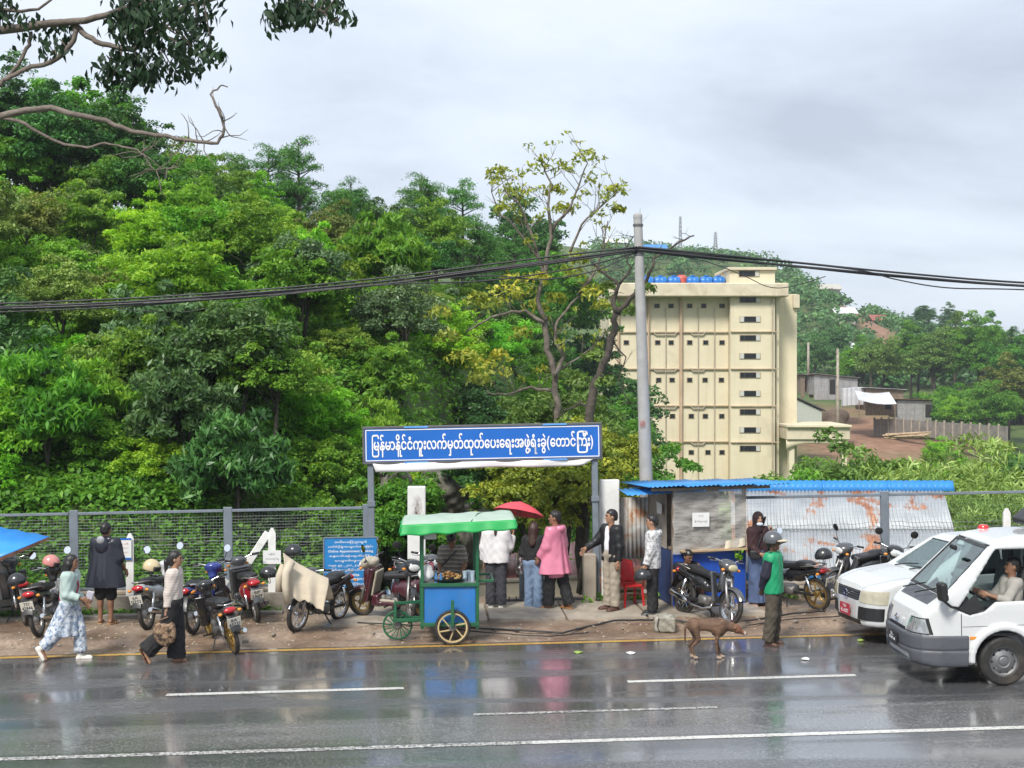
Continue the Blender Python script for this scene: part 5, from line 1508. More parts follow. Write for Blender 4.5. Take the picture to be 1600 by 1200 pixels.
tag(MB().bar(on_d(760, 24.93) + Vector((0, 0, .14)), on_d(930, 24.93) + Vector((0, 0, .14)), .06, .04, .006).build('threshold_rail', M_SFR, None), 'dark iron sliding-gate rail across the gate threshold', 'rail')
rf = thing('red_roof_house', 'low house with faded red tin roof below the gate', 'house', (1.1, 30.0, -2.6))
M_PINK = mat('faded_red_tin', (0.42, 0.17, 0.16), .5, var=.15, scale=2, dirt=(.30, .16, .14), dirt_amt=.5)
for k in range(6):
 x = -2.7 + k * .86
 MB().sheet((x, -1.2, 2.32), (x + .85, -1.2, 2.36), (x + .85, 2.6, 2.86), (x, 2.6, 2.82), 24, 1, lambda u, v: (0, 0, .012 * math.sin(u * 2 * math.pi * 4)), .01).build('roof_sheet', M_PINK, rf, True)
MB().box((-.1, .8, 1.1), (5, 3.3, 2.4)).build('wall', M_HW, rf)
MB().box((.5, -.9, .9), (.9, .06, 1.8)).build('door', M_WOOD, rf)
bc = thing('covered_motorbike', 'blue tarpaulin bundle behind the vendor by the gate', 'tarpaulin', tuple(on_d(680, 24.9)))
bf = Field((-.4, -.35, 0), (.4, .35, 1.0), .03)
bf.ell((0, 0, .72), (.24, .2, .16), .05).ell((.05, 0, .45), (.28, .2, .4), .08)
bf.build('cover', mat('blue_tarp', (0.03, 0.17, 0.50), .45, var=.2, bmp=.3), bc)

# ------------------------------------------------------------------ concrete pole and cables
YP = 26.2
pA = at(1011, 800, YP); pT = at(996.5, 337, YP)
pole = thing('concrete_pole', 'round concrete utility pole leaning slightly behind the kiosk', 'utility pole', (pA.x + .04, YP, -.9))
o_ = Vector(pole.location)
M_POLE = mat('pole_concrete', (0.36, 0.355, 0.35), .8, var=.1, scale=5, bmp=.15, dirt=(.22, .2, .18), dirt_amt=.4)
MB().tube([Vector((0, 0, 0)), pA - o_, pT - o_], [.14, .128, .080], 18).build('shaft', M_POLE, pole, True, 50)
MB().lathe([(.001, .05), (.05, .045), (.08, .02), (.086, 0), (.086, -.05), (.001, -.05)], 16, pT - o_).build('cap', M_POLE, pole)
for pz in (352, 388, 398):
 pc = at(996.5 + (pz - 337) * .0313, pz, YP) - o_
 MB().lathe([(.088, -.02), (.096, -.02), (.096, .02), (.088, .02)], 16, pc, closed=True).build('band', M_SFR, pole)
lettering('painted_mark', ['1', '8'], .10, .12, mat('faded_red_mark', (.40, .16, .13), .8), pole, tuple(at(1004, 662, YP - .135) - o_))
M_CAB = mat('black_cable', (0.018, 0.018, 0.020), .5, var=.2)
def cable(pts, r, label, group, sag=0.0):
 P = [at(px, py, YP - .1 + dy) for px, py, dy in pts]
 out = []
 n = len(P)
 for i in range(n - 1):
  p0 = P[max(i - 1, 0)]; p1 = P[i]; p2 = P[i + 1]; p3 = P[min(i + 2, n - 1)]
  for q in range(8):
   u = q / 8
   out.append(.5 * ((2 * p1) + (p2 - p0) * u + (2 * p0 - 5 * p1 + 4 * p2 - p3) * u * u + (3 * p1 - p0 - 3 * p2 + p3) * u ** 3))
 out.append(P[-1])
 o = MB().tube([v - out[0] for v in out], r, 6).build('overhead_cable', M_CAB, None, True, loc=tuple(out[0]))
 return tag(o, label, 'cable', group)
left = [[(996, 386), (860, 404), (700, 424), (560, 441), (400, 456), (200, 469), (0, 477), (-300, 486), (-700, 480)],
  [(996, 390), (860, 409), (700, 429), (560, 445), (400, 459), (200, 473), (0, 481), (-300, 490), (-700, 484)],
  [(996, 392), (860, 412), (700, 433), (560, 448), (400, 463), (200, 476), (0, 484), (-300, 494), (-700, 488)],
  [(996, 388), (880, 406), (740, 424), (600, 443), (400, 460), (200, 474), (0, 482), (-300, 492), (-700, 486)],
  [(996, 394), (900, 417), (760, 437), (640, 441), (520, 450), (380, 462), (200, 477), (0, 486), (-300, 497), (-700, 490)],
  [(990, 396), (930, 420), (850, 434), (770, 428), (690, 432), (600, 441), (400, 461), (200, 471), (0, 479), (-300, 488), (-700, 482)]]
ll = ['uppermost of the black cables running left from the pole', 'second black cable from the top running left from the pole', 'third black cable from the top running left from the pole', 'black cable twisted through the middle of the left bundle', 'lowest sagging cable of the left bundle', 'looping slack cable under the left bundle near the pole']
for k, p in enumerate(left):
 cable([(a, b_ + (k - 2.5) * 1.1 * min(1, abs(a - 996) / 60), .02 * math.sin(a * .01 + k * 1.1)) for a, b_ in p], [.017, .020, .018, .022, .014, .012][k], ll[k], 'cables running left of the pole')
right = [[(997, 386), (1100, 397), (1250, 412), (1400, 427), (1600, 443), (1900, 455), (2300, 452)],
         [(997, 390), (1100, 401), (1250, 417), (1400, 432), (1600, 447), (1900, 460), (2300, 457)],
         [(997, 392), (1100, 402), (1250, 415), (1400, 429), (1600, 445), (1900, 458), (2300, 455)],
         [(997, 388), (1100, 396), (1250, 409), (1350, 421), (1400, 434), (1480, 447), (1600, 450), (1900, 462), (2300, 460)],
         [(1010, 390), (1100, 404), (1160, 426), (1200, 444), (1235, 444), (1290, 428)]]
rl = ['uppermost of the black cables running right from the pole', 'lowest of the tight black cables running right from the pole', 'middle black cable of the bundle running right from the pole', 'slack cable dipping below the right bundle near the right edge', 'thin loop of cable hanging in front of the building parapet']
for k, p in enumerate(right):
 cable([(a, b_ + (k - 1) * 1.3 * min(1, abs(a - 997) / 60), .02 * math.sin(a * .01 + k)) for a, b_ in p], [.019, .021, .019, .012, .008][k], rl[k], 'cables running right of the pole')
cable([(-300, 455, 6), (0, 470, 6), (250, 487, 6), (330, 481, 6), (480, 455, 6), (640, 440, 6), (996, 392, 0)], .010, 'thin slack line drooping below the left cable bundle', 'cables running left of the pole')

# ------------------------------------------------------------------ lean-to shed with rusty roof
shd = thing('lean_to_shed', 'low shed with long rusty grey corrugated roof and blue ridge cap behind the right fence', 'shed', (4.15, 26.5, .42))
m, t, b = _nodes('rust_blotched_tin')
tcs = N(t, 'ShaderNodeTexCoord').outputs['Object']
nz = noise(t, 1.15, 5, .6, vec=tcs, dist=.6); nz2 = noise(t, 9, 5, .7, vec=tcs, stretch=(1, .4, .4))
ad = N(t, 'ShaderNodeMath', operation='MULTIPLY_ADD'); t.links.new(nz2, ad.inputs[0]); ad.inputs[1].default_value = .30; t.links.new(nz, ad.inputs[2])
base_c = ramp(t, noise(t, 2.5, 5, vec=tcs), [(.3, (.34, .365, .385)), (.7, (.48, .505, .52))])
rust = ramp(t, noise(t, 12, 4, vec=tcs), [(.35, (.26, .095, .04)), (.65, (.55, .25, .12))])
t.links.new(mixc(t, ramp(t, ad.outputs[0], [(.68, 0), (.74, .95)]), base_c, rust), b.inputs['Base Color'])
b.inputs['Roughness'].default_value = .5; b.inputs['Metallic'].default_value = .15
M_RUST = m
M_RBLUE = mat('blue_roof_sheet', (0.035, 0.24, 0.60), .4, var=.08, scale=2, dirt=(.08, .2, .4), dirt_amt=.4)
Lr = 4.35; ncol = 5
for r_ in range(2):
 for k in range(ncol):
  x0, x1 = Lr * k / ncol, Lr * (k + 1) / ncol
  ya, yb = (0, 1.34) if r_ == 0 else (1.26, 2.55)
  za, zb = 1.32 * ya / 2.55, 1.32 * yb / 2.55
  lift = .014 * r_ + .004 * (k % 2)
  sk = lambda y: .14 * y
  MB().sheet((x0 + sk(ya), ya, za + lift), (x1 + .04 + sk(ya), ya, za + lift), (x1 + .04 + sk(yb), yb, zb + lift), (x0 + sk(yb), yb, zb + lift), 72, 2, lambda u, v: (0, -.006 * math.sin(u * 2 * math.pi * 12), .011 * math.sin(u * 2 * math.pi * 12)), .003).build('roof_sheet', M_RUST, shd, True)
for k in range(5):
 x0 = -2.15 + k * 1.35
 MB().sheet((x0 + .36, 2.50, 1.31), (x0 + 1.36 + .36, 2.50, 1.31), (x0 + 1.36 + .36, 2.62, 1.52), (x0 + .36, 2.62, 1.52), 40, 1, lambda u, v: (0, 0, .010 * math.sin(u * 2 * math.pi * 11)), .006).build('ridge_cap', M_RBLUE, shd, True)
MB().box((Lr / 2 + .1, 1.4, -1.2), (Lr - .2, 2.0, 2.7)).build('wall', M_WOOD, shd)
MB().box((Lr / 2, -.06, -.45), (Lr, .04, .9)).build('front_board', M_RBLUE, shd)
MB().box((2.3, -.5, .02), (1.0, .5, .12), None, .02).build('blue_sheet', M_RBLUE, shd)

# ------------------------------------------------------------------ kiosk
KY = R(9.5)
pk = gp(1108, 957); 
ks = thing('kiosk', 'small street kiosk with blue plywood base, clear plastic sheet and blue tin roof', 'kiosk', (pk.x, pk.y, pk.z + .09), KY)
M_KBL = mat('kiosk_blue', (0.012, 0.075, 0.42), .45, var=.12, scale=3, dirt=(.02, .04, .16), dirt_amt=.6)
M_KBD = mat('kiosk_side_blue', (0.02, 0.045, 0.14), .6, var=.2, scale=3)
kw, kd = 1.30, 1.55
MB().box((0, 0, .50), (kw, .03, .92), None, .006).build('front_panel', M_KBL, ks)
MB().box((-kw / 2 + .012, kd / 2 + .02, .50), (.025, kd, .92)).build('side_panel', M_KBD, ks)
MB().box((kw / 2 - .012, kd / 2 + .02, .50), (.025, kd, .92)).build('side_panel', M_KBL, ks)
MB().box((0, kd + .03, 1.0), (kw, .03, 2.0)).build('back_wall', M_WOOD, ks)
MB().box((-kw / 2 + .005, kd * .62, 1.50), (.02, kd * .7, 1.06)).build('plywood_side', mat('grey_ply', (.30, .27, .23), .85, var=.25, scale=3, dirt=(.14, .12, .1), dirt_amt=.7), ks)
for x, y in ((-kw / 2 + .02, .02), (kw / 2 - .02, .02), (-kw / 2 + .02, kd), (kw / 2 - .02, kd)):
 MB().box((x, y, 1.03), (.06, .06, 2.1), None, .005).build('post', M_WOOD, ks)
MB().box((0, kd / 2, .98), (kw - .08, kd - .1, .03)).build('counter', M_WOOD, ks)
MB().box((.08, -.12, 1.00), (1.25, .16, .025), rotm(0, -.02, 0)).build('shelf_board', mat('pale_plank', (.42, .30, .18), .75, var=.2), ks)
m, t, b = _nodes('clear_plastic_sheet')
fol = noise(t, 5, 6, .6, stretch=(.5, 1, 2.2), dist=1.2)
b.inputs['Base Color'].default_value = (.50, .48, .45, 1); b.inputs['Roughness'].default_value = .22
t.links.new(ramp(t, fol, [(.35, .34), (.6, .70)]), b.inputs['Alpha'])
bump(t, b, noise(t, 7, 5, .6, stretch=(.4, 1, 2.6), dist=1.6), .45, .03)
def plast(u, v):
 return (.01 * math.sin(v * 21), -.035 - .022 * math.sin(u * 6 + v * 5) * math.sin(v * 3.1) - .009 * math.sin(u * 17 - v * 15) - .004 * math.sin(v * 36 + 7 * math.sin(u * 4)), -.05 * math.sin(u * 3.14) * (1 - v) * .6)
MB().sheet((-kw / 2 - .02, -.03, .93), (kw / 2 + .03, -.03, 1.02), (kw / 2 + .01, -.02, 2.04), (-kw / 2, -.02, 2.02), 46, 40, plast).build('plastic_sheet', m, ks, True)
MB().sheet((.25, -.07, 1.0), (.62, -.08, 1.06), (.62, -.06, 1.20), (.28, -.06, 1.14), 10, 6, lambda u, v: (0, -.02 * math.sin(u * 9), .01 * math.sin(u * 7))).build('plastic_fold', mat('yellowed_plastic', (.55, .50, .40), .4, var=.2), ks, True)
nt_ = MB().box((-.18, -.105, 1.52), (.30, .006, .24)).build('paper_sign', M_PAPER, ks)
lettering('text_line', ['အသင့်'], .09, .035, M_INK, nt_, (-.18, -.1095, 1.585)); lettering('text_line', ['ရ', 'ိုက်', 'ကူး', 'သည်'], .22, .05, M_INK, nt_, (-.18, -.1095, 1.49))
MB().sheet((-kw / 2 - .07, .45, 1.56), (-kw / 2 - .07, .75, 1.56), (-kw / 2 - .07, .78, 1.76), (-kw / 2 - .07, .42, 1.74), 4, 3).build('paper_scrap', M_PAPER, ks)
nsh = 4
for k in range(nsh):
 x0 = -kw / 2 - .48 + k * .62; x1 = x0 + .64
 MB().sheet((x0, -.28, 2.10 + .004 * k), (x1, -.28, 2.13 + .004 * k), (x1, kd + .2, 2.06 + .004 * k), (x0, kd + .2, 2.03 + .004 * k), 48, 1, lambda u, v: (0, 0, .011 * math.sin(u * 2 * math.pi * 8)), .006).build('roof_sheet', M_RBLUE, ks, True)
for y in (-.1, kd * .5, kd): MB().bar((-kw / 2 - .4, y, 2.035 - .035 * y), (kw / 2 + .4, y, 2.065 - .035 * y), .05, .05).build('rafter', M_WOOD, ks)
aw = MB().sheet((-kw / 2 - .72, .25, 1.92), (-kw / 2 + .52, -.22, 2.03), (-kw / 2 + .52, .75, 2.07), (-kw / 2 - .72, .95, 1.97), 60, 1, lambda u, v: (0, 0, .011 * math.sin(u * 2 * math.pi * 13)), .006).build('awning_sheet', M_RBLUE, ks, True)
MB().bar((-kw / 2 - .66, .5, 1.91), (-kw / 2 + .05, .5, 1.98), .04, .04).build('awning_rafter', M_SFR, ks)
V, Fq, rnd = clump_leaves(np.array([[.50, -.14, .96], [.46, -.15, .88], [.53, -.13, .84]]), np.array([.07, .06, .05]), 16, .09, .045, rng, hang=.4)
put('hanging_sprig', leaf_mesh('sprig', V, Fq, rnd), L_BRI, ks).color = (1, 1, 1, 1)

# ------------------------------------------------------------------ blue roof corner of a stall at the left edge
st_ = thing('street_stall', 'corner of a stall with bright blue tin roof at the left edge', 'stall', tuple(gp(-60, 985)), ROAD_A)
M_RB2 = mat('bright_blue_sheet', (0.03, 0.26, 0.72), .4, var=.06, scale=3)
o_ = Vector(st_.location)
def sl(px, py, Y): return rotm(0, 0, -ROAD_A) @ (at(px, py, Y) - o_)
MB().sheet(sl(-260, 915, 22.6), sl(0, 870, 22.9), sl(78, 838, 23.6), sl(-260, 775, 25.0), 40, 2, lambda u, v: (0, 0, .010 * math.sin(u * 2 * math.pi * 12)), .012).build('roof_sheet', M_RB2, st_, True)
MB().bar(sl(-260, 920, 22.6), sl(0, 875, 22.9), .03, .05).build('fascia', M_RWOOD, st_); MB().bar(sl(0, 874, 22.9), sl(76, 841, 23.6), .03, .05).build('fascia', M_RWOOD, st_)
a = sl(-230, 950, 24.3); c = sl(24, 870, 24.3)
MB().box(((a.x + c.x) / 2, c.y, .62), (c.x - a.x, .08, 1.25)).build('back_wall', mat('pale_stall_wall', (.50, .48, .46), .8, var=.08), st_)
for px in (-200, -20): MB().tube([sl(px, 990, 23.3), sl(px, 862, 23.3)], .03, 8).build('pole', M_WOOD, st_)

# ------------------------------------------------------------------ small street things
M_REDP = mat('red_plastic', (0.55, 0.018, 0.02), .35, var=.06)
chp = gp(985, 958)
ch = thing('plastic_chair', 'red plastic chair in front of the kiosk entrance', 'chair', (chp.x, chp.y + .1, chp.z + .1), R(200)); ch.scale = (.88, .88, .88)
MB().box((0, 0, .42), (.42, .42, .035), None, .012).build('seat', M_REDP, ch)
for x in (-.18, .18):
 for y in (-.18, .18):
  MB().bar((x, y, .41), (x * 1.15, y * 1.15, 0), .04, .03, .005).build('leg', M_REDP, ch)
MB().sheet((-.2, -.19, .44), (.2, -.19, .44), (.17, -.27, .84), (-.17, -.27, .84), 10, 8, lambda u, v: (0, -.05 * (1 - (2 * u - 1) ** 2), .05 * (1 - (2 * u - 1) ** 2) * v), .02).build('backrest', M_REDP, ch, True)
for x in (-.21, .21):
 MB().tube([(x, -.21, .62), (x * 1.05, 0, .63), (x * 1.03, .16, .60), (x, .17, .43)], .018, 8).build('armrest', M_REDP, ch, True)
bx = gp(1038, 987)
bg = thing('rock_in_sack', 'grey plastic-wrapped block standing on the road edge before the kiosk', 'block', tuple(bx))
bfl = Field((-.24, -.2, 0), (.24, .2, .36), .016)
bfl.box((0, 0, .125), (.165, .13, .12), .03, .02).ell((-.06, 0, .24), (.11, .12, .05), .04).ell((.07, .02, .24), (.10, .1, .04), .04)
gX, gY, gZ = bfl.grid(); bfl.D = bfl.D + .008 * np.sin(gX * 40 + gZ * 25) * np.sin(gY * 37 + gZ * 30)
bfl.build('block', mat('dirty_plastic', (.30, .285, .235), .45, var=.4, scale=12, bmp=.4, dirt=(.10, .085, .06), dirt_amt=.9, dirt_scale=7), bg)
MB().tube([(-.10, -.14, .24), (-.13, -.155, .12), (-.09, -.15, .02)], .008, 6).build('tie', M_CAB, bg)
rr = random.Random(77)
for k, (pts, lab) in enumerate((([(730, 992), (800, 991), (880, 993), (960, 984), (1040, 981), (1130, 984), (1230, 972), (1300, 968)], 'black hose snaking along the pavement edge'), ([(560, 985), (660, 991), (760, 996), (860, 999), (930, 994)], 'thin black cable lying on the mud behind the cart'), ([(1170, 985), (1240, 978), (1330, 975), (1420, 980)], 'thin dark cable on the mud before the parked car'))):
 P = [gp(a, b_) for a, b_ in pts]; P = [p + Vector((0, 0, .05 + float(shoulder_z(p.dot(RU), p.dot(RN))))) for p in P]
 Q = []
 for i in range(len(P) - 1):
  for q in range(6): Q.append(P[i].lerp(P[i + 1], q / 6) + Vector((rr.uniform(-.01, .01), rr.uniform(-.03, .03), 0)))
 tag(MB().tube([v - Q[0] for v in Q], .016 if k == 0 else .010, 6).build('ground_hose', M_CAB, None, True, loc=tuple(Q[0])), lab, 'hose')
tag(MB().tube([rd(-11, 24.86, .32) - rd(-11, 24.86, .32), rd(-6, 24.86, .31) - rd(-11, 24.86, .32), rd(-2.7, 24.86, .33) - rd(-11, 24.86, .32)], .018, 8).build('green_hose', mat('green_hose', (.06, .22, .12), .5), None, True, loc=tuple(rd(-11, 24.86, .32))), 'green hose running along the foot of the left wall', 'hose')
lit = [(1258, 1031, 'crumpled white scrap right of the man in green'), (985, 1022, 'flattened white plastic bag left of the dog'), (903, 1021, 'fallen pale green leaf on the wet road'), (1345, 1002, 'green leaf litter under the car bumper')]
for k, (px, py, lab) in enumerate(lit):
 p = gp(px, py); mb = MB()
 n = 7; pts = [(.06 * (1 + .3 * math.sin(q * 2.3 + k)) * math.cos(6.28 * q / n), .06 * math.sin(6.28 * q / n), .012 + .012 * math.sin(q * 1.9 + k)) for q in range(n)]
 mb.add(pts + [(0, 0, .035)] + [(x * .9, y * .9, .002) for x, y, z in pts], [(q, (q + 1) % n, n) for q in range(n)] + [(q, n + 1 + q, n + 1 + (q + 1) % n, (q + 1) % n) for q in range(n)])
 tag(mb.build('litter' if 'leaf' not in lab else 'fallen_leaf', M_PAPER if 'leaf' not in lab else mat('fallen_leaf', (.25, .36, .08), .6), None, loc=(p.x, p.y, p.z + .006 + (max(0, shoulder_z(p.dot(RU), p.dot(RN))) if p.dot(RN) > 21.8 else 0))), lab, 'litter' if 'leaf' not in lab else 'leaf')
mb = MB()
for k in range(40):
 s_ = rr.uniform(-12, 8.5); d_ = 22.42 + rr.gauss(0, .10); a = rr.uniform(.025, .07)
 mb.box(rd(s_, d_, shoulder_z(s_, d_) + a * .25), (a * rr.uniform(.9, 1.9), a, a * .7), rotm(rr.uniform(-.4, .4), rr.uniform(-.4, .4), rr.uniform(0, 3)), a * .22)
tag(mb.build('rubble', M_CONCD, None), 'broken bits of kerb and stone along the muddy pavement edge', 'rubble', kind='stuff')
# stones and weeds along the wall foot
V, Fq, rnd = clump_leaves(np.array([tuple(rd(rng.uniform(-11.5, -2.6), rng.uniform(24.55, 24.86), rng.uniform(.05, .18))) for _ in range(150)] + [tuple(rd(rng.uniform(2.7, 9), rng.uniform(24.6, 24.9), rng.uniform(.05, .2))) for _ in range(70)]), rng.uniform(.05, .13, 220), 14, .10, .04, rng)
tag(put('wall_weeds', leaf_mesh('wall_weeds', V, Fq, rnd), L_MID), 'weeds growing along the foot of the fence walls', 'weeds', kind='stuff')
mb = MB()
for k in range(700):
 s_, d_ = rr.uniform(-12, 9), rr.uniform(21.9, 24.4); r_ = rr.uniform(.008, .028)
 p = rd(s_, d_, shoulder_z(s_, d_) + r_ * .3)
 mb.ball(p, (r_, r_ * rr.uniform(.6, 1), r_ * .6), 5, 4)
tag(mb.build('gravel', mat('grit', (.36, .31, .25), .8, var=.4, scale=30), None), 'loose grit scattered over the muddy shoulder', 'gravel', kind='stuff')
# ================================================================== motorbikes
M_TYRE = mat('tyre_rubber', (0.022, 0.021, 0.020), .75, var=.25, scale=8, dirt=(.12, .095, .07), dirt_amt=.5, dirt_scale=4)
M_CHR = mat('chrome', (0.62, 0.62, 0.62), .18, metal=1.0, var=.08)
M_ALU = mat('cast_aluminium', (0.36, 0.355, 0.345), .42, metal=.7, var=.2, dirt=(.12, .09, .06), dirt_amt=.7)
M_ENG = mat('engine_metal', (0.16, 0.155, 0.15), .5, metal=.5, var=.3, dirt=(.09, .07, .05), dirt_amt=.8)
M_SEAT = mat('seat_vinyl', (0.018, 0.018, 0.019), .42, var=.25, scale=5)
M_PLB = mat('black_plastic', (0.020, 0.020, 0.021), .38, var=.2)
M_TAIL = mat('tail_lamp_red', (0.45, 0.012, 0.018), .15, var=.1, coat=.6)
M_AMB = mat('amber_lens', (0.70, 0.25, 0.02), .15, var=.05, coat=.5)
M_LENS = mat('lamp_lens', (0.60, 0.62, 0.62), .08, var=.05, coat=1.0, spec=.8)
M_MIR = mat('mirror_glass', (0.88, 0.90, 0.92), .03, metal=1.0, var=.01)
M_PLATE = mat('plate_cream', (0.60, 0.58, 0.50), .5, var=.06)
M_GOLD = mat('gold_rim', (0.42, 0.28, 0.09), .35, metal=.8, var=.15, dirt=(.15, .1, .06), dirt_amt=.6)
def paintm(name, col): return mat(name, col, .28, var=.08, scale=4, coat=.7, dirt=tuple(c * .5 + .05 for c in col), dirt_amt=.35, dirt_scale=5)
AXY = rotm(R(90), 0, 0)
def wheel_meshes(Rt, rt, spokes):
 tyre = MB().lathe([(Rt - rt + rt * math.cos(a * math.pi / 6), rt * .95 * math.sin(a * math.pi / 6)) for a in range(12)], 40, rot=AXY, closed=True).mesh('tyre', True)
 ri = Rt - 1.9 * rt
 mb = MB().lathe([(ri - .018, -.024), (ri + .012, -.028), (ri + .012, .028), (ri - .018, .024), (ri - .010, 0)], 36, rot=AXY, closed=True)
 mb.lathe([(.001, -.045), (.045, -.045), (.05, -.02), (.05, .02), (.045, .045), (.001, .045)], 18, rot=AXY)
 if spokes == 'cast':
  for k in range(5):
   a = 2 * math.pi * k / 5
   mb.bar((.04 * math.cos(a), 0, .04 * math.sin(a)), ((ri - .01) * math.cos(a + .12), 0, (ri - .01) * math.sin(a + .12)), .022, .03, .004, up=(0, 1, 0))
 else:
  for k in range(24):
   a = 2 * math.pi * k / 24; y = .03 if k % 2 else -.03
   mb.tube([(.045 * math.cos(a + .5 * (1 if k % 4 < 2 else -1)), y, .045 * math.sin(a + .5 * (1 if k % 4 < 2 else -1))), ((ri - .01) * math.cos(a), 0, (ri - .01) * math.sin(a))], .0035, 4, cap=False)
 return tyre, mb.mesh('rim', True, 40)
def fender_mesh(r, a0, a1, w, n=18):
 vs = []; fs = []
 for i in range(n + 1):
  a = R(a0 + (a1 - a0) * i / n)
  for j in range(7):
   y = w * (j / 3 - 1); rr_ = r - .035 * (y / w) ** 2 - .012 * abs(y / w) ** 6
   vs.append((rr_ * math.cos(a), y, rr_ * math.sin(a)))
  for j in range(7):
   y = w * .9 * (j / 3 - 1); rr_ = r - .012 - .035 * (y / w) ** 2
   vs.append((rr_ * math.cos(a), y, rr_ * math.sin(a)))
 for i in range(n):
  for j in range(6):
   q = i * 14 + j
   fs.append((q, q + 14, q + 15, q + 1)); q += 7
   fs.append((q, q + 1, q + 15, q + 14))
  fs.append((i * 14, i * 14 + 7, i * 14 + 21, i * 14 + 14)); fs.append((i * 14 + 6, i * 14 + 20, i * 14 + 27, i * 14 + 13))
 for i in (0, n):
  for j in range(6):
   q = i * 14 + j; fs.append((q, q + 1, q + 8, q + 7))
 return npmesh('fender', vs, fs, True, 50)
def sym(fn):
 for s_ in (-1, 1): fn(s_)
BK = {}
def bike_kit(kind):
 "meshes of a prototype, each (part name, mesh, colour role)"
 if kind in BK: return BK[kind]
 h = .0125; out = []
 sc = kind == 'scooter'
 Rt = .245 if sc else .285; rt = .045 if sc else .036
 Fx, Rx = (.60, -.56) if sc else (.62, -.60)
 fl = lambda: Field((-1.0, -.30, .1), (.85, .30, 1.15), h)
 # headstock cowl
 f = fl()
 f.ell((.40, 0, .94), (.14, .15, .085), .04).ell((.47, 0, .90), (.10, .125, .085), .05).ell((.33, 0, .97), (.08, .10, .05), .03)
 f.cap((.36, 0, .90), (.34, 0, .80), .08, .07, .05)
 out.append(('cowl', f.mesh('cowl'), 'cowl'))
 f = Field((.40, -.2, .78), (.68, .2, 1.02), h * .8); f.ell((.555, 0, .895), (.035, .095, .06), .02); out.append(('headlight', f.mesh('headlight'), 'lens'))
 # leg shield
 f = fl()
 if sc:
  f.box((.37, 0, .58), (.045, .20, .30), .04, .03, rot=rotm(0, R(-14), 0)).ell((.42, 0, .66), (.11, .13, .27), .06)
  f.box((.33, 0, .62), (.03, .13, .2), .02, .0, 's', rot=rotm(0, R(-14), 0))
  f.box((.08, 0, .27), (.26, .165, .035), .03, .03); f.box((.27, 0, .33), (.07, .17, .09), .04, .05)
 else:
  for s_ in (-1, 1):
   f.box((.31, s_ * .145, .56), (.022, .075, .25), .02, .03, rot=rotm(0, R(-12), s_ * R(-22)))
  f.ell((.385, 0, .68), (.07, .10, .20), .05).cap((.36, 0, .74), (.25, 0, .52), .06, .055, .04)
 out.append(('leg_shield', f.mesh('leg_shield'), 'shield'))
 if sc:
  f = fl(); f.box((.285, 0, .60), (.02, .15, .22), .02, .02, rot=rotm(0, R(-14), 0)).box((.10, 0, .315), (.23, .14, .02), .01, .02)
  out.append(('inner_panel', f.mesh('inner_panel'), 'inner'))
 # body
 f = fl()
 if sc:
  f.cap((-.13, 0, .50), (-.68, 0, .70), .145, .085, .05).ell((-.30, 0, .50), (.30, .165, .17), .06).ell((-.72, 0, .72), (.12, .10, .065), .05)
 else:
  for s_ in (-1, 1):
   f.cap((-.05, s_ * .035, .56), (-.70, s_ * .05, .70), .075, .055, .04)
  f.cap((.26, 0, .53), (-.05, 0, .50), .058, .065, .05).ell((-.22, 0, .58), (.22, .125, .12), .06).ell((-.74, 0, .72), (.10, .085, .05), .04)
 out.append(('body_panel', f.mesh('body_panel'), 'body'))
 f = fl(); f.box((-.20, 0, .745), (.34, .118, .05), .045, .03, rot=rotm(0, R(4), 0)).ell((-.42, 0, .80), (.20, .11, .05), .04).ell((.05, 0, .72), (.12, .085, .06), .04)
 out.append(('seat', f.mesh('seat'), 'seat'))
 f = Field((-.95, -.2, .6), (-.65, .2, .85), .009); f.ell((-.80, 0, .715), (.055, .10, .05), .02); out.append(('tail_light', f.mesh('tail_light'), 'tail'))
 for s_ in (-1, 1):
  out.append(('indicator', MB().ball((-.78, s_ * .15, .68), (.03, .035, .025)).mesh('indicator', True), 'amber'))
  out.append(('indicator', MB().ball((.50, s_ * .16, .86), (.03, .035, .025)).mesh('indicator', True), 'amber'))
 # engine and exhaust
 f = fl()
 f.box((-.02, 0, .30), (.15, .085, .085), .04, .03).cap((.08, 0, .31), (.27, 0, .35), .062, .055, .03).ell((-.06, .09, .30), (.10, .04, .08), .02).ell((-.02, -.09, .30), (.09, .04, .085), .02)
 if not sc:
  gX, gY, gZ = f.grid(); f.D = f.D + .006 * np.sin(gX * 190) * (gX > .12)
 out.append(('engine', f.mesh('engine'), 'engine'))
 mb = MB().tube([(.22, -.05, .30), (.20, -.08, .22), (.05, -.13, .18), (-.25, -.14, .21), (-.36, -.15, .25)], .018, 10)
 out.append(('exhaust_pipe', mb.mesh('exhaust_pipe', True), 'exhaust'))
 out.append(('muffler', MB().tube([(-.34, -.155, .245), (-.40, -.158, .26), (-.76, -.165, .345), (-.79, -.166, .352)], [.03, .05, .052, .035], 14).mesh('muffler', True, 50), 'exhaust'))
 # fork, shocks, swing arm
 top = (.43, .80)
 for s_ in (-1, 1):
  out.append(('fork_leg', MB().tube([(Fx, s_ * .062, Rt), (Fx - .08, s_ * .062, Rt + .22), (top[0], s_ * .05, top[1])], [.026, .024, .018], 10).mesh('fork_leg', True), 'fork'))
  out.append(('shock_absorber', MB().tube([(Rx, s_ * .115, Rt + .02), (Rx + .05, s_ * .115, Rt + .14), (Rx + .12, s_ * .11, .60)], [.016, .030, .028], 10).mesh('shock', True), 'chrome'))
  out.append(('swing_arm', MB().bar((-.02, s_ * .075, .29), (Rx, s_ * .09, Rt), .03, .045, .006).mesh('swing_arm'), 'black'))
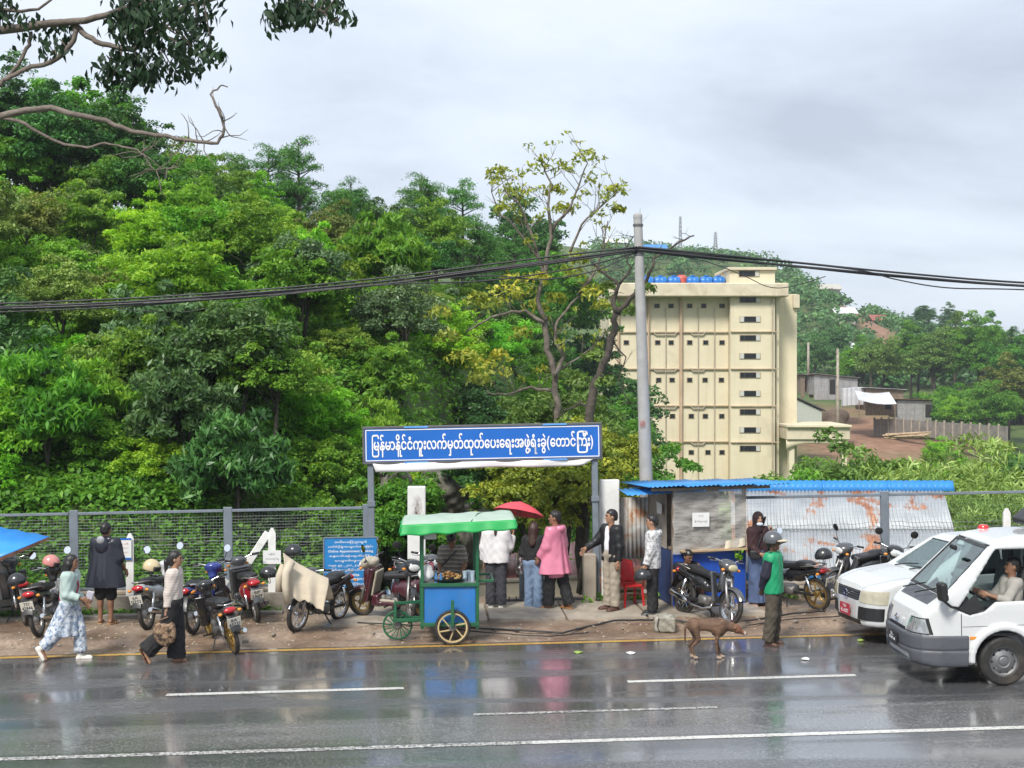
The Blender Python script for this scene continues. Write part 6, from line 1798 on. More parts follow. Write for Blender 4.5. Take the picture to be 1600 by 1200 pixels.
  out.append(('footpeg', MB().tube([(.05, s_ * .10, .24), (.05, s_ * .27, .25)], .016, 8).mesh('footpeg'), 'black'))
  out.append(('grip', MB().tube([(.36, s_ * .24, 1.015), (.325, s_ * .36, 1.02)], .019, 10).mesh('grip', True), 'black'))
  out.append(('brake_lever', MB().tube([(.40, s_ * .19, .99), (.42, s_ * .25, .985), (.38, s_ * .35, .985)], .006, 6).mesh('lever'), 'chrome'))
 out.append(('handlebar', MB().tube([(.33, -.35, 1.02), (.37, -.22, 1.01), (.42, -.10, .97), (.42, .10, .97), (.37, .22, 1.01), (.33, .35, 1.02)], .013, 8).mesh('handlebar', True), 'chrome'))
 out.append(('side_stand', MB().tube([(-.02, .09, .22), (-.06, .16, .10), (-.10, .24, .0)], .012, 6).mesh('stand'), 'black'))
 # tail: fender, carrier, plate
 vs = MB().sheet((-.74, -.07, .68), (-.74, .07, .68), (-.93, .075, .40), (-.93, -.075, .40), 4, 8, lambda u, v: (-.03 * math.sin(v * 3.1), 0, .02 * (1 - (2 * u - 1) ** 2)), .014)
 out.append(('rear_fender', vs.mesh('rear_fender', True, 40), 'tailguard'))
 out.append(('grab_rail', MB().tube([(-.40, .12, .76), (-.62, .12, .80), (-.80, .08, .81), (-.82, 0, .81), (-.80, -.08, .81), (-.62, -.12, .80), (-.40, -.12, .76)], .011, 8).mesh('grab_rail', True), 'rail'))
 BK[kind] = (out, Rt, Fx, Rx, wheel_meshes(Rt, rt, 'cast'), wheel_meshes(Rt, rt, 'wire'), fender_mesh(Rt + .04, 25, 165 if not sc else 150, .065), MB().prism([(-.105, -.075), (.105, -.075), (.105, .075), (-.105, .075)], 0, .008, lambda a, b_, h_: (-h_, -a, b_)).mesh('plate'),
    [MB().tube([(.38, s_ * .20, 1.005), (.385, s_ * .235, 1.08), (.375, s_ * .29, 1.19)], .006, 6).mesh('stem') for s_ in (-1, 1)],
    [MB().lathe([(.001, -.012), (.04, -.014), (.066, -.004), (.068, .004), (.001, .004)], 20, (.375, s_ * .30, 1.23), rotm(0, R(-74), s_ * R(6))).mesh('mirror', True, 50) for s_ in (-1, 1)],
    [MB().lathe([(.001, .0055), (.062, .0055)], 20, (.375, s_ * .30, 1.23), rotm(0, R(-74), s_ * R(6))).mesh('glass', True) for s_ in (-1, 1)])
 return BK[kind]
def motorbike(kind, contact, px, py, heading, label, cols, lean=7, wheels='wire', rim=None, plate=None, mirrors=(1, 1), group='parked motorbikes', fscale=1.0, front_plate=None):
 parts, Rt, Fx, Rx, wc, ww, fend, plm, stems, mirs, glss = bike_kit(kind)
 g = gp(px, py)
 a = R(heading); off = Fx if contact == 'f' else Rx
 p = Vector((g.x - off * math.cos(a), g.y - off * math.sin(a), g.z))
 p.z = gz(p.x) + (max(0.0, shoulder_z(p.dot(RU), min(25.4, p.dot(RN)))) if p.dot(RN) > 21.8 else 0)
 r = thing('motorbike' if kind != 'scooter' else 'scooter', label, 'motorbike', tuple(p), group=group, rot=(-R(lean), 0, a))
 role = dict(lens=M_LENS, seat=M_SEAT, tail=M_TAIL, amber=M_AMB, engine=M_ENG, exhaust=M_CHR, fork=M_ALU, chrome=M_CHR, black=M_PLB, tailguard=M_PLB, rail=M_ALU, inner=M_PLB, cowl=cols.get('body'), shield=cols.get('body'))
 role.update(cols)
 for nm, me, ro in parts:
  put(nm, me, role[ro], r)
 tyre, rimm = (wc if wheels == 'cast' else ww)
 for x in (Fx, Rx):
  w = put('wheel', tyre, M_TYRE, r, (x, 0, Rt)); put('rim', rimm, rim or M_ALU, w)
 put('front_fender', fend, role['fender'] if 'fender' in role else role['body'], r, (Fx, 0, Rt))
 for k in (0, 1):
  if mirrors[k]:
   s_ = put('mirror', mirs[k], M_PLB, r); put('stem', stems[k], M_PLB, s_); put('glass', glss[k], M_MIR, s_)
 if plate:
  q = put('number_plate', plm, M_PLATE, r, (-.905, 0, .545), (0, R(-16), 0))
  lettering('plate_text', list(plate[0]), .10, .05, M_INK, q, (-.0095, 0, .036), bold=.02, rot=(R(90), 0, R(-90)))
  lettering('plate_text', list(plate[1]), .17, .06, M_INK, q, (-.0095, 0, -.032), bold=.03, rot=(R(90), 0, R(-90)))
 if front_plate:
  q = put('number_plate', plm, front_plate, r, (.475, 0, .70), (0, R(12), R(180)))
  lettering('plate_text', ['3', '4', '6'], .13, .05, M_LET, q, (-.0095, 0, 0), bold=.02, rot=(R(90), 0, R(-90)))
 return r
C_BLK = paintm('bike_black', (.012, .012, .013)); C_SIL = paintm('bike_silver', (.32, .33, .34)); C_RED = paintm('bike_red', (.30, .012, .02)); C_MAR = paintm('bike_maroon', (.060, .010, .018))
C_BLU = paintm('bike_blue', (.02, .04, .22)); C_GRY = paintm('bike_grey', (.065, .068, .075)); C_CRM = mat('cream_plastic', (.42, .38, .30), .5, var=.1); C_WHT = paintm('bike_white', (.60, .61, .62)); C_YEL = mat('yellowed_lens', (.50, .46, .30), .25, var=.1)
motorbike('cub', 'r', 62, 1003, 88, 'black and silver motorbike with pink helmet seen from behind near the left edge', dict(body=C_BLK, shield=C_SIL, tailguard=M_PLB, body2=C_SIL), plate=(['7', 'D'], ['4', '2', '8', '4', '6']), lean=9)
motorbike('cub', 'r', 40, 985, 118, 'dark motorbike half hidden at the left edge behind the pink-helmet bike', dict(body=C_GRY, shield=C_GRY), lean=6, mirrors=(0, 0))
motorbike('cub', 'r', 232, 992, 80, 'white-tailed motorbike with cream helmet behind the woman in black trousers', dict(body=C_WHT, shield=C_BLK), plate=(['6', 'A'], ['1', '3', '7', '5', '2']), lean=8)
motorbike('cub', 'r', 303, 1000, 78, 'blue motorbike with tall mirror left of the black one', dict(body=C_BLU, shield=C_BLK, cowl=C_BLU), lean=7, mirrors=(1, 0))
motorbike('cub', 'r', 368, 1021, 118, 'black motorbike parked closest to the road left of the covered bike', dict(body=C_BLK, shield=C_BLK, rail=M_CHR), plate=(['8', 'A'], ['4', '5', '7', '3', '1']), lean=12, wheels='cast', rim=M_GOLD, mirrors=(0, 0))
motorbike('scooter', 'r', 402, 980, 112, 'dark red scooter seen from behind beside the pointed stake', dict(body=C_RED, shield=C_GRY, cowl=C_GRY, tailguard=C_GRY, fender=C_GRY), plate=(['5', 'F'], ['2', '1', '6', '0', '9']), lean=8, mirrors=(0, 0))
motorbike('cub', 'f', 463, 997, -116, 'black motorbike with a beige jacket thrown over its handlebars', dict(body=C_BLK, shield=C_BLK), wheels='wire', rim=M_CHR, lean=6, mirrors=(0, 0))
motorbike('scooter', 'f', 566, 972, 160, 'maroon scooter with cream footwell in front of the blue notice board', dict(body=C_MAR, shield=C_MAR, cowl=C_CRM, inner=C_CRM, rail=C_SIL), wheels='cast', rim=M_GOLD, lean=6)
motorbike('cub', 'f', 640, 982, -75, 'black motorbike right behind the front wheel of the cart', dict(body=C_BLK, shield=C_BLK), lean=6, mirrors=(1, 1))
motorbike('cub', 'f', 668, 972, -82, 'second black motorbike hidden behind the cart by the white pillar', dict(body=C_GRY, shield=C_BLK), lean=6, mirrors=(0, 0))
motorbike('cub', 'f', 1139, 985, -60, 'dark grey motorbike with yellowed headlamp in front of the kiosk', dict(body=C_BLK, shield=C_GRY, cowl=C_GRY, lens=C_YEL, fender=C_GRY), rim=M_CHR, lean=9, mirrors=(0, 0), front_plate=M_INK)
motorbike('cub', 'r', 1279, 960, 128, 'black motorbike with gold wheels parked behind the man in green', dict(body=C_BLK, shield=C_BLK), plate=(['6', 'A', '-'], ['4', '6', '4', '1', '0']), rim=M_GOLD, wheels='cast', lean=8, mirrors=(1, 0))
motorbike('cub', 'f', 1298, 946, -148, 'grey motorbike with a black helmet on its mirror left of the white car', dict(body=C_GRY, shield=C_GRY), rim=M_CHR, lean=8, mirrors=(1, 0), front_plate=M_INK)
motorbike('cub', 'f', 1392, 955, -98, 'black motorbike of which only the handlebars show above the car bonnet', dict(body=C_BLK, shield=C_BLK), lean=6)
# helmets
def helmet(px, py, Y, heading, col, label, tilt=0.0, s=1.0, peak=None, full=False):
 p = at(px, py, Y)
 r = thing('helmet', label, 'helmet', tuple(p), rot=(0, tilt, R(heading)))
 f = Field((-.17, -.16, -.19), (.19, .16, .18), .009)
 f.ell((0, 0, 0), (.145 * s, .125 * s, .135 * s), .01)
 f.ell((.01, 0, -.02), (.120 * s, .103 * s, .118 * s), .01, 's')
 f.clip((0, 0, -.11 if full else -.055), (0, 0, -1))
 f.box((.15, 0, -.06), (.09, .10, .055), .02, .01, 's')
 f.build('shell', col, r)
 if peak:
  f = Field((.02, -.13, -.04), (.25, .13, .07), .009); f.ell((.11, 0, -.01), (.12, .10, .022), .01); f.build('peak', peak, r)
 else:
  f = Field((.0, -.16, -.09), (.18, .16, .09), .009); f.ell((.004, 0, .0), (.149 * s, .129 * s, .120 * s), .0).ell((0, 0, 0), (.142 * s, .122 * s, .125 * s), .0, 's'); f.clip((.035, 0, 0), (-1, 0, 0)); f.clip((0, 0, .035), (0, 0, 1)); f.clip((0, 0, -.05), (0, 0, -1)); f.build('visor', M_PLB, r)
 MB().tube([(.0, .11, -.06), (.03, .07, -.15), (.03, -.07, -.15), (.0, -.11, -.06)], .006, 5).build('strap', M_PLB, r)
 return r
C_HBK = paintm('helmet_black', (.016, .017, .019)); C_HPK = paintm('helmet_pink', (.55, .22, .20)); C_HCR = paintm('helmet_cream', (.56, .46, .27))
helmet(80, 879, 23.2, 20, C_HPK, 'pink open-face helmet hanging on the leftmost motorbike', .3)
helmet(26, 908, 22.6, 200, C_HBK, 'dark grey helmet at the left edge with red mark', .2)
helmet(237, 886, 22.9, 10, C_HCR, 'cream helmet on the bike behind the woman in black trousers', .2)
helmet(419, 897, 23.8, 0, C_HBK, 'black helmet hanging beside the pointed stake', 0)
helmet(458, 862, 23.0, 150, C_HBK, 'black helmet on top of the beige jacket', .2)
helmet(1287, 868, 23.5, 175, C_HBK, 'black visored helmet hung on the grey motorbike mirror', .15)
# jacket thrown over the handlebars
jp = at(470, 905, 22.25)
jk = thing('draped_jacket', 'beige jacket draped over a parked motorbike with one sleeve hanging', 'jacket', tuple(jp))
def jq(px, py, dy=0): v = at(px, py, 22.25 + dy) - jp; return (v.x, v.y, v.z)
def jf(u, v):
 e_ = abs(2 * v - 1); c_ = 1 - e_ ** 1.7
 return (.02 * math.sin(v * 9 + u * 5), .03 * math.sin(u * 17 + v * 3) * e_, .56 * (1 - .26 * u) * c_ + (.014 * math.sin(u * 29 + 4 * v) + .03 * math.sin(u * 11 + 1)) * e_ - .05 * math.sin(u * 3.1) * c_)
M_BEIGE = mat('beige_cloth', (.50, .43, .33), .85, var=.1, scale=6, bmp=.25)
MB().sheet(jq(441, 926, -.22), jq(508, 952, -.12), jq(519, 936, .40), jq(448, 912, .42), 36, 30, jf, .009).build('cloth', M_BEIGE, jk, True)
for q, pp in enumerate(([(455, 878, -.14), (447, 895, -.26), (446, 915, -.30), (450, 943, -.29)], [(444, 884, .1), (437, 900, .02), (436, 925, .0)])):
 MB().tube([jq(*p_) for p_ in pp], [.07, .065, .06, .055][:len(pp)], 12).build('sleeve', M_BEIGE, jk, True)

# ================================================================== food cart
M_GRN = mat('green_paint', (0.012, 0.11, 0.045), .45, var=.2, scale=4, dirt=(.06, .08, .05), dirt_amt=.5, dirt_scale=4)
M_CBL = mat('cart_blue', (0.025, 0.17, 0.47), .45, var=.12, scale=3, dirt=(.10, .16, .25), dirt_amt=.5)
cp = gp(707, 1008)
ct = thing('food_cart', 'green-framed street food cart with blue side panel and green tarpaulin roof', 'cart', (cp.x, cp.y, cp.z), ROAD_A)
def cx_(px): return (px - 707) / 101.0
D0, D1 = .06, .86
xl, xr = cx_(660), cx_(746)
for x in (xl, xr):
 MB().box((x, D0, 1.05), (.05, .05, 1.62), None, .005).build('post', M_GRN, ct)
 MB().box((x - .02, D1, 1.05), (.045, .045, 1.62), None, .005).build('post', M_GRN, ct)
for y in (D0, D1):
 for z in (.31, .92):
  MB().bar((xl - .03, y - .012, z), (xr + .03, y - .012, z), .055, .055, .005).build('rail', M_GRN, ct)
 MB().bar((xl, y, 1.80), (xr, y, 1.80), .04, .04).build('rail', M_GRN, ct)
for x in (xl, xr):
 MB().bar((x, D0, .92), (x, D1, .92), .04, .05).build('rail', M_GRN, ct); MB().bar((x, D0, 1.80), (x, D1, 1.80), .04, .04).build('rail', M_GRN, ct)
MB().box(((xl + xr) / 2, D0 + .012, .615), (xr - xl - .06, .02, .555)).build('side_panel', M_CBL, ct)
MB().box(((xl + xr) / 2, D1 - .012, .615), (xr - xl - .06, .02, .555)).build('side_panel', M_CBL, ct)
for x in (xl, xr): MB().box((x, (D0 + D1) / 2, .615), (.02, D1 - D0 - .08, .555)).build('end_panel', M_CBL, ct)
MB().box(((xl + xr) / 2, (D0 + D1) / 2, .935), (xr - xl + .02, D1 - D0 - .07, .02)).build('worktop', mat('zinc_top', (.40, .40, .40), .35, metal=.6), ct)
# handles and front fork
for y in (D0 + .05, D1 - .05):
 MB().bar((xr, y, .97), (xr + .24, y, .97), .035, .035, .005).build('handle_bar', M_GRN, ct)
MB().bar((xr + .24, D0 + .03, .97), (xr + .24, D1 - .03, .97), .035, .035, .005).build('handle_bar', M_GRN, ct)
for y in (D0 + .30, D0 + .50):
 MB().bar((xl, y, .33), (xl - .46, y, .33), .04, .05, .005).build('fork_arm', M_GRN, ct)
 MB().bar((xl - .42, y, .33), (xl - .42, y, .60), .04, .05, .005).build('fork_post', M_GRN, ct)
MB().bar((xl - .42, D0 + .28, .60), (xl + .02, D0 + .40, .60), .04, .04).build('fork_stay', M_GRN, ct)
def cart_wheel(x, y, Rw, rimc, n, tyre_r, name='wheel'):
 w = MB().lathe([(Rw - tyre_r + tyre_r * math.cos(a * math.pi / 5), tyre_r * math.sin(a * math.pi / 5)) for a in range(10)], 44, rot=AXY, closed=True).build(name, M_TYRE if tyre_r > .02 else M_GRN, ct, True, loc=(x, y, Rw))
 mb = MB().lathe([(Rw - 2.6 * tyre_r, -.018), (Rw - 1.7 * tyre_r, -.02), (Rw - 1.7 * tyre_r, .02), (Rw - 2.6 * tyre_r, .018)], 40, rot=AXY, closed=True)
 for k in range(n):
  a = 2 * math.pi * k / n + .3
  mb.bar((.05 * math.cos(a + .5), 0, .05 * math.sin(a + .5)), ((Rw - 2.3 * tyre_r) * math.cos(a), 0, (Rw - 2.3 * tyre_r) * math.sin(a)), .018, .024 if n < 10 else .006, 0, up=(0, 1, 0))
 mb.build('rim', rimc, w)
 MB().lathe([(.001, -.04), (.05, -.04), (.06, -.02), (.06, .02), (.05, .04), (.001, .04)], 16, rot=AXY).build('hub', M_ENG, w)
 return w
M_YSP = mat('pale_yellow_spokes', (.52, .40, .20), .5, var=.15, dirt=(.2, .15, .1), dirt_amt=.5)
cart_wheel(0, -.03, .275, M_YSP, 6, .026)
cart_wheel(.0, D1 + .10, .275, M_YSP, 6, .026)
cart_wheel(cx_(621), D0 + .40, .235, M_GRN, 16, .012)
MB().bar((0, -.085, .29), (0, -.075, .70), .05, .05, .006).build('axle_bracket', M_GRN, ct)
MB().tube([(0, -.09, .275), (0, D1 + .12, .275)], .018, 8).build('axle', M_ENG, ct)
# tarpaulin roof
M_TARP = mat('green_tarp', (0.02, 0.36, 0.085), .45, var=.1, scale=4, bmp=.1)
M_TARPW = mat('faded_tarp_top', (0.38, 0.48, 0.40), .6, var=.08, scale=5, dirt=(.3, .4, .3), dirt_amt=.4)
ra, rb = cx_(628), cx_(804)
MB().sheet((ra, D0 - .25, 1.86), (rb, D0 - .25, 1.93), (rb - .05, D1 + .12, 1.97), (ra + .05, D1 + .12, 1.90), 30, 10, lambda u, v: (0, 0, .05 * math.sin(v * 3.14) + .012 * math.sin(u * 22) * math.sin(v * 9)), .015).build('roof_top', M_TARPW, ct, True)
def vala(u, v): return (0, -.01 - .012 * math.sin(u * 34) * (1 - v), .012 * math.sin(u * 27) * (1 - v))
MB().sheet((ra - .02, D0 - .29, 1.71), (rb + .02, D0 - .29, 1.80), (rb, D0 - .245, 1.945), (ra, D0 - .245, 1.875), 40, 6, vala, .01).build('valance', M_TARP, ct, True)
MB().sheet((ra - .03, D1 + .14, 1.80), (ra - .03, D0 - .28, 1.75), (ra, D0 - .24, 1.875), (ra + .05, D1 + .12, 1.91), 16, 5, lambda u, v: (-.01 * math.sin(u * 20), 0, 0), .01).build('valance', M_TARP, ct, True)
MB().sheet((rb + .03, D0 - .28, 1.84), (rb + .03, D1 + .14, 1.87), (rb - .05, D1 + .12, 1.98), (rb, D0 - .24, 1.945), 16, 5, lambda u, v: (.01 * math.sin(u * 20), 0, 0), .01).build('valance', M_TARP, ct, True)
MB().tube([(cx_(735), D0 - .25, 1.915), (cx_(748), .4, 1.985), (cx_(790), D1 + .1, 1.975)], .008, 6).build('roof_rope', M_GRN, ct)
MB().sheet((xl + .02, D0 + .015, 1.62), (xl + .22, D0 + .015, 1.62), (xl + .22, D0 + .015, 1.76), (xl + .02, D0 + .015, 1.76), 2, 2, None, .01).build('price_card', M_WHITE, ct)
# what lies on the cart
fp = Vector(ct.location)
def oncart(x, y, z): return tuple(fp + rotm(0, 0, ROAD_A) @ Vector((x, y, z)))
tr = thing('food_tray', 'round tray heaped with brown fried snacks on the cart', 'tray', oncart(cx_(701), .26, .965))
MB().lathe([(.001, .0), (.22, .0), (.27, .035), (.275, .035), (.225, -.0), (.001, -.004)], 28).build('tray', mat('dark_tray', (.05, .06, .05), .4, metal=.5), tr, True, 50)
rr = random.Random(12)
M_SNK = [mat('snack_a', (.36, .19, .06), .7, var=.3, scale=20), mat('snack_b', (.48, .30, .11), .7, var=.3, scale=20), mat('snack_c', (.22, .10, .035), .7, var=.3, scale=20)]
for k in range(70):
 a, q = rr.uniform(0, 6.28), rr.uniform(0, .22) ; z = .03 + .11 * (1 - q / .24) * rr.random() + .01
 MB().ball((q * math.cos(a), q * math.sin(a), z), (rr.uniform(.018, .034), rr.uniform(.016, .026), rr.uniform(.010, .018)), 7, 5).build('snack', M_SNK[k % 3], tr, True)
def sack(px, z, r, col, label, y=.3, nm='food_bag'):
 f = Field((-.2, -.18, 0), (.2, .18, .36), .013)
 f.ell((0, 0, r * .9), (r, r * .85, r * .9), .02).ell((.02, 0, r * 1.7), (r * .55, r * .5, r * .5), .04)
 gX, gY, gZ = f.grid(); f.D = f.D + .008 * np.sin(gX * 40 + gZ * 30) * np.sin(gY * 35 - gZ * 22)
 o = f.build(nm, col, None); o.location = oncart(cx_(px), y, z); return tag(o, label, 'bag')
sack(666, .945, .125, mat('white_plastic_bag', (.66, .66, .66), .3, var=.08), 'white plastic bag at the left end of the cart', .22)
sack(672, 1.10, .07, mat('pink_bag', (.60, .16, .22), .35, var=.15), 'small pink bag on top of the white bag on the cart', .3)
for k, px in enumerate((727, 733, 739)):
 j = thing('plastic_cup_stack', ['clear bluish cup stack left of three on the cart', 'clear bluish cup stack in the middle of three on the cart', 'clear bluish cup stack right of three on the cart'][k], 'cups', oncart(cx_(px), .25 + .08 * (k % 2), .945), group='cup stacks on the cart')
 MB().lathe([(.001, 0), (.028, 0), (.036, .14), (.040, .14), (.040, .16), (.033, .16), (.026, .01), (.001, .01)], 14).build('cup', mat('cup_plastic', (.40, .50, .58), .15, var=.1), j, True, 40)
for k, px in enumerate((682, 689)):
 MB().lathe([(.001, 0), (.03, 0), (.032, .09), (.014, .12), (.014, .15), (.001, .15)], 12).build('sauce_bottle', mat('bottle_blue', (.05, .16, .34), .2, var=.1), tag(thing('sauce_bottle', ['left blue sauce bottle beside the snack tray', 'right blue sauce bottle beside the snack tray'][k], 'bottle', oncart(cx_(px), .16, .945), group='sauce bottles on the cart')), True, 40)
# ================================================================== cars
M_CWHT = mat('car_white_paint', (0.60, 0.615, 0.615), .25, var=.03, scale=2, coat=.8, dirt=(.55, .53, .48), dirt_amt=.25, dirt_scale=2)
M_CGRY = mat('bumper_grey_plastic', (0.085, 0.092, 0.105), .5, var=.1, scale=6)
M_CBLK = mat('trim_black', (0.018, 0.018, 0.019), .45, var=.2)
M_INT = mat('cabin_grey', (0.075, 0.075, 0.078), .8, var=.2)
M_GLW = glass('windscreen_glass', (.72, .84, .82), .10)
M_GLS = glass('side_glass', (.50, .55, .55), .06)
M_LAMP = mat('headlamp_clear', (0.50, 0.52, 0.54), .12, metal=.55, var=.45, scale=9, coat=1.0)
M_LAMPY = mat('headlamp_yellowed', (0.50, 0.47, 0.36), .2, var=.15, scale=10, coat=.6)
M_STEELW = mat('steel_wheel', (0.20, 0.20, 0.205), .5, metal=.6, var=.15, dirt=(.08, .07, .06), dirt_amt=.6)
M_REDPL = mat('red_plate', (0.42, 0.03, 0.05), .5, var=.08)
def car_field(lo, hi, h, side, top, front, k):
 f = Field(lo, hi, h)
 X, Y, Z = f.grid()
 dS = poly2(X, Z, side)              # (nx,1,nz)
 dT = poly2(X, np.abs(Y), top)       # (nx,ny,1)
 dF = poly2(np.abs(Y), Z, front)     # (1,ny,nz)
 f.D = smax(smax(dS, dT, k), dF, k).astype(np.float32)
 return f
def carve(f, pts2, axes, lo=None, hi=None):
 "cut a prism: polygon in the plane of axes, limited along the third axis"
 X, Y, Z = f.grid(); ax = {'x': X, 'y': Y, 'z': Z}
 d = poly2(ax[axes[0]], ax[axes[1]], pts2)
 third = ax[[a for a in 'xyz' if a not in axes][0]]
 if lo is not None: d = np.maximum(d, lo - third)
 if hi is not None: d = np.maximum(d, third - hi)
 f.D = np.maximum(f.D, -d)
def patch(F, quad, axis, sgn, level, n=16, m=10, thick=.008, span=2.5):
 "quad given as 4 (a,b) corners in the plane normal to axis, laid on the level surface of F"
 ai = 'xyz'.index(axis); o = [i for i in range(3) if i != ai]
 Q = np.array(quad, dtype=np.float64)
 u, v = np.meshgrid(np.linspace(0, 1, n + 1), np.linspace(0, 1, m + 1))
 P2 = (Q[0] * ((1 - u) * (1 - v))[..., None] + Q[1] * (u * (1 - v))[..., None] + Q[2] * (u * v)[..., None] + Q[3] * ((1 - u) * v)[..., None]).reshape(-1, 2)
 P = np.zeros((len(P2), 3)); P[:, o[0]] = P2[:, 0]; P[:, o[1]] = P2[:, 1]
 far = F.lo[ai] + F.h * (F.n[ai] - 1) if sgn > 0 else F.lo[ai]
 P[:, ai] = far
 for it in range(60):
  d = F.sample(P) - level
  P[:, ai] -= sgn * np.clip(d, -.02, .05) * .85
 W = n + 1
 base = [(j * W + i, j * W + i + 1, (j + 1) * W + i + 1, (j + 1) * W + i) for j in range(m) for i in range(n)]
 Pi = P.copy(); Pi[:, ai] -= sgn * thick
 L = len(P)
 fs = base + [tuple(a + L for a in q[::-1]) for q in base]
 edge = [i for i in range(n + 1)] + [j * W + n for j in range(1, m + 1)] + [m * W + i for i in range(n - 1, -1, -1)] + [j * W for j in range(m - 1, 0, -1)]
 fs += [(b_, a, a + L, b_ + L) for a, b_ in zip(edge, edge[1:] + edge[:1])]
 return np.vstack([P, Pi]), fs
def add_patch(name, F, quad, axis, sgn, level, m_, parent, thick=.008, n=16, m=10):
 V, fs = patch(F, quad, axis, sgn, level, n, m, thick)
 me = npmesh(name, V, fs, True, 40)
 import bmesh
 bm = bmesh.new(); bm.from_mesh(me); bmesh.ops.recalc_face_normals(bm, faces=bm.faces[:]); bm.to_mesh(me); bm.free()
 return put(name, me, m_, parent)
def car_wheel(parent, x, y, Rw, w, cover):
 s_ = 1 if y > 0 else -1
 t_ = MB().lathe([(Rw * .62, -w / 2), (Rw * .9, -w / 2), (Rw * .985, -w * .38), (Rw, -w * .2), (Rw, w * .2), (Rw * .985, w * .38), (Rw * .9, w / 2), (Rw * .62, w / 2)], 44, rot=AXY, closed=True).build('wheel', M_TYRE, parent, True, 40, loc=(x, y, Rw))
 mb = MB().lathe([(Rw * .63, w * .46), (Rw * .60, w * .47), (Rw * .57, w * .30), (Rw * .50, w * .22), (Rw * .34, w * .36), (Rw * .26, w * .40), (Rw * .2, w * .36), (Rw * .16, w * .42), (.001, w * .44)], 40, rot=rotm(R(-90) * s_, 0, 0))
 mb.build('rim', cover, t_, True, 35)
 for k in range(10):
  a = 2 * math.pi * k / 10
  MB().ball((Rw * .46 * math.cos(a), s_ * w * .255, Rw * .46 * math.sin(a)), (Rw * .05, .008, Rw * .05), 8, 5).build('vent_hole', M_CBLK, t_, True)
 return t_
# ------------------------------------------------------------------ van (forward +X, origin on the ground under the nose)
vg = gp(1566, 1070)
VH = R(180 + 1.5)
vx_ax = -1.16           # front axle behind the nose
# origin such that the near front wheel stands on vg; near side of a van heading left is its left side (+Y local)
loc_near = Vector((vx_ax, .70, 0)); Rv = rotm(0, 0, VH)
v0 = vg - Rv @ loc_near
van = thing('van', 'white cab-over van with grey bumper pulling out at the right edge', 'van', (v0.x, v0.y, gz(v0.x) + .004), rot=(0, math.atan(GRADE), VH))
side = [(-.02, .30), (.03, .42), (.035, .62), (-.005, .74), (-.10, .94), (-.34, 1.13), (-1.02, 1.80), (-1.16, 1.88), (-1.5, 1.935), (-2.6, 1.955), (-4.12, 1.93), (-4.26, 1.80), (-4.33, 1.0), (-4.33, .34), (-4.0, .26), (-.25, .24)]
top_ = [(.04, -.1), (.04, .34), (-.02, .56), (-.12, .70), (-.32, .785), (-.7, .812), (-4.1, .812), (-4.28, .76), (-4.34, .6), (-4.34, -.1)]
front = [(-.1, .2), (.80, .24), (.815, .55), (.815, .98), (.80, 1.10), (.665, 1.84), (.60, 1.92), (.45, 1.975), (-.1, 1.985)]
F = car_field((-4.5, -.95, .1), (.18, .95, 2.1), .022, side, top_, front, .10)
BODY0 = F.D.copy()
fullF = Field((-4.5, -.95, .1), (.18, .95, 2.1), .022); fullF.D = BODY0
# wheel arches with a flare
arch = BODY0.copy()
X, Y, Z = F.grid()
for xa in (vx_ax, -3.38):
 rr_ = np.sqrt((X - xa) ** 2 + (Z - .33) ** 2)
 flare = np.maximum(np.abs(rr_ - .43) - .035, np.maximum(.74 - np.abs(Y), np.abs(Y) - .835))
 F.D = smin(F.D, np.maximum(flare, .30 - Z), .03)
for xa in (vx_ax, -3.38):
 rr_ = np.sqrt((X - xa) ** 2 + (Z - .32) ** 2)
 F.D = np.maximum(F.D, -np.maximum(rr_ - .395, .50 - np.abs(Y)))
# hollow cabin and window openings
F.D = np.maximum(F.D, -np.maximum(BODY0 + .055, .62 - Z))
ws_q = [(-.68, 1.17), (.68, 1.17), (.60, 1.80), (-.60, 1.80)]
carve(F, [(y, z) for y, z in ws_q], 'yz', lo=-1.25)
sw = [(-.92, 1.02), (-1.98, 1.10), (-1.98, 1.74), (-1.16, 1.74)]     # front door window
sw_cut = [(-.56, 1.00), (-.72, .93), (-.92, .97), (-1.06, 1.09), (-1.98, 1.115), (-1.98, 1.76), (-1.10, 1.76)]
sw2 = [(-2.14, 1.12), (-3.05, 1.12), (-3.05, 1.74), (-2.14, 1.74)]; sw3 = [(-3.2, 1.12), (-4.05, 1.12), (-4.0, 1.74), (-3.2, 1.74)]
for q in (sw_cut, sw2, sw3):
 carve(F, q, 'xz', lo=.45); carve(F, q, 'xz', hi=-.45)
carve(F, [(-.6, 1.15), (.6, 1.15), (.52, 1.74), (-.52, 1.74)], 'yz', hi=-4.0)
F.build('body', M_CWHT, van)
add_patch('windscreen', fullF, ws_q, 'x', 1, -.012, M_GLW, van, .006, 20, 12)
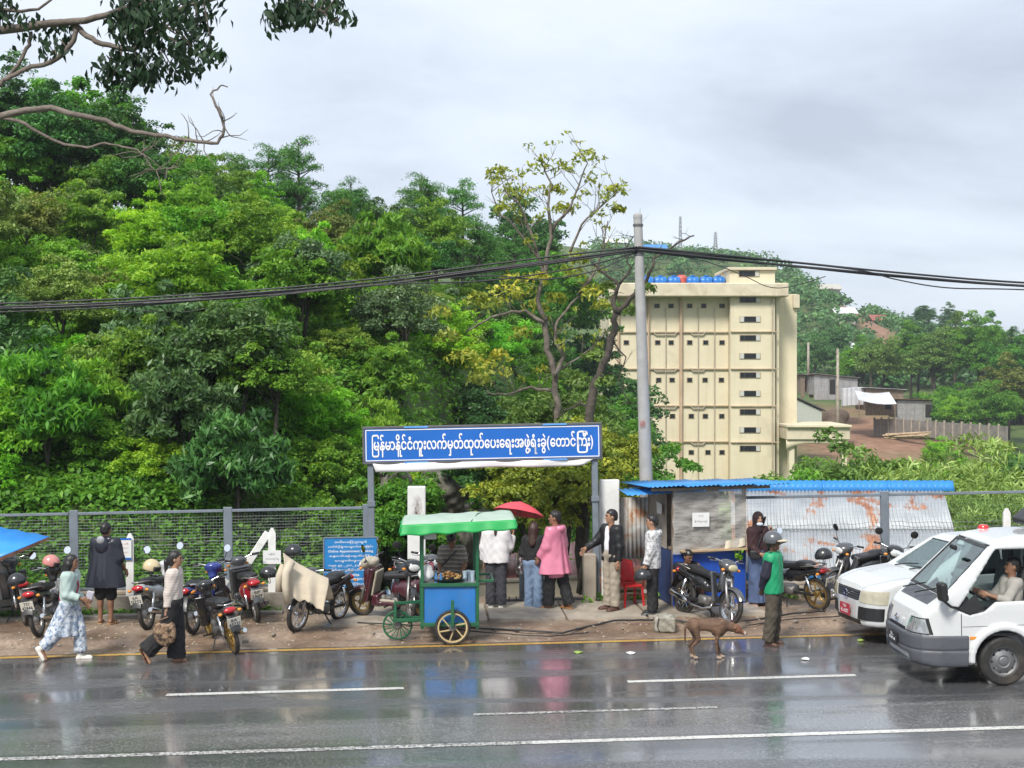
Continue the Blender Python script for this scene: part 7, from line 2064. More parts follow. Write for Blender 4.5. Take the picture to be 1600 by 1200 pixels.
for s_, ax in ((1, 1), (-1, -1)):
 for q, nm in ((sw2, 'side_window'), (sw3, 'side_window')):
  add_patch(nm, fullF, q, 'y', s_, -.015, M_GLS, van, .006)
 if s_ < 0: add_patch('door_window', fullF, [(-.95, 1.0), (-1.98, 1.11), (-1.98, 1.75), (-1.18, 1.75)], 'y', s_, -.015, M_GLS, van, .006)
 # window surround, door cut lines, mirror triangle
 add_patch('quarter_trim', fullF, [(-.57, 1.01), (-.72, .94), (-.90, 1.02), (-.80, 1.20)], 'y', s_, .004, M_CBLK, van, .02, 8, 6)
 for a, c in (((-.575, .34), (-.585, .34)), ):
  add_patch('door_seam', fullF, [(-.60, .36), (-.609, .36), (-.609, .95), (-.60, .95)], 'y', s_, .0025, M_CBLK, van, .006, 2, 14)
 add_patch('door_seam', fullF, [(-2.05, .36), (-2.059, .36), (-2.059, 1.80), (-2.05, 1.80)], 'y', s_, .0025, M_CBLK, van, .006, 2, 20)
 add_patch('sill_crease', fullF, [(-2.1, .56), (-2.95, .56), (-2.95, .568), (-2.1, .568)], 'y', s_, .0025, M_CGRY, van, .006, 12, 1)
 add_patch('belt_crease', fullF, [(-.62, .775), (-2.04, .80), (-2.04, .806), (-.62, .781)], 'y', s_, .0025, M_CGRY, van, .006, 20, 1)
 add_patch('door_handle', fullF, [(-1.78, .93), (-1.95, .93), (-1.95, .975), (-1.78, .975)], 'y', s_, .022, M_CBLK, van, .03, 6, 3)
 add_patch('side_indicator', fullF, [(-.71, .615), (-.81, .615), (-.81, .652), (-.71, .652)], 'y', s_, .010, M_AMB, van, .02, 6, 3)
# bumper: thicker skin round the lower nose
bpF = Field((-.95, -.95, .15), (.2, .95, .80), .016)
S = fullF; PX = np.stack(np.meshgrid(*bpF.ax, indexing='ij'), -1).reshape(-1, 3)
bd_ = S.sample(PX).reshape(tuple(bpF.n)); X, Y, Z = bpF.grid()
bpF.D = smax(np.maximum(bd_ - .022, -(bd_ + .03)), np.maximum(Z - (.665 - .10 * np.abs(Y) * 0), .235 - Z), .02)
bpF.D = smax(bpF.D, -.70 - X, .02)
rr_ = np.sqrt((X - vx_ax) ** 2 + (Z - .32) ** 2); bpF.D = np.maximum(bpF.D, .43 - rr_)
groove = np.maximum(np.abs(Z - .475) - .010, -(bd_ + .0)); bpF.D = np.maximum(bpF.D, -np.maximum(np.abs(Z - .47) - .012, .006 - bd_))
carve(bpF, [(-.50, .30), (.50, .30), (.46, .40), (-.46, .40)], 'yz', lo=-.05)
bpF.build('bumper', M_CGRY, van)
add_patch('grille_slot', fullF, [(-.36, .672), (.36, .672), (.33, .715), (-.33, .715)], 'x', 1, .003, M_CBLK, van, .02)
add_patch('cowl_panel', fullF, [(-.56, 1.045), (.56, 1.045), (.60, 1.165), (-.60, 1.165)], 'x', 1, .004, M_CGRY, van, .015)
for s_ in (-1, 1):
 hl = add_patch('headlight', fullF, [(s_ * .385, .695), (s_ * .735, .690), (s_ * .715, .875), (s_ * .415, .865)], 'x', 1, .010, M_LAMP, van, .03, 14, 8)
 add_patch('lamp_surround', fullF, [(s_ * .37, .680), (s_ * .75, .676), (s_ * .73, .888), (s_ * .40, .878)], 'x', 1, .003, M_CBLK, hl, .02, 14, 8)
 add_patch('lamp_divider', fullF, [(s_ * .555, .70), (s_ * .563, .70), (s_ * .565, .868), (s_ * .557, .868)], 'x', 1, .013, M_CGRY, hl, .004, 2, 6)
 add_patch('lamp_rim', fullF, [(s_ * .38, .682), (s_ * .74, .678), (s_ * .74, .691), (s_ * .38, .695)], 'x', 1, .012, M_CBLK, hl, .01, 10, 2)
 wp_ = MB().tube([(-.22, s_ * .25 - .18, 1.13), (-.27, s_ * .25, 1.18), (-.36, s_ * .25 + .34, 1.26)], .010, 6); wp_.build('wiper', M_CBLK, van)
 add_patch('tail_light', fullF, [(s_ * .62, .80), (s_ * .78, .80), (s_ * .76, 1.10), (s_ * .62, 1.10)], 'x', -1, .01, M_TAIL, van, .02)
ring = MB().lathe([(.032, -.006), (.042, -.006), (.042, .006), (.032, .006)], 24, (.012, 0, .80), rotm(0, R(78), 0), closed=True); ring.bar((.020, -.05, .80), (.020, .05, .80), .008, .018); ring.build('badge', M_CHR, van)
pl_ = MB().box((.066, .14 - .14, .53), (.012, .36, .15), rotm(0, R(-4), 0)).build('number_plate', mat('plate_black', (.022, .022, .024), .45), van)
lettering('plate_text', ['5', 'K', '-'], .13, .045, M_LET, pl_, (.0775, 0, .568), bold=.02, rot=(R(90), 0, R(90))); lettering('plate_text', ['1', '3', '0', '4'], .26, .062, M_LET, pl_, (.0745, 0, .505), bold=.03, rot=(R(90), 0, R(90)))
for xa in (vx_ax, -3.38):
 for s_ in (-1, 1): car_wheel(van, xa, s_ * .70, .315, .19, M_STEELW)
# mirror on the near side and far side
for s_ in (1,):
 mf = Field((-.60, s_ * 1.0 - .3, 1.0), (-.05, s_ * 1.0 + .25, 1.50), .014)
 mf.box((-.30, s_ * .97, 1.27), (.05, .085, .125), .04, .02, rot=rotm(0, R(6), s_ * R(12)))
 mo = mf.build('wing_mirror', M_CBLK, van)
 MB().tube([(-.56, s_ * .78, 1.02), (-.44, s_ * .88, 1.06), (-.31, s_ * .95, 1.16)], [.022, .018, .018], 8).build('arm', M_CBLK, mo, True)
# cabin fittings
MB().box((-2.4, 0, .66), (3.3, 1.46, .03)).build('floor', M_INT, van)
dsh = Field((-.95, -.75, .62), (-.25, .75, 1.2), .025); dsh.box((-.58, 0, .92), (.20, .70, .17), .08, .02).ell((-.70, .36, 1.08), (.14, .2, .06), .05); dsh.build('dashboard', M_INT, van)
st = MB().lathe([(.19, -.013), (.203, 0), (.19, .013), (.177, 0)], 28, closed=True); st.bar((-.18, 0, 0), (.18, 0, 0), .02, .04)
st.build('steering_wheel', M_CBLK, van, True, loc=(-.90, .38, 1.15), rot=(0, R(-28), 0))
for y in (-.38, .38):
 sf = Field((-1.85, y - .32, .62), (-.95, y + .32, 1.72), .025); sf.box((-1.33, y, .80), (.25, .24, .09), .05, .02).box((-1.60, y, 1.14), (.07, .23, .33), .05, .03, rot=rotm(0, R(-10), 0)).box((-1.67, y, 1.56), (.05, .13, .09), .04, .02); sf.build('seat', M_INT, van)
for FF, q, o_ in ((fullF, ws_q, van),):
 for (a, c) in ((0, 1), (1, 2), (2, 3), (3, 0)):
  A_, B_ = Vector(q[a]), Vector(q[c]); nn = Vector((-(B_ - A_).y, (B_ - A_).x)).normalized() * .028
  add_patch('windscreen_seal', FF, [tuple(A_), tuple(B_), tuple(B_ + nn), tuple(A_ + nn)], 'x', 1, -.006, M_CBLK, o_, .012, 12, 1)
add_patch('sticker', fullF, [(.20, 1.20), (.32, 1.20), (.32, 1.30), (.20, 1.30)], 'x', 1, -.019, mat('yellow_sticker', (.60, .42, .05), .6), van, .002, 3, 3)
MB().box((-.78, 0, 1.72), (.04, .22, .07), None, .015).build('inner_mirror', M_CBLK, van)
rb_ = thing('roof_box', 'black roof rack box on top of the van at the right edge', 'roof box', tuple(v0 + Rv @ Vector((-2.5, -.05, 1.965))), rot=(0, math.atan(GRADE), VH))
bfx = Field((-.95, -.6, -.05), (.95, .6, .45), .025); bfx.box((0, 0, .20), (.75, .50, .17), .06, .02); bfx.clip((.42, 0, .36), (.6, 0, .8)); bfx.build('box', M_CBLK, rb_)
for x in (-.5, .5): MB().box((x, 0, .015), (.05, .9, .05)).build('foot', M_ALU, rb_)
sr = thing('roof_beacon', 'red and white beacon on the far front corner of the van roof', 'beacon', (0, 0, 0), rot=(0, math.atan(GRADE), VH))
MB().lathe([(.001, 0), (.08, 0), (.085, .02), (.08, .04), (.001, .04)], 22).build('base', M_CWHT, sr, True, 40); MB().lathe([(.078, .04), (.074, .065), (.055, .09), (.001, .10)], 22).build('dome', mat('beacon_red', (.60, .03, .03), .2, var=.1, coat=.6), sr, True, 40)

# ------------------------------------------------------------------ parked car
cg = gp(1390, 1013)          # under the near front corner
CH = R(180 + 10.5)
c0 = cg - rotm(0, 0, CH) @ Vector((-.30, .80, 0))
car = thing('car', 'white estate car with red number plate parked behind the van', 'car', (c0.x, c0.y, gz(c0.x) + .045), rot=(0, math.atan(GRADE), CH))
side = [(-.02, .22), (.02, .36), (.02, .58), (-.02, .76), (-.10, .84), (-.45, .925), (-1.02, 1.00), (-1.70, 1.41), (-1.86, 1.475), (-2.2, 1.51), (-3.85, 1.49), (-4.02, 1.42), (-4.16, .95), (-4.18, .40), (-4.0, .24)]
top_ = [(.03, -.1), (.03, .30), (-.04, .55), (-.16, .70), (-.40, .80), (-.9, .845), (-3.7, .845), (-4.05, .79), (-4.19, .6), (-4.19, -.1)]
front = [(-.1, .18), (.80, .2), (.845, .45), (.845, .82), (.82, .98), (.655, 1.43), (.56, 1.505), (-.1, 1.53)]
F = car_field((-4.35, -.98, .08), (.15, .98, 1.65), .022, side, top_, front, .09)
B0 = F.D.copy(); cF = Field((-4.35, -.98, .08), (.15, .98, 1.65), .022); cF.D = B0
X, Y, Z = F.grid()
for xa in (-.78, -3.33):
 rr_ = np.sqrt((X - xa) ** 2 + (Z - .30) ** 2); F.D = np.maximum(F.D, -np.maximum(rr_ - .345, .52 - np.abs(Y)))
F.D = np.maximum(F.D, -np.maximum(np.maximum(B0 + .05, .50 - Z), X + 1.05))
cw = [(-.60, 1.02), (.60, 1.02), (.53, 1.39), (-.53, 1.39)]
carve(F, cw, 'yz', lo=-1.75); F.D = np.where((X < -1.85) | (F.D < .3), F.D, F.D)
w1 = [(-1.28, .99), (-2.16, 1.0), (-2.16, 1.42), (-1.78, 1.42)]; w2 = [(-2.28, 1.0), (-3.08, 1.0), (-3.08, 1.42), (-2.28, 1.42)]; w3 = [(-3.2, 1.0), (-3.92, 1.02), (-3.84, 1.40), (-3.2, 1.42)]
for q in (w1, w2, w3): carve(F, q, 'xz', lo=.45); carve(F, q, 'xz', hi=-.45)
F.build('body', M_CWHT, car)
add_patch('windscreen', cF, cw, 'x', 1, -.012, M_GLW, car, .006, 20, 10)
for s_ in (-1, 1):
 for q in (w1, w2, w3): add_patch('side_window', cF, q, 'y', s_, -.014, M_GLS, car, .006)
 add_patch('headlight', cF, [(s_ * .40, .60), (s_ * .76, .585), (s_ * .77, .785), (s_ * .43, .775)], 'x', 1, .008, M_LAMPY, car, .03, 14, 8)
 add_patch('bumper_pad', cF, [(s_ * .36, .335), (s_ * .74, .345), (s_ * .745, .53), (s_ * .39, .53)], 'x', 1, .014, M_CBLK, car, .03, 14, 8)
 MB().tube([(-1.0, s_ * .25 - .2, 1.005), (-1.08, s_ * .25, 1.05), (-1.13, s_ * .25 + .34, 1.09)], .009, 6).build('wiper', M_CBLK, car)
 mf = Field((-1.55, s_ * .95 - .2, .9), (-1.2, s_ * .95 + .2, 1.2), .014); mf.box((-1.36, s_ * .95, 1.05), (.055, .095, .065), .03, .02).cap((-1.36, s_ * .82, 1.02), (-1.36, s_ * .92, 1.04), .03, .03, .02); mf.build('wing_mirror', M_CWHT, car)
 add_patch('door_seam', cF, [(-1.22, .30), (-1.228, .30), (-1.228, .96), (-1.22, .96)], 'y', s_, .0025, M_CBLK, car, .006, 2, 14)
 for xa in (-.78, -3.33): car_wheel(car, xa, s_ * .73, .29, .17, M_STEELW)
gr = add_patch('grille', cF, [(-.375, .615), (.375, .615), (.40, .765), (-.40, .765)], 'x', 1, .004, M_CBLK, car, .02)
for k in range(4): add_patch('grille_bar', cF, [(-.37, .635 + k * .035), (.37, .635 + k * .035), (.37, .645 + k * .035), (-.37, .645 + k * .035)], 'x', 1, .012, M_CGRY, gr, .01, 14, 1)
MB().lathe([(.040, -.006), (.052, -.006), (.052, .006), (.040, .006)], 24, (.035, 0, .69), rotm(0, R(88), 0) @ Matrix.Diagonal((1, 1.3, 1)), closed=True).build('badge', M_CHR, car)
for s_ in (-1, 1): add_patch('bonnet_seam', cF, [(s_ * .40, .785), (s_ * .405, .79), (s_ * .66, .985), (s_ * .655, .985)], 'x', 1, .002, M_CBLK, car, .006, 2, 16)
add_patch('lower_grille', cF, [(-.42, .255), (.42, .255), (.40, .325), (-.40, .325)], 'x', 1, .004, M_CBLK, car, .02)
pl_ = MB().box((.048, 0, .44), (.012, .34, .17)).build('number_plate', M_REDPL, car)
lettering('plate_text', ['Y', 'G', 'N'], .13, .045, M_LET, pl_, (.0545, 0, .485), bold=.02, rot=(R(90), 0, R(90))); lettering('plate_text', ['4', 'L', '-', '6', '2', '0', '7'], .27, .06, M_LET, pl_, (.0545, 0, .415), bold=.02, rot=(R(90), 0, R(90)))
MB().box((-2.4, 0, .53), (2.7, 1.5, .03)).build('floor', M_INT, car)
dsh = Field((-1.6, -.75, .6), (-1.0, .75, 1.12), .025); dsh.box((-1.28, 0, .87), (.18, .7, .10), .06, .02); dsh.build('dashboard', M_INT, car)
for y in (-.38, .38):
 sf = Field((-2.6, y - .3, .5), (-1.7, y + .3, 1.45), .025); sf.box((-2.0, y, .66), (.25, .24, .09), .05, .02).box((-2.3, y, .95), (.07, .23, .30), .05, .03, rot=rotm(0, R(-10), 0)).box((-2.37, y, 1.31), (.04, .12, .08), .03, .02); sf.build('seat', M_INT, car)
sr.location = v0 + Rv @ Vector((-1.34, -.48, 1.875))
# ================================================================== people
def skin(name, c): return mat(name, c, .5, var=.08, scale=12, spec=.4)
SK1, SK2, SK3 = skin('skin_tan', (.36, .20, .125)), skin('skin_brown', (.25, .13, .080)), skin('skin_dark', (.105, .055, .036))
M_HAIR = mat('black_hair', (.012, .010, .010), .42, var=.3, scale=25)
M_HAIRB = mat('brown_hair', (.045, .022, .016), .45, var=.3, scale=25)
M_EYE = mat('eye_dark', (.01, .008, .008), .2)
M_LIP = mat('lip', (.25, .09, .075), .5)
def cloth(name, col, var=.1, scale=7, rough=.85, bmp=.15): return mat(name, col, rough, var=var, scale=scale, bmp=bmp)
def nv(v):
 v = Vector(v); return v.normalized()
def cone_d(f, c0, c1, r0, r1, folds=0.0, nf=9, k=.04, ph=0.0, power=1.0):
 "hanging cloth: elliptical tapered tube from c0 (top) down to c1, radii (rx,ry), folds grow to the hem"
 X, Y, Z = f.grid()
 t = np.clip((c0[2] - Z) / (c0[2] - c1[2]), -.2, 1.2); tt = np.clip(t, 0, 1) ** power
 cx, cy = c0[0] + (c1[0] - c0[0]) * tt, c0[1] + (c1[1] - c0[1]) * tt
 rx, ry = r0[0] + (r1[0] - r0[0]) * tt, r0[1] + (r1[1] - r0[1]) * tt
 ang = np.arctan2(Y - cy, X - cx)
 q = np.sqrt(((X - cx) / rx) ** 2 + ((Y - cy) / ry) ** 2)
 if folds: q = q * (1 + folds * np.clip(t, 0, 1) * np.sin(ang * nf + ph + 2 * np.sin(ang * 2)))
 d = (q - 1) * np.minimum(rx, ry)
 d = np.maximum(d, np.maximum(c1[2] - Z, Z - c0[2]))
 f.D = smin(f.D, d.astype(np.float32), k)
 return f
def person(px, py, heading, label, H=1.65, sk=SK1, pose=None, top=None, legs=None, hair='short', hairm=None, feet='sandal', footm=None, ground=None, sole=0.0, head=(0, 0), skirt=None, bare=(), z=None, Yfix=None, foot_dir=None):
 """px,py: photo pixel midway between the feet. Local frame: +X forward, +Y left. Returns (thing, joints)"""
 P = dict(lean=(0, 0, 1), tL=(.02, .02, -1), tR=(.02, -.02, -1), sL=(-.02, 0, -1), sR=(-.02, 0, -1), aL=(.02, .14, -1), aR=(.02, -.14, -1), fL=(.12, .03, -1), fR=(.12, -.03, -1))
 P.update(pose or {})
 S = H / 1.65
 up = nv(P['lean']); side = Vector((0, 1, 0)); side = (side - up * side.dot(up)).normalized(); fwd = side.cross(up)
 J = {}
 J['pel'] = Vector((0, 0, 0)); J['neck'] = up * .475; J['chest'] = up * .30
 for s_, n_ in ((1, 'L'), (-1, 'R')):
  J['hip' + n_] = Vector((0, s_ * .085, -.04)); J['kn' + n_] = J['hip' + n_] + nv(P['t' + n_]) * .405; J['an' + n_] = J['kn' + n_] + nv(P['s' + n_]) * .395
  J['sh' + n_] = up * .425 + side * s_ * (.165 if hair in ('short', 'cap') else .15); J['el' + n_] = J['sh' + n_] + nv(P['a' + n_]) * .275; J['wr' + n_] = J['el' + n_] + nv(P['f' + n_]) * .245
 hy, hp = R(head[0]), R(head[1])
 hf = (fwd * math.cos(hy) + side * math.sin(hy)); hf = (hf * math.cos(hp) + up * math.sin(hp)).normalized(); hs = up.cross(hf).normalized(); hu = hf.cross(hs)
 J['head'] = J['neck'] + up * .155 + fwd * .015
 HM = Matrix((hf, hs, hu)).transposed()
 fd = {n_: nv((foot_dir or {}).get(n_, (1, .18 if n_ == 'L' else -.18, 0))) for n_ in 'LR'}
 lowz = min(min(J['an' + n_].z - .075, (J['an' + n_] + fd[n_] * .15).z - .045) for n_ in 'LR')
 lift = -lowz
 for k in J: J[k] = (J[k] + Vector((0, 0, lift))) * S
 g = gp(px, py)
 zz = g.z + sole
 if z is not None: zz = z
 if Yfix is not None: g.y = Yfix; g.x = kx(px, Yfix)
 mid = (J['anL'] + J['anR']) / 2; a = R(heading)
 off = Vector((mid.x * math.cos(a) - mid.y * math.sin(a), mid.x * math.sin(a) + mid.y * math.cos(a), 0)) if ground is None else Vector((0, 0, 0))
 root = thing('person', label, 'person', (g.x - off.x, g.y - off.y, zz), a)
 pts = np.array([tuple(v) for v in J.values()])
 lo, hi = pts.min(0) - .24, pts.max(0) + .24
 lo[2] = max(lo[2], -.02); h = .0105
 # ---- body
 b = Field(lo, hi, h)
 for s_, n_ in ((1, 'L'), (-1, 'R')):
  b.cap(J['sh' + n_] * .72 + J['neck'] * .28 - up * .05 * S, J['hip' + n_] * .8 + J['pel'] * .2, .085 * S, .095 * S, .06)
  b.cap(J['sh' + n_], J['el' + n_], .046 * S, .038 * S, .03); b.cap(J['el' + n_], J['wr' + n_], .038 * S, .026 * S, .015)
  b.cap(J['hip' + n_], J['kn' + n_], .076 * S, .050 * S, .04); b.cap(J['kn' + n_], J['an' + n_], .050 * S, .036 * S, .02)
  b.ell(J['kn' + n_].lerp(J['an' + n_], .3) - fd[n_] * .014 * S, (.045 * S, .045 * S, .09 * S), .03)
  fa = J['an' + n_]; fl_ = (fd[n_])
  b.cap(fa + Vector((0, 0, -.035)) * S - fl_ * .02 * S, fa + fl_ * .13 * S + Vector((0, 0, -.052)) * S, .036 * S, .026 * S, .02)
 b.cap(J['neck'] - up * .06 * S, J['head'] - up * .04 * S, .054 * S, .050 * S, .03)
 hd = J['head']
 def hp_(x, y, z): return hd + HM @ Vector((x, y, z)) * S
 b.ell(hp_(-.008, 0, .022), (.094 * S, .076 * S, .092 * S), .02, rot=HM); b.ell(hp_(.018, 0, -.035), (.068 * S, .060 * S, .078 * S), .035, rot=HM)
 b.cap(hp_(.088, 0, -.002), hp_(.100, 0, -.024), .009 * S, .014 * S, .012)
 b.ell(hp_(.070, 0, -.085), (.022 * S, .026 * S, .020 * S), .02, rot=HM)
 for s_ in (-1, 1):
  b.ell(hp_(.0, s_ * .077, -.012), (.020 * S, .010 * S, .032 * S), .008, rot=HM); b.ell(hp_(.092, s_ * .030, .010), (.016 * S, .016 * S, .010 * S), .012, 's', rot=HM)
 Vb, Qb = b.nets(); VV = [Vb]; QQ = [Qb]; nvx = len(Vb)
 # ---- hands: palm and five bent fingers, finer grid, joined into the same mesh
 for s_, n_ in ((1, 'L'), (-1, 'R')):
  w = J['wr' + n_]; d = nv(P.get('h' + n_, P['f' + n_])); pn = P.get('palm' + n_, None)
  inw = Vector((0, -s_, 0)) if pn is None else Vector(pn)
  pz = (inw - d * inw.dot(d)).normalized(); ps = d.cross(pz)      # palm normal, finger spread axis
  if ps.dot(Vector((1, 0, 0))) < 0: ps = -ps                       # thumb side forward
  hl = Field(np.array(w) - .2, np.array(w) + .2, .006)
  Mh = Matrix((d, ps, pz)).transposed()
  hl.box(w + d * .045 * S, (.046 * S, .036 * S, .013 * S), .012, .01, rot=Mh); hl.cap(w - d * .02, w + d * .01, .024 * S, .022 * S, .02)
  curl = P.get('curl' + n_, .5)
  for q, (o_, ln) in enumerate(((.028, .068), (.010, .078), (-.009, .073), (-.027, .056))):
   p0 = w + (d * .086 + ps * o_) * S; a0 = .35 * curl
   d1 = (d * math.cos(a0) + pz * math.sin(a0)); p1 = p0 + d1 * ln * .45 * S
   a1 = a0 + .9 * curl; d2 = (d * math.cos(a1) + pz * math.sin(a1)); p2 = p1 + d2 * ln * .32 * S
   a2 = a1 + .7 * curl; d3 = (d * math.cos(a2) + pz * math.sin(a2)); p3 = p2 + d3 * ln * .23 * S
   hl.cap(p0 - d * .01, p1, .0095 * S, .0085 * S, .004); hl.cap(p1, p2, .0085 * S, .0078 * S, .003); hl.cap(p2, p3, .0078 * S, .0065 * S, .003)
  t0 = w + (d * .025 + ps * .034) * S; t1 = t0 + (d * .034 + ps * .026 + pz * .012) * S; t2 = t1 + (d * .028 + ps * .006 + pz * .012) * S
  hl.cap(t0, t1, .0125 * S, .0105 * S, .008); hl.cap(t1, t2, .0105 * S, .008 * S, .003)
  v_, q_ = hl.nets(); VV.append(v_); QQ.append(q_ + nvx); nvx += len(v_)
 put('body', npmesh('body', np.vstack(VV), np.vstack(QQ), True), sk, root)
 for s_ in (-1, 1):
  MB().ball(hp_(.082, s_ * .031, .010), .0085 * S, 8, 6).build('eye', M_EYE, root, True)
  MB().tube([hp_(.088, s_ * .016, .028), hp_(.090, s_ * .034, .033), hp_(.080, s_ * .050, .028)], .005 * S, 5).build('eyebrow', M_HAIR, root)
 MB().tube([hp_(.080, -.024, -.058), hp_(.090, 0, -.056), hp_(.080, .024, -.058)], [.004 * S, .006 * S, .004 * S], 6).build('mouth', M_LIP, root, True)
 # ---- trousers
 def leg_field(ease, flare, frac, waist=.04):
  f = Field(lo, hi, h)
  for n_ in 'LR':
   hpj, kn, an = J['hip' + n_], J['kn' + n_], J['an' + n_]
   f.cap(hpj + Vector((0, 0, .03)), kn, .088 * S + ease, .060 * S + ease + flare * .4, .03)
   if frac > .5:
    e_ = kn.lerp(an, min(1.06, (frac - .5) * 2))
    f.cap(kn, e_, .060 * S + ease + flare * .4, .048 * S + ease + flare, .02, ends='b')
  f.cap(J['hipL'] + Vector((0, 0, .05)), J['hipR'] + Vector((0, 0, .05)), .098 * S + ease * .5, None, .05)
  f.clip(J['pel'] + up * waist * S, up)
  gX, gY, gZ = f.grid(); f.D = f.D + .0045 * np.sin(gZ * 55 + 4 * np.sin(gX * 21 + gY * 17)) * np.clip(1.1 - gZ, .2, 1) + .003 * np.sin(gZ * 23 + gX * 40 - gY * 31)
  return f
 if legs:
  nm = legs.get('name', 'trousers')
  leg_field(legs.get('ease', .012), legs.get('flare', .012), legs.get('len', 1.0), legs.get('waist', .06)).build(nm, legs['m'], root)
 if skirt:
  f = Field(lo, hi, h)
  z0 = (J['pel'] + up * .08 * S); ftm = (J['anL'] + J['anR']) / 2
  cone_d(f, (z0.x, z0.y, z0.z), (z0.x + (ftm.x - z0.x) * .8 * skirt.get('follow', 1) + skirt.get('dx', 0), z0.y, skirt['hem']), (.115 * S, .135 * S), skirt['r'], skirt.get('folds', .05), skirt.get('nf', 9), 0.0, skirt.get('ph', 0))
  for n_ in 'LR': f.cap(J['hip' + n_], J['kn' + n_], .092 * S, .075 * S, .05)
  f.clip((0, 0, skirt['hem']), (0, 0, -1)); f.clip(z0, up)
  f.build(skirt.get('name', 'skirt'), skirt['m'], root)
 # ---- tops
 def top_field(ease, sleeve, hem, neckcut=.0, flare=0.0, sl_r=0.0):
  f = Field(lo, hi, h)
  for s_, n_ in ((1, 'L'), (-1, 'R')):
   sh, el, wr = J['sh' + n_], J['el' + n_], J['wr' + n_]
   f.cap(sh * .70 + J['neck'] * .30 - up * .05 * S, J['hip' + n_] * .85 + J['pel'] * .15 - up * max(0, hem) * S + side * s_ * flare * .3, .092 * S + ease, .100 * S + ease + flare, .07)
   f.cap(sh * .4 + J['neck'] * .6 - up * .035 * S, sh, .045 * S + ease, .055 * S + ease * .6, .05)
   sv = sleeve[n_] if isinstance(sleeve, dict) else sleeve
   if sv > 0:
    e1 = sh.lerp(el, min(1, sv)); f.cap(sh, e1, .058 * S + ease * .7 + sl_r, (.050 * S + ease * .6 + sl_r) if sv >= 1 else .058 * S + ease * .8 + sl_r, .03, ends='b' if sv < 1 else None)
    if sv > 1: f.cap(el, el.lerp(wr, min(1, sv - 1)), .049 * S + ease * .6 + sl_r, .036 * S + ease * .6 + sl_r, .02, ends='b')
  f.clip(J['pel'] - up * hem * S, -up); f.clip(J['neck'] + up * .022 * S, up)
  gX, gY, gZ = f.grid(); f.D = f.D + .0028 * np.sin(gZ * 29 + gX * 37 + 2.5 * np.sin(gY * 13 + gX * 9)) * np.sin(gY * 19 + gZ * 7 + 1) + .002 * np.sin(gX * 51 - gZ * 37 + gY * 44)
  return f
 if top:
  for tp_ in (top if isinstance(top, list) else [top]):
   f = top_field(tp_.get('ease', .012), tp_.get('sleeve', .5), tp_.get('hem', .06), flare=tp_.get('flare', 0), sl_r=tp_.get('sl_r', 0))
   if tp_.get('cone'): tp_['cone'](f, J, S)
   if tp_.get('open'):
    w_ = tp_['open']; c_ = J['chest'] + fwd * .16
    rotO = Matrix((fwd, side, up)).transposed()
    f.box(c_ - up * .05, (.12, w_, .62), .005, .0, 's', rot=rotO)
   f.build(tp_.get('name', 'shirt'), tp_['m'], root)
 # ---- hair
 hm = hairm or M_HAIR
 if hair:
  f = Field(np.array(hd) - .34 * S, np.array(hd) + .24 * S, .009)
  f.ell(hp_(-.014, 0, .030), (.100 * S, .083 * S, .095 * S), .02, rot=HM)
  if hair == 'short':
   f.box(hp_(.112, 0, -.055), (.075 * S, .16 * S, .105 * S), .02, .015, 's', rot=HM); f.box(hp_(.02, 0, -.095), (.075 * S, .2 * S, .085 * S), .02, .015, 's', rot=HM); f.ell(hp_(-.055, 0, -.025), (.058 * S, .068 * S, .065 * S), .02, rot=HM); f.box(hp_(0, 0, -.16), (.3 * S, .2 * S, .085 * S), .01, .015, 's', rot=HM)
  else:
   f.box(hp_(.125, 0, -.055), (.085 * S, .062 * S, .105 * S), .03, .02, 's', rot=HM)
   f.ell(hp_(-.05, 0, -.03), (.075 * S, .080 * S, .085 * S), .04, rot=HM)
   f.clip(hp_(0, 0, -.40), -hu)
   if hair == 'long':
    f.cap(hp_(-.055, 0, -.02), J['neck'] - fwd * .10 * S - up * .13 * S, .072 * S, .050 * S, .05)
    for s_ in (-1, 1): f.cap(hp_(-.02, s_ * .05, -.04), J['neck'] - fwd * .075 * S + side * s_ * .05 * S - up * .08 * S, .045 * S, .035 * S, .04)
   elif hair == 'pony':
    f.cap(hp_(-.10, 0, .0), hp_(-.135, 0, -.05), .030 * S, .036 * S, .02); f.cap(hp_(-.135, 0, -.05), J['neck'] - fwd * .12 * S - up * .08 * S, .036 * S, .018 * S, .02)
   elif hair == 'bob':
    for s_ in (-1, 1): f.cap(hp_(-.02, s_ * .055, -.03), hp_(-.01, s_ * .058, -.10), .04 * S, .032 * S, .04)
  gX, gY, gZ = f.grid(); f.D = f.D + .003 * np.sin(gX * 90 + gY * 70) * np.sin(gY * 95 - gX * 60 + gZ * 20)
  f.build('hair', hm, root)
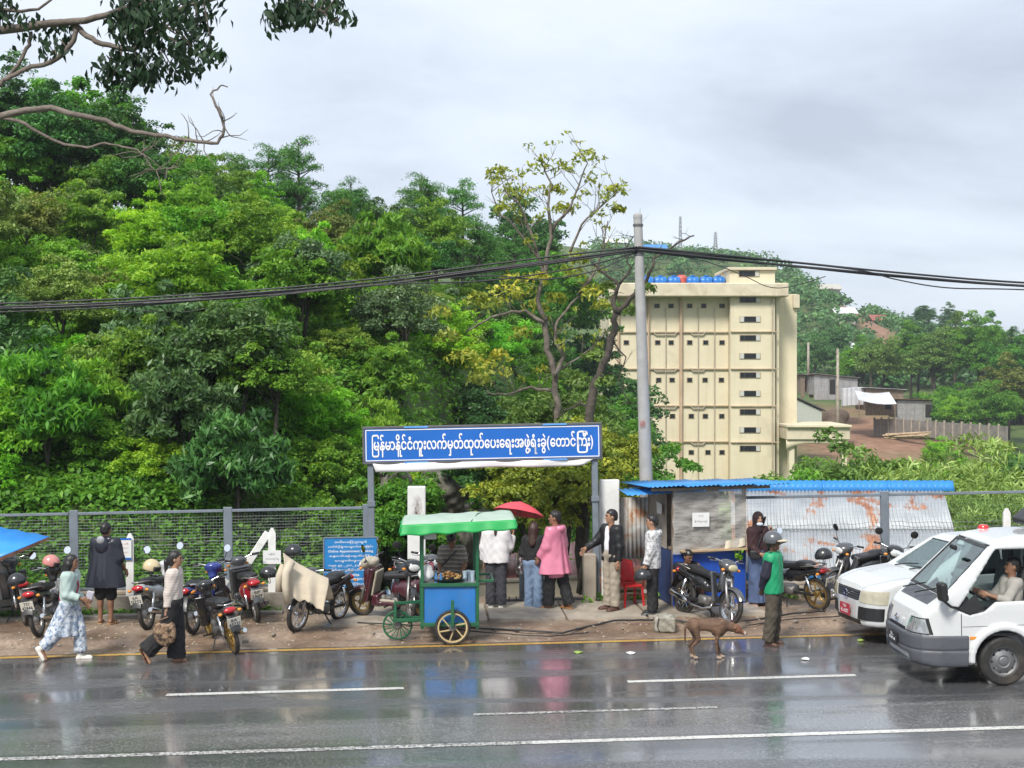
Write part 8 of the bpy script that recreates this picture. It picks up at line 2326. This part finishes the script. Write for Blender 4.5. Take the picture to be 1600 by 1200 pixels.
 # ---- shoes
 if feet:
  for n_ in 'LR':
   an = J['an' + n_]; d = fd[n_]; sd = Vector((-d.y, d.x, 0)).normalized(); un = d.cross(sd)
   M = Matrix((d, sd, un)).transposed()
   f = Field(np.array(an) - .22, np.array(an) + .24, .009)
   if feet == 'shoe':
    f.box(an + d * .055 * S + un * -.062 * S, (.125 * S, .046 * S, .018 * S), .015, .01, rot=M); f.ell(an + d * .075 * S + un * -.045 * S, (.10 * S, .042 * S, .038 * S), .03, rot=M); f.cap(an - d * .02 * S + un * -.04 * S, an - d * .01 * S + un * .005 * S, .045 * S, .046 * S, .03)
   else:
    f.box(an + d * .05 * S + un * -.070 * S, (.125 * S, .043 * S, .010 * S), .009, .005, rot=M); f.cap(an + d * .07 * S + sd * .04 * S + un * -.055 * S, an + d * .10 * S + un * -.026 * S, .010 * S, None, .005); f.cap(an + d * .07 * S - sd * .04 * S + un * -.055 * S, an + d * .10 * S + un * -.026 * S, .010 * S, None, .005)
   f.build('shoe' if feet == 'shoe' else 'sandal', footm or M_SND, root)
 root['s'] = S
 return root, J, HM, hp_
M_SND = mat('sandal_leather', (.14, .075, .045), .6)
M_SHW = mat('white_shoe', (.66, .64, .58), .6, var=.06)
SHZ = .10     # pavement level
def patterned(name, a, b_, c, scale, stops=(.42, .5, .6), rough=.85, stretch=None):
 m, t, b = _nodes(name)
 n_ = noise(t, scale, 4, .7, stretch=stretch)
 t.links.new(ramp(t, n_, [(stops[0], a), (stops[1], b_), (stops[2], c)]), b.inputs['Base Color']); b.inputs['Roughness'].default_value = rough
 return m
def striped(name, cols, freq, rough=.85):
 m, t, b = _nodes(name)
 tc = N(t, 'ShaderNodeTexCoord').outputs['Object']; sp = N(t, 'ShaderNodeSeparateXYZ'); t.links.new(tc, sp.inputs[0])
 mu = N(t, 'ShaderNodeMath', operation='MULTIPLY'); mu.inputs[1].default_value = freq; t.links.new(sp.outputs['Z'], mu.inputs[0])
 fr_ = N(t, 'ShaderNodeMath', operation='FRACT'); t.links.new(mu.outputs[0], fr_.inputs[0])
 c = ramp(t, fr_.outputs[0], [(i / len(cols), c) for i, c in enumerate(cols)])
 for nd in t.nodes:
  if nd.type == 'VALTORGB': nd.color_ramp.interpolation = 'CONSTANT'
 t.links.new(c, b.inputs['Base Color']); b.inputs['Roughness'].default_value = rough
 return m
# 1 woman in pale blue dress striding (photo left), facing right
wk = dict(tL=(.34, .02, -1), sL=(.05, 0, -1), tR=(-.30, -.02, -1), sR=(-.75, 0, -.75), aL=(-.05, .10, -1), fL=(.55, -.1, -.5), aR=(.05, -.10, -1), fR=(.75, .15, -.25), lean=(.05, 0, 1))
M_DRS = patterned('blue_white_print', (.16, .22, .33), (.42, .48, .56), (.62, .64, .66), 16)
p1, J, HM, hp_ = person(96, 1031, -4, 'woman in pale blue printed dress and white shoes striding along the road at left', 1.58, SK2, wk, legs=dict(m=M_DRS, ease=.02, flare=.03, len=.94), top=dict(m=cloth('mint_shawl', (.40, .50, .47)), ease=.022, sleeve=1.8, hem=.02, name='blouse', sl_r=.008), hair='long', feet='shoe', footm=M_SHW, skirt=dict(m=M_DRS, hem=.36, r=(.24, .17), folds=.10, nf=7, name='dress', dx=-.02), sole=.0, foot_dir={'R': (.55, -.1, -.85)})
MB().tube([J['shL'] + Vector((.03, .02, .06)), J['chest'] + Vector((.13, .0, -.05)), J['pel'] + Vector((.12, -.12, .05)), J['pel'] + Vector((-.08, -.16, .06)), J['chest'] + Vector((-.14, .0, .0)), J['shL'] + Vector((-.03, .02, .06))], .014, 6, closed=True).build('bag_strap', mat('crimson_strap', (.28, .02, .05), .6), p1)
MB().box(J['wrR'] + Vector((.10, .03, .05)), (.10, .03, .14), rotm(.1, .3, .2), .01).build('wallet', mat('pale_wallet', (.50, .48, .55), .5), p1)
# 2 man in dark poncho, back to camera
def poncho(f, J, S):
 s_ = J['neck']; cone_d(f, (s_.x - .01, s_.y, s_.z - .05), (s_.x, s_.y, J['knL'].z + .14), (.13, .20), (.27, .37), .05, 8, .05)
 f.clip((0, 0, J['knL'].z + .15), (0, 0, -1))
p2, J, HM, hp_ = person(165, 983, 78, 'barefoot-sandalled man in a dark rain poncho with his back turned by the fence', 1.68, SK2, dict(aL=(.25, .28, -1), fL=(.6, -.1, .6), aR=(.0, -.30, -1), fR=(.4, -.1, -.6)), top=dict(m=mat('navy_rain_cloth', (.014, .016, .026), .35, var=.15, scale=6), ease=.02, sleeve=1.1, hem=.30, cone=poncho, name='poncho', sl_r=.03), legs=dict(m=cloth('black_shorts', (.012, .012, .013)), len=.47, ease=.03, name='shorts'), hair='short', feet='sandal', footm=mat('tan_sandal', (.38, .22, .11), .6), sole=.09)
f = Field(np.array(J['neck']) - .3, np.array(J['neck']) + .3, .011)
f.ell(J['neck'] + Vector((-.13, 0, -.10)), (.07, .12, .15), .03).cap(J['neck'] + Vector((-.05, -.1, .0)), J['neck'] + Vector((-.05, .1, .0)), .05, .05, .03)
f.build('hood', mat('navy_rain_cloth', (0, 0, 0)), p2)
MB().ball(J['neck'] + Vector((-.175, 0, .0)), (.035, .075, .07), 12, 8).build('hood_lining', mat('grey_lining', (.30, .31, .33), .5), p2, True)
# 3 woman in white sweater and wide black trousers, walking right
wk = dict(tL=(.08, .02, -1), sL=(-.02, 0, -1), tR=(-.22, -.02, -1), sR=(-.85, 0, -.8), aL=(-.06, .12, -1), fL=(.10, .02, -1), aR=(-.16, -.12, -1), fR=(-.08, -.02, -1), lean=(.03, 0, 1))
p3, J, HM, hp_ = person(252, 1037, 2, 'woman in cream striped sweater and wide black trousers walking right', 1.64, SK1, wk, top=dict(m=striped('cream_knit_stripe', [(.58, .52, .47), (.52, .44, .40)], 26), ease=.022, sleeve=1.95, hem=.05, name='sweater', sl_r=.008), legs=dict(m=cloth('black_cloth', (.013, .012, .013), .3), ease=.035, flare=.055, len=1.0), hair='pony', feet='sandal', foot_dir={'R': (.45, -.1, -.9)})
bgp = J['wrR'] + Vector((0, -.06, -.30))
f = Field(np.array(bgp) - .34, np.array(bgp) + .34, .015); f.ell(bgp + Vector((-.02, 0, -.02)), (.17, .06, .20), .03); f.ell(bgp + Vector((-.02, 0, .20)), (.10, .10, .11), .02, 's')
gX, gY, gZ = f.grid(); f.D = f.D + .008 * np.sin(gX * 35 + gZ * 22)
hbag = thing('hand_bag', 'mottled brown cloth bag hanging from the hand of the woman in the sweater', 'bag', tuple(p3.location), p3.rotation_euler.z)
f.build('bag', patterned('leopard_brown', (.03, .02, .015), (.20, .12, .07), (.32, .22, .14), 14), hbag)
MB().tube([J['wrR'] + Vector((.02, -.03, -.10)), bgp + Vector((-.10, 0, .16)), bgp + Vector((-.14, 0, .05))], .010, 6).build('handle', mat('bag_handle', (.2, .12, .07), .6), hbag)
# 4 vendor bending over the cart
p4_, J, HM, hp_ = person(708, 985, -95, 'vendor in a striped T-shirt bending over the food cart', 1.54, SK2, dict(lean=(.34, 0, 1), aL=(.25, .25, -1), fL=(.55, -.25, -.75), aR=(.35, -.20, -1), fR=(.6, .2, -.7)), top=dict(m=striped('brown_stripe_shirt', [(.17, .145, .125), (.36, .32, .28), (.20, .175, .15)], 14), ease=.018, sleeve=.85, hem=.08, name='t_shirt'), legs=dict(m=cloth('dark_jeans', (.03, .035, .05)), len=1.0), hair='short', head=(0, -38), sole=.10)
MB().tube([J['shL'] + Vector((.06, -.02, .05)), J['chest'] + Vector((.16, -.02, .0)), J['pel'] + Vector((.12, -.17, .10)), J['pel'] + Vector((-.10, -.15, .14)), J['chest'] + Vector((-.12, .03, .1))], .014, 6, closed=True).build('bag_strap', M_SEAT, p4_)
# 5 woman with red umbrella, back to camera
p5, J, HM, hp_ = person(775, 961, 85, 'woman in a white blouse holding a red umbrella, seen from behind', 1.62, SK1, dict(aL=(.0, .22, -1), fL=(.12, .02, -1), aR=(.22, -.30, -1), fR=(.55, -.15, .55), curlR=1.3), top=dict(m=cloth('white_blouse', (.66, .64, .64), .04), ease=.035, sleeve=1.9, hem=.10, flare=.02, name='blouse', sl_r=.015), legs=dict(m=cloth('charcoal_trousers', (.045, .045, .052)), ease=.022, flare=.02), hair='pony', hairm=M_HAIRB, feet='shoe', footm=M_SHW, sole=.11)
um = thing('umbrella', 'open red umbrella held above the cart roof by the woman in white', 'umbrella', tuple(p5.location), p5.rotation_euler.z)
ub = J['wrR'] + Vector((.06, 0, -.05)); ut = ub + Vector((.10, -.12, .62))
ax_ = (ut - ub).normalized()
MB().tube([ub, ut], .008, 8).build('shaft', M_SFR, um)
mb = MB(); q_ = Vector((0, 0, 1)).rotation_difference(Vector((.25, -.15, 1)).normalized()).to_matrix()
vs = [ut + ax_ * .02]; fs = []; n = 32
for ring_ in range(1, 6):
 for k in range(n):
  a = 6.283 * k / n; rr_ = .46 * ring_ / 5 * (1 - .05 * (abs(math.sin(a * 4)) ** .6) * (ring_ / 5)); zz = -.19 * (ring_ / 5) ** 2
  vs.append(ut + q_ @ Vector((rr_ * math.cos(a), rr_ * math.sin(a), zz)))
for k in range(n): fs.append((0, 1 + k, 1 + (k + 1) % n))
for ring_ in range(4):
 for k in range(n): fs.append((1 + ring_ * n + k, 1 + (ring_ + 1) * n + k, 1 + (ring_ + 1) * n + (k + 1) % n, 1 + ring_ * n + (k + 1) % n))
mb.add(vs, fs).build('canopy', mat('red_umbrella_cloth', (.66, .075, .10), .55, var=.06), um, True)
for k in range(8):
 a = 6.283 * k / 8
 MB().tube([ut - ax_ * .02, ut + q_ @ Vector((.24 * math.cos(a), .24 * math.sin(a), -.065)), ut + q_ @ Vector((.455 * math.cos(a), .455 * math.sin(a), -.195))], .004, 4).build('rib', M_SFR, um)
# 6 woman with long hair, black top, jeans
M_JEAN = cloth('light_jeans', (.17, .24, .36), .25, 6); M_JEAND = cloth('blue_jeans', (.075, .11, .21), .3, 6)
p6, J, HM, hp_ = person(834, 960, 74, 'long-haired woman in black top and light jeans walking down through the gate', 1.55, SK1, dict(tL=(.12, .02, -1), tR=(-.08, -.02, -1), aL=(-.12, .25, -1), fL=(.75, .05, -.2), aR=(.0, -.15, -1), fR=(.3, 0, -.8)), top=dict(m=cloth('black_top', (.012, .012, .013), .2), ease=.016, sleeve=1.9, hem=.03, name='top'), legs=dict(m=M_JEAN, ease=.020, flare=.022), hair='long', hairm=M_HAIRB, feet='shoe', footm=M_SHW, sole=.04)
pb = thing('plastic_carrier', 'clear plastic carrier bag dangling beside the long-haired woman', 'bag', tuple(p6.location), p6.rotation_euler.z)
f = Field(np.array(J['wrL']) - .35, np.array(J['wrL']) + .3, .014); f.cap(J['wrL'] + Vector((.02, .06, .12)), J['wrL'] + Vector((.0, .08, -.26)), .035, .075, .02); gX, gY, gZ = f.grid(); f.D = f.D + .010 * np.sin(gZ * 40 + gX * 60)
f.build('bag', glass('thin_plastic', (.85, .82, .84), .22, .25), pb)
# 7 man in pink raincoat
def coat(f, J, S):
 s_ = J['neck']; cone_d(f, (s_.x, s_.y, s_.z - .06), (s_.x + .02, s_.y, J['hipL'].z - .26), (.125, .19), (.26, .33), .09, 7, .05, 1.0)
M_PINKR = mat('pink_raincoat', (.62, .20, .30), .30, var=.14, scale=5, bmp=.1, coat=.25)
p7, J, HM, hp_ = person(873, 962, 150, 'man in a billowing pink raincoat and black trousers stepping left', 1.68, SK2, dict(tL=(.20, .02, -1), sL=(.06, 0, -1), tR=(-.20, -.02, -1), sR=(-.30, 0, -1), aL=(.20, .25, -1), fL=(.5, -.05, -.7), aR=(-.05, -.25, -1), fR=(.25, .0, -.9), lean=(.03, 0, 1)), top=dict(m=M_PINKR, ease=.028, sleeve=1.9, hem=.36, cone=coat, name='raincoat', sl_r=.025), legs=dict(m=cloth('black_trousers', (.014, .014, .016), .2), ease=.03, flare=.02), hair='short', feet='sandal', footm=mat('orange_sandal', (.42, .19, .06), .6), head=(25, 0), sole=.11)
f = Field(np.array(J['neck']) - .26, np.array(J['neck']) + .22, .011); f.ell(J['neck'] + Vector((-.09, 0, -.02)), (.09, .12, .075), .03).ell(J['neck'] + Vector((-.06, 0, .06)), (.08, .085, .07), .02, 's'); f.build('hood', M_PINKR, p7)
# 8 man in black jacket, arm out to the left
wh = cloth('white_tee', (.66, .66, .70), .03); jb = mat('black_jacket', (.010, .0105, .012), .45, var=.2, scale=6)
p8, J, HM, hp_ = person(956, 963, -148, 'young man in black jacket and beige trousers stretching out one arm', 1.70, SK1, dict(aR=(.42, -.32, -.75), fR=(.85, -.05, -.42), hR=(.8, .1, -.7), aL=(.0, .16, -1), fL=(.10, .04, -1), curlR=.25), top=[dict(m=wh, ease=.010, sleeve=.3, hem=-.065, name='t_shirt'), dict(m=jb, ease=.026, sleeve=1.92, hem=.10, name='jacket', open=.070, sl_r=.006)], legs=dict(m=cloth('beige_trousers', (.33, .285, .225), .12), ease=.024, flare=.012, waist=.08), hair='short', feet='shoe', footm=mat('brown_shoe', (.09, .045, .035), .5), head=(-18, -3), sole=.11)
# 9 man in patterned jacket, facing left
M_PRT = patterned('grey_white_print', (.12, .12, .13), (.45, .45, .46), (.66, .66, .67), 22, (.36, .46, .56))
p9, J, HM, hp_ = person(1020, 970, 168, 'young man in white and grey printed hoodie facing left before the kiosk', 1.66, SK1, dict(aL=(.05, .14, -1), fL=(.35, .05, -1), aR=(.02, -.14, -1), fR=(.25, 0, -1)), top=dict(m=M_PRT, ease=.028, sleeve=1.9, hem=.13, name='hoodie', sl_r=.010), legs=dict(m=cloth('black_denim', (.018, .018, .020), .2), ease=.02, flare=.015), hair='short', feet='shoe', footm=M_PLB, head=(0, -4), sole=.10)
f = Field(np.array(J['neck']) - .22, np.array(J['neck']) + .2, .011); f.ell(J['neck'] + Vector((-.085, 0, -.03)), (.075, .11, .075), .03).ell(J['neck'] + Vector((-.05, 0, .05)), (.07, .075, .07), .02, 's'); f.build('hood', M_PRT, p9)
hw_ = p9.matrix_basis @ (J['wrL'] + Vector((.04, .05, -.17)))
helmet(1005, 925, 23.0, 168, C_HBK, 'black helmet held in the hand of the man in the printed hoodie', .2).location = hw_
# 10 squatting person before the kiosk
p10, J, HM, hp_ = person(1078, 962, -70, 'person in dark clothes squatting against the blue kiosk front', 1.58, SK2, dict(lean=(.30, 0, 1), tL=(.9, .25, .35), sL=(-.28, 0, -1), tR=(.9, -.25, .35), sR=(-.28, 0, -1), aL=(.6, .15, -.7), fL=(.5, -.35, .75), aR=(.75, -.1, -.5), fR=(.5, .2, .15)), top=dict(m=cloth('dark_navy_jacket', (.012, .013, .022), .2), ease=.024, sleeve=1.9, hem=.02, name='jacket', sl_r=.008), legs=dict(m=cloth('dark_trousers', (.022, .024, .032), .2), ease=.02), hair='short', feet='sandal', head=(10, -8), sole=.09)
# 11 woman in dark headscarf phoning
M_MARR = cloth('dark_maroon_knit', (.035, .012, .014), .2)
p11, J, HM, hp_ = person(1184, 956, -62, 'woman in maroon top and headscarf talking on a phone beside the kiosk', 1.60, SK1, dict(aL=(.15, .30, -1), fL=(.35, -.15, 1.0), aR=(.12, -.12, -1), fR=(.55, .25, -.35), curlL=1.1), top=dict(m=M_MARR, ease=.016, sleeve=1.9, hem=.02, name='top'), skirt=dict(m=M_JEAND, hem=.07, r=(.15, .17), folds=.07, nf=8, name='long_skirt'), hair=None, feet='sandal', head=(-14, 0), sole=.10)
f = Field(np.array(J['head']) - .30, np.array(J['head']) + .22, .010); f.ell(hp_(-.014, 0, .018), (.110, .095, .115), .03, rot=HM).cap(hp_(-.02, 0, -.06), J['neck'] - Vector((0, 0, .03)), .085, .10, .04); f.ell(hp_(.115, 0, -.022), (.062, .056, .092), .02, 's', rot=HM); f.clip(J['neck'] - Vector((0, 0, .08)), (0, 0, -1)); f.build('headscarf', cloth('dark_headscarf', (.022, .010, .012), .2), p11)
f = Field(np.array(hp_(.07, 0, -.09)) - .12, np.array(hp_(.07, 0, -.09)) + .12, .008); f.ell(hp_(.066, 0, -.085), (.045, .058, .035), .02, rot=HM); f.build('face_mask', mat('mask_pale_blue', (.50, .58, .64), .6), p11)
MB().box(hp_(.03, .10, -.03), (.012, .075, .15), HM @ rotm(0, .3, R(90)), .006).build('phone', M_PLB, p11)
bagm = Field(np.array(J['pel']) - .32, np.array(J['pel']) + .3, .014); bagm.box(J['pel'] + Vector((.12, -.14, .02)), (.06, .10, .08), .03, .02, rot=rotm(0, 0, -.6)); bagm.build('shoulder_bag', M_SEAT, p11)
MB().tube([J['shL'] + Vector((.05, 0, .05)), J['chest'] + Vector((.12, -.03, 0)), J['pel'] + Vector((.14, -.14, .10)), J['pel'] + Vector((-.08, -.15, .12)), J['chest'] + Vector((-.12, 0, .05))], .010, 6, closed=True).build('bag_strap', M_SEAT, p11)
# 12 man in green jacket and cap helmet
M_GRNJ = mat('green_rider_jacket', (.012, .30, .13), .5, var=.12, scale=6); M_NAVY = cloth('navy_sleeve', (.014, .014, .030), .2)
p12, J, HM, hp_ = person(1204, 1008, -22, 'motorbike rider in bright green jacket and grey helmet standing at the road edge', 1.66, SK3, dict(tL=(.03, .03, -1), sL=(-.10, 0, -1), tR=(-.02, -.03, -1), sR=(-.14, 0, -1), aL=(-.18, .12, -1), fL=(-.28, -.22, -.6), aR=(-.24, -.16, -1), fR=(-.20, .30, -.62), lean=(-.03, 0, 1)), top=[dict(m=M_GRNJ, ease=.034, sleeve=.22, hem=.12, name='jacket'), dict(m=M_NAVY, ease=.003, sleeve=1.92, hem=.06, name='under_jacket', sl_r=.026)], legs=dict(m=cloth('dark_khaki', (.070, .058, .042), .2), ease=.026, flare=.016), hair='short', feet='sandal', footm=mat('dark_sandal', (.06, .03, .025), .6))
hl_ = p12.matrix_basis @ hp_(-.005, 0, .045)
hh = helmet(1215, 850, 21, -22, paintm('helmet_grey', (.085, .09, .10)), 'grey half helmet with cream peak on the rider in green', 0, 1.0, peak=mat('cream_peak', (.52, .46, .33), .4)); hh.location = hl_
# 13 driver in the van
drv_loc = v0 + Rv @ Vector((-1.36, .40, .78))
p13, J, HM, hp_ = person(1570, 900, 0, 'driver in a light grey shirt seated behind the open van window', 1.66, SK2, dict(lean=(-.10, 0, 1), tL=(1, .1, .05), tR=(1, -.1, .05), sL=(.15, 0, -1), sR=(.15, 0, -1), aL=(.5, .2, -.7), fL=(.8, -.3, .25), aR=(.5, -.2, -.7), fR=(.8, .3, .25)), top=dict(m=cloth('light_grey_shirt', (.34, .32, .29), .08), ease=.02, sleeve=1.5, hem=.04), legs=dict(m=cloth('driver_trousers', (.05, .05, .055)), ease=.018), hair='short', feet='shoe', footm=M_PLB, ground=True)
p13.rotation_euler.z = VH; p13.location = (drv_loc.x, drv_loc.y, drv_loc.z - J['pel'].z + .10)

# ================================================================== dog
dp = gp(1108, 1029)
dog = thing('dog', 'lean brown street dog with pale muzzle walking right on the wet road', 'dog', (dp.x, dp.y, dp.z + .004), R(-2))
dog.scale = (.9, 1, 1.14)
f = Field((-.55, -.16, -.02), (.62, .16, .62), .009)
f.cap((.12, 0, .40), (-.24, 0, .425), .098, .075, .05).ell((.15, 0, .385), (.13, .085, .115), .05).ell((-.26, 0, .42), (.10, .072, .085), .05)
f.cap((.22, 0, .43), (.36, 0, .40), .072, .056, .05).cap((.36, 0, .40), (.44, 0, .375), .052, .050, .03)
f.ell((.455, 0, .375), (.068, .056, .055), .03, rot=rotm(0, .3, 0)).cap((.49, 0, .355), (.575, 0, .315), .036, .024, .02)
for s_ in (-1, 1):
 f.cap((.435, s_ * .042, .415), (.405, s_ * .070, .385), .022, .010, .015)
 x = .17 if s_ > 0 else .15
 f.cap((x, s_ * .055, .36), (x - .045, s_ * .058, .21), .046, .028, .03); f.cap((x - .045, s_ * .058, .21), (x + .02 * s_, s_ * .055, .045), .026, .018, .015); f.cap((x + .02 * s_, s_ * .055, .022), (x + .05 + .02 * s_, s_ * .055, .016), .020, .016, .012)
 hx = -.27 if s_ > 0 else -.23
 f.cap((hx, s_ * .05, .40), (hx + .055, s_ * .058, .25), .066, .034, .03); f.cap((hx + .055, s_ * .058, .25), (hx - .045, s_ * .055, .155), .032, .021, .015); f.cap((hx - .045, s_ * .055, .155), (hx - .01, s_ * .055, .04), .020, .017, .012); f.cap((hx - .01, s_ * .055, .022), (hx + .035, s_ * .055, .016), .020, .016, .012)
f.cap((-.33, 0, .45), (-.385, 0, .38), .024, .020, .02); f.cap((-.385, 0, .38), (-.385, .01, .24), .020, .012, .01); f.cap((-.385, .01, .24), (-.37, .01, .17), .012, .007, .01)
f.ell((-.06, 0, .335), (.12, .05, .03), .04, 's')
m, t, b = _nodes('brown_dog_fur')
tc = N(t, 'ShaderNodeTexCoord').outputs['Object']; sp = N(t, 'ShaderNodeSeparateXYZ'); t.links.new(tc, sp.inputs[0])
c = ramp(t, noise(t, 14, 5, .7, stretch=(.5, 1, 1.4)), [(.3, (.045, .025, .016)), (.5, (.12, .066, .039)), (.7, (.20, .115, .068))])
mz = N(t, 'ShaderNodeMapRange'); mz.inputs[1].default_value = .06; mz.inputs[2].default_value = .02; t.links.new(sp.outputs['Z'], mz.inputs[0])
mx_ = N(t, 'ShaderNodeMapRange'); mx_.inputs[1].default_value = .545; mx_.inputs[2].default_value = .57; t.links.new(sp.outputs['X'], mx_.inputs[0])
hd_ = N(t, 'ShaderNodeMapRange'); hd_.inputs[1].default_value = .36; hd_.inputs[2].default_value = .44; t.links.new(sp.outputs['X'], hd_.inputs[0])
c = mixc(t, hd_.outputs[0], c, (.19, .085, .045))
c = mixc(t, mz.outputs[0], c, (.48, .36, .27)); c = mixc(t, mx_.outputs[0], c, (.52, .42, .36))
t.links.new(c, b.inputs['Base Color']); b.inputs['Roughness'].default_value = .75; bump(t, b, noise(t, 70, 3, stretch=(.3, 1, 1)), .5, .01)
f.build('body', m, dog)
for s_ in (-1, 1): MB().ball((.492, s_ * .040, .385), .009, 8, 6).build('eye', M_EYE, dog, True)
MB().ball((.596, 0, .315), (.014, .016, .013), 8, 6).build('nose', M_EYE, dog, True)
# ================================================================== air
m = bpy.data.materials.new('haze_air'); m.use_nodes = True; t = m.node_tree; t.nodes.remove(t.nodes['Principled BSDF'])
vv = N(t, 'ShaderNodeVolumePrincipled'); vv.inputs['Color'].default_value = (.80, .88, .97, 1); vv.inputs['Density'].default_value = .00032
t.links.new(vv.outputs[0], t.nodes['Material Output'].inputs['Volume'])
tag(MB().box((0, 1720, 27), (6400, 3600, 86)).build('haze', m, None), 'thin damp air softening the distant hill', 'haze', kind='stuff')
print('scene built in %.1f s' % (time.time() - T0))
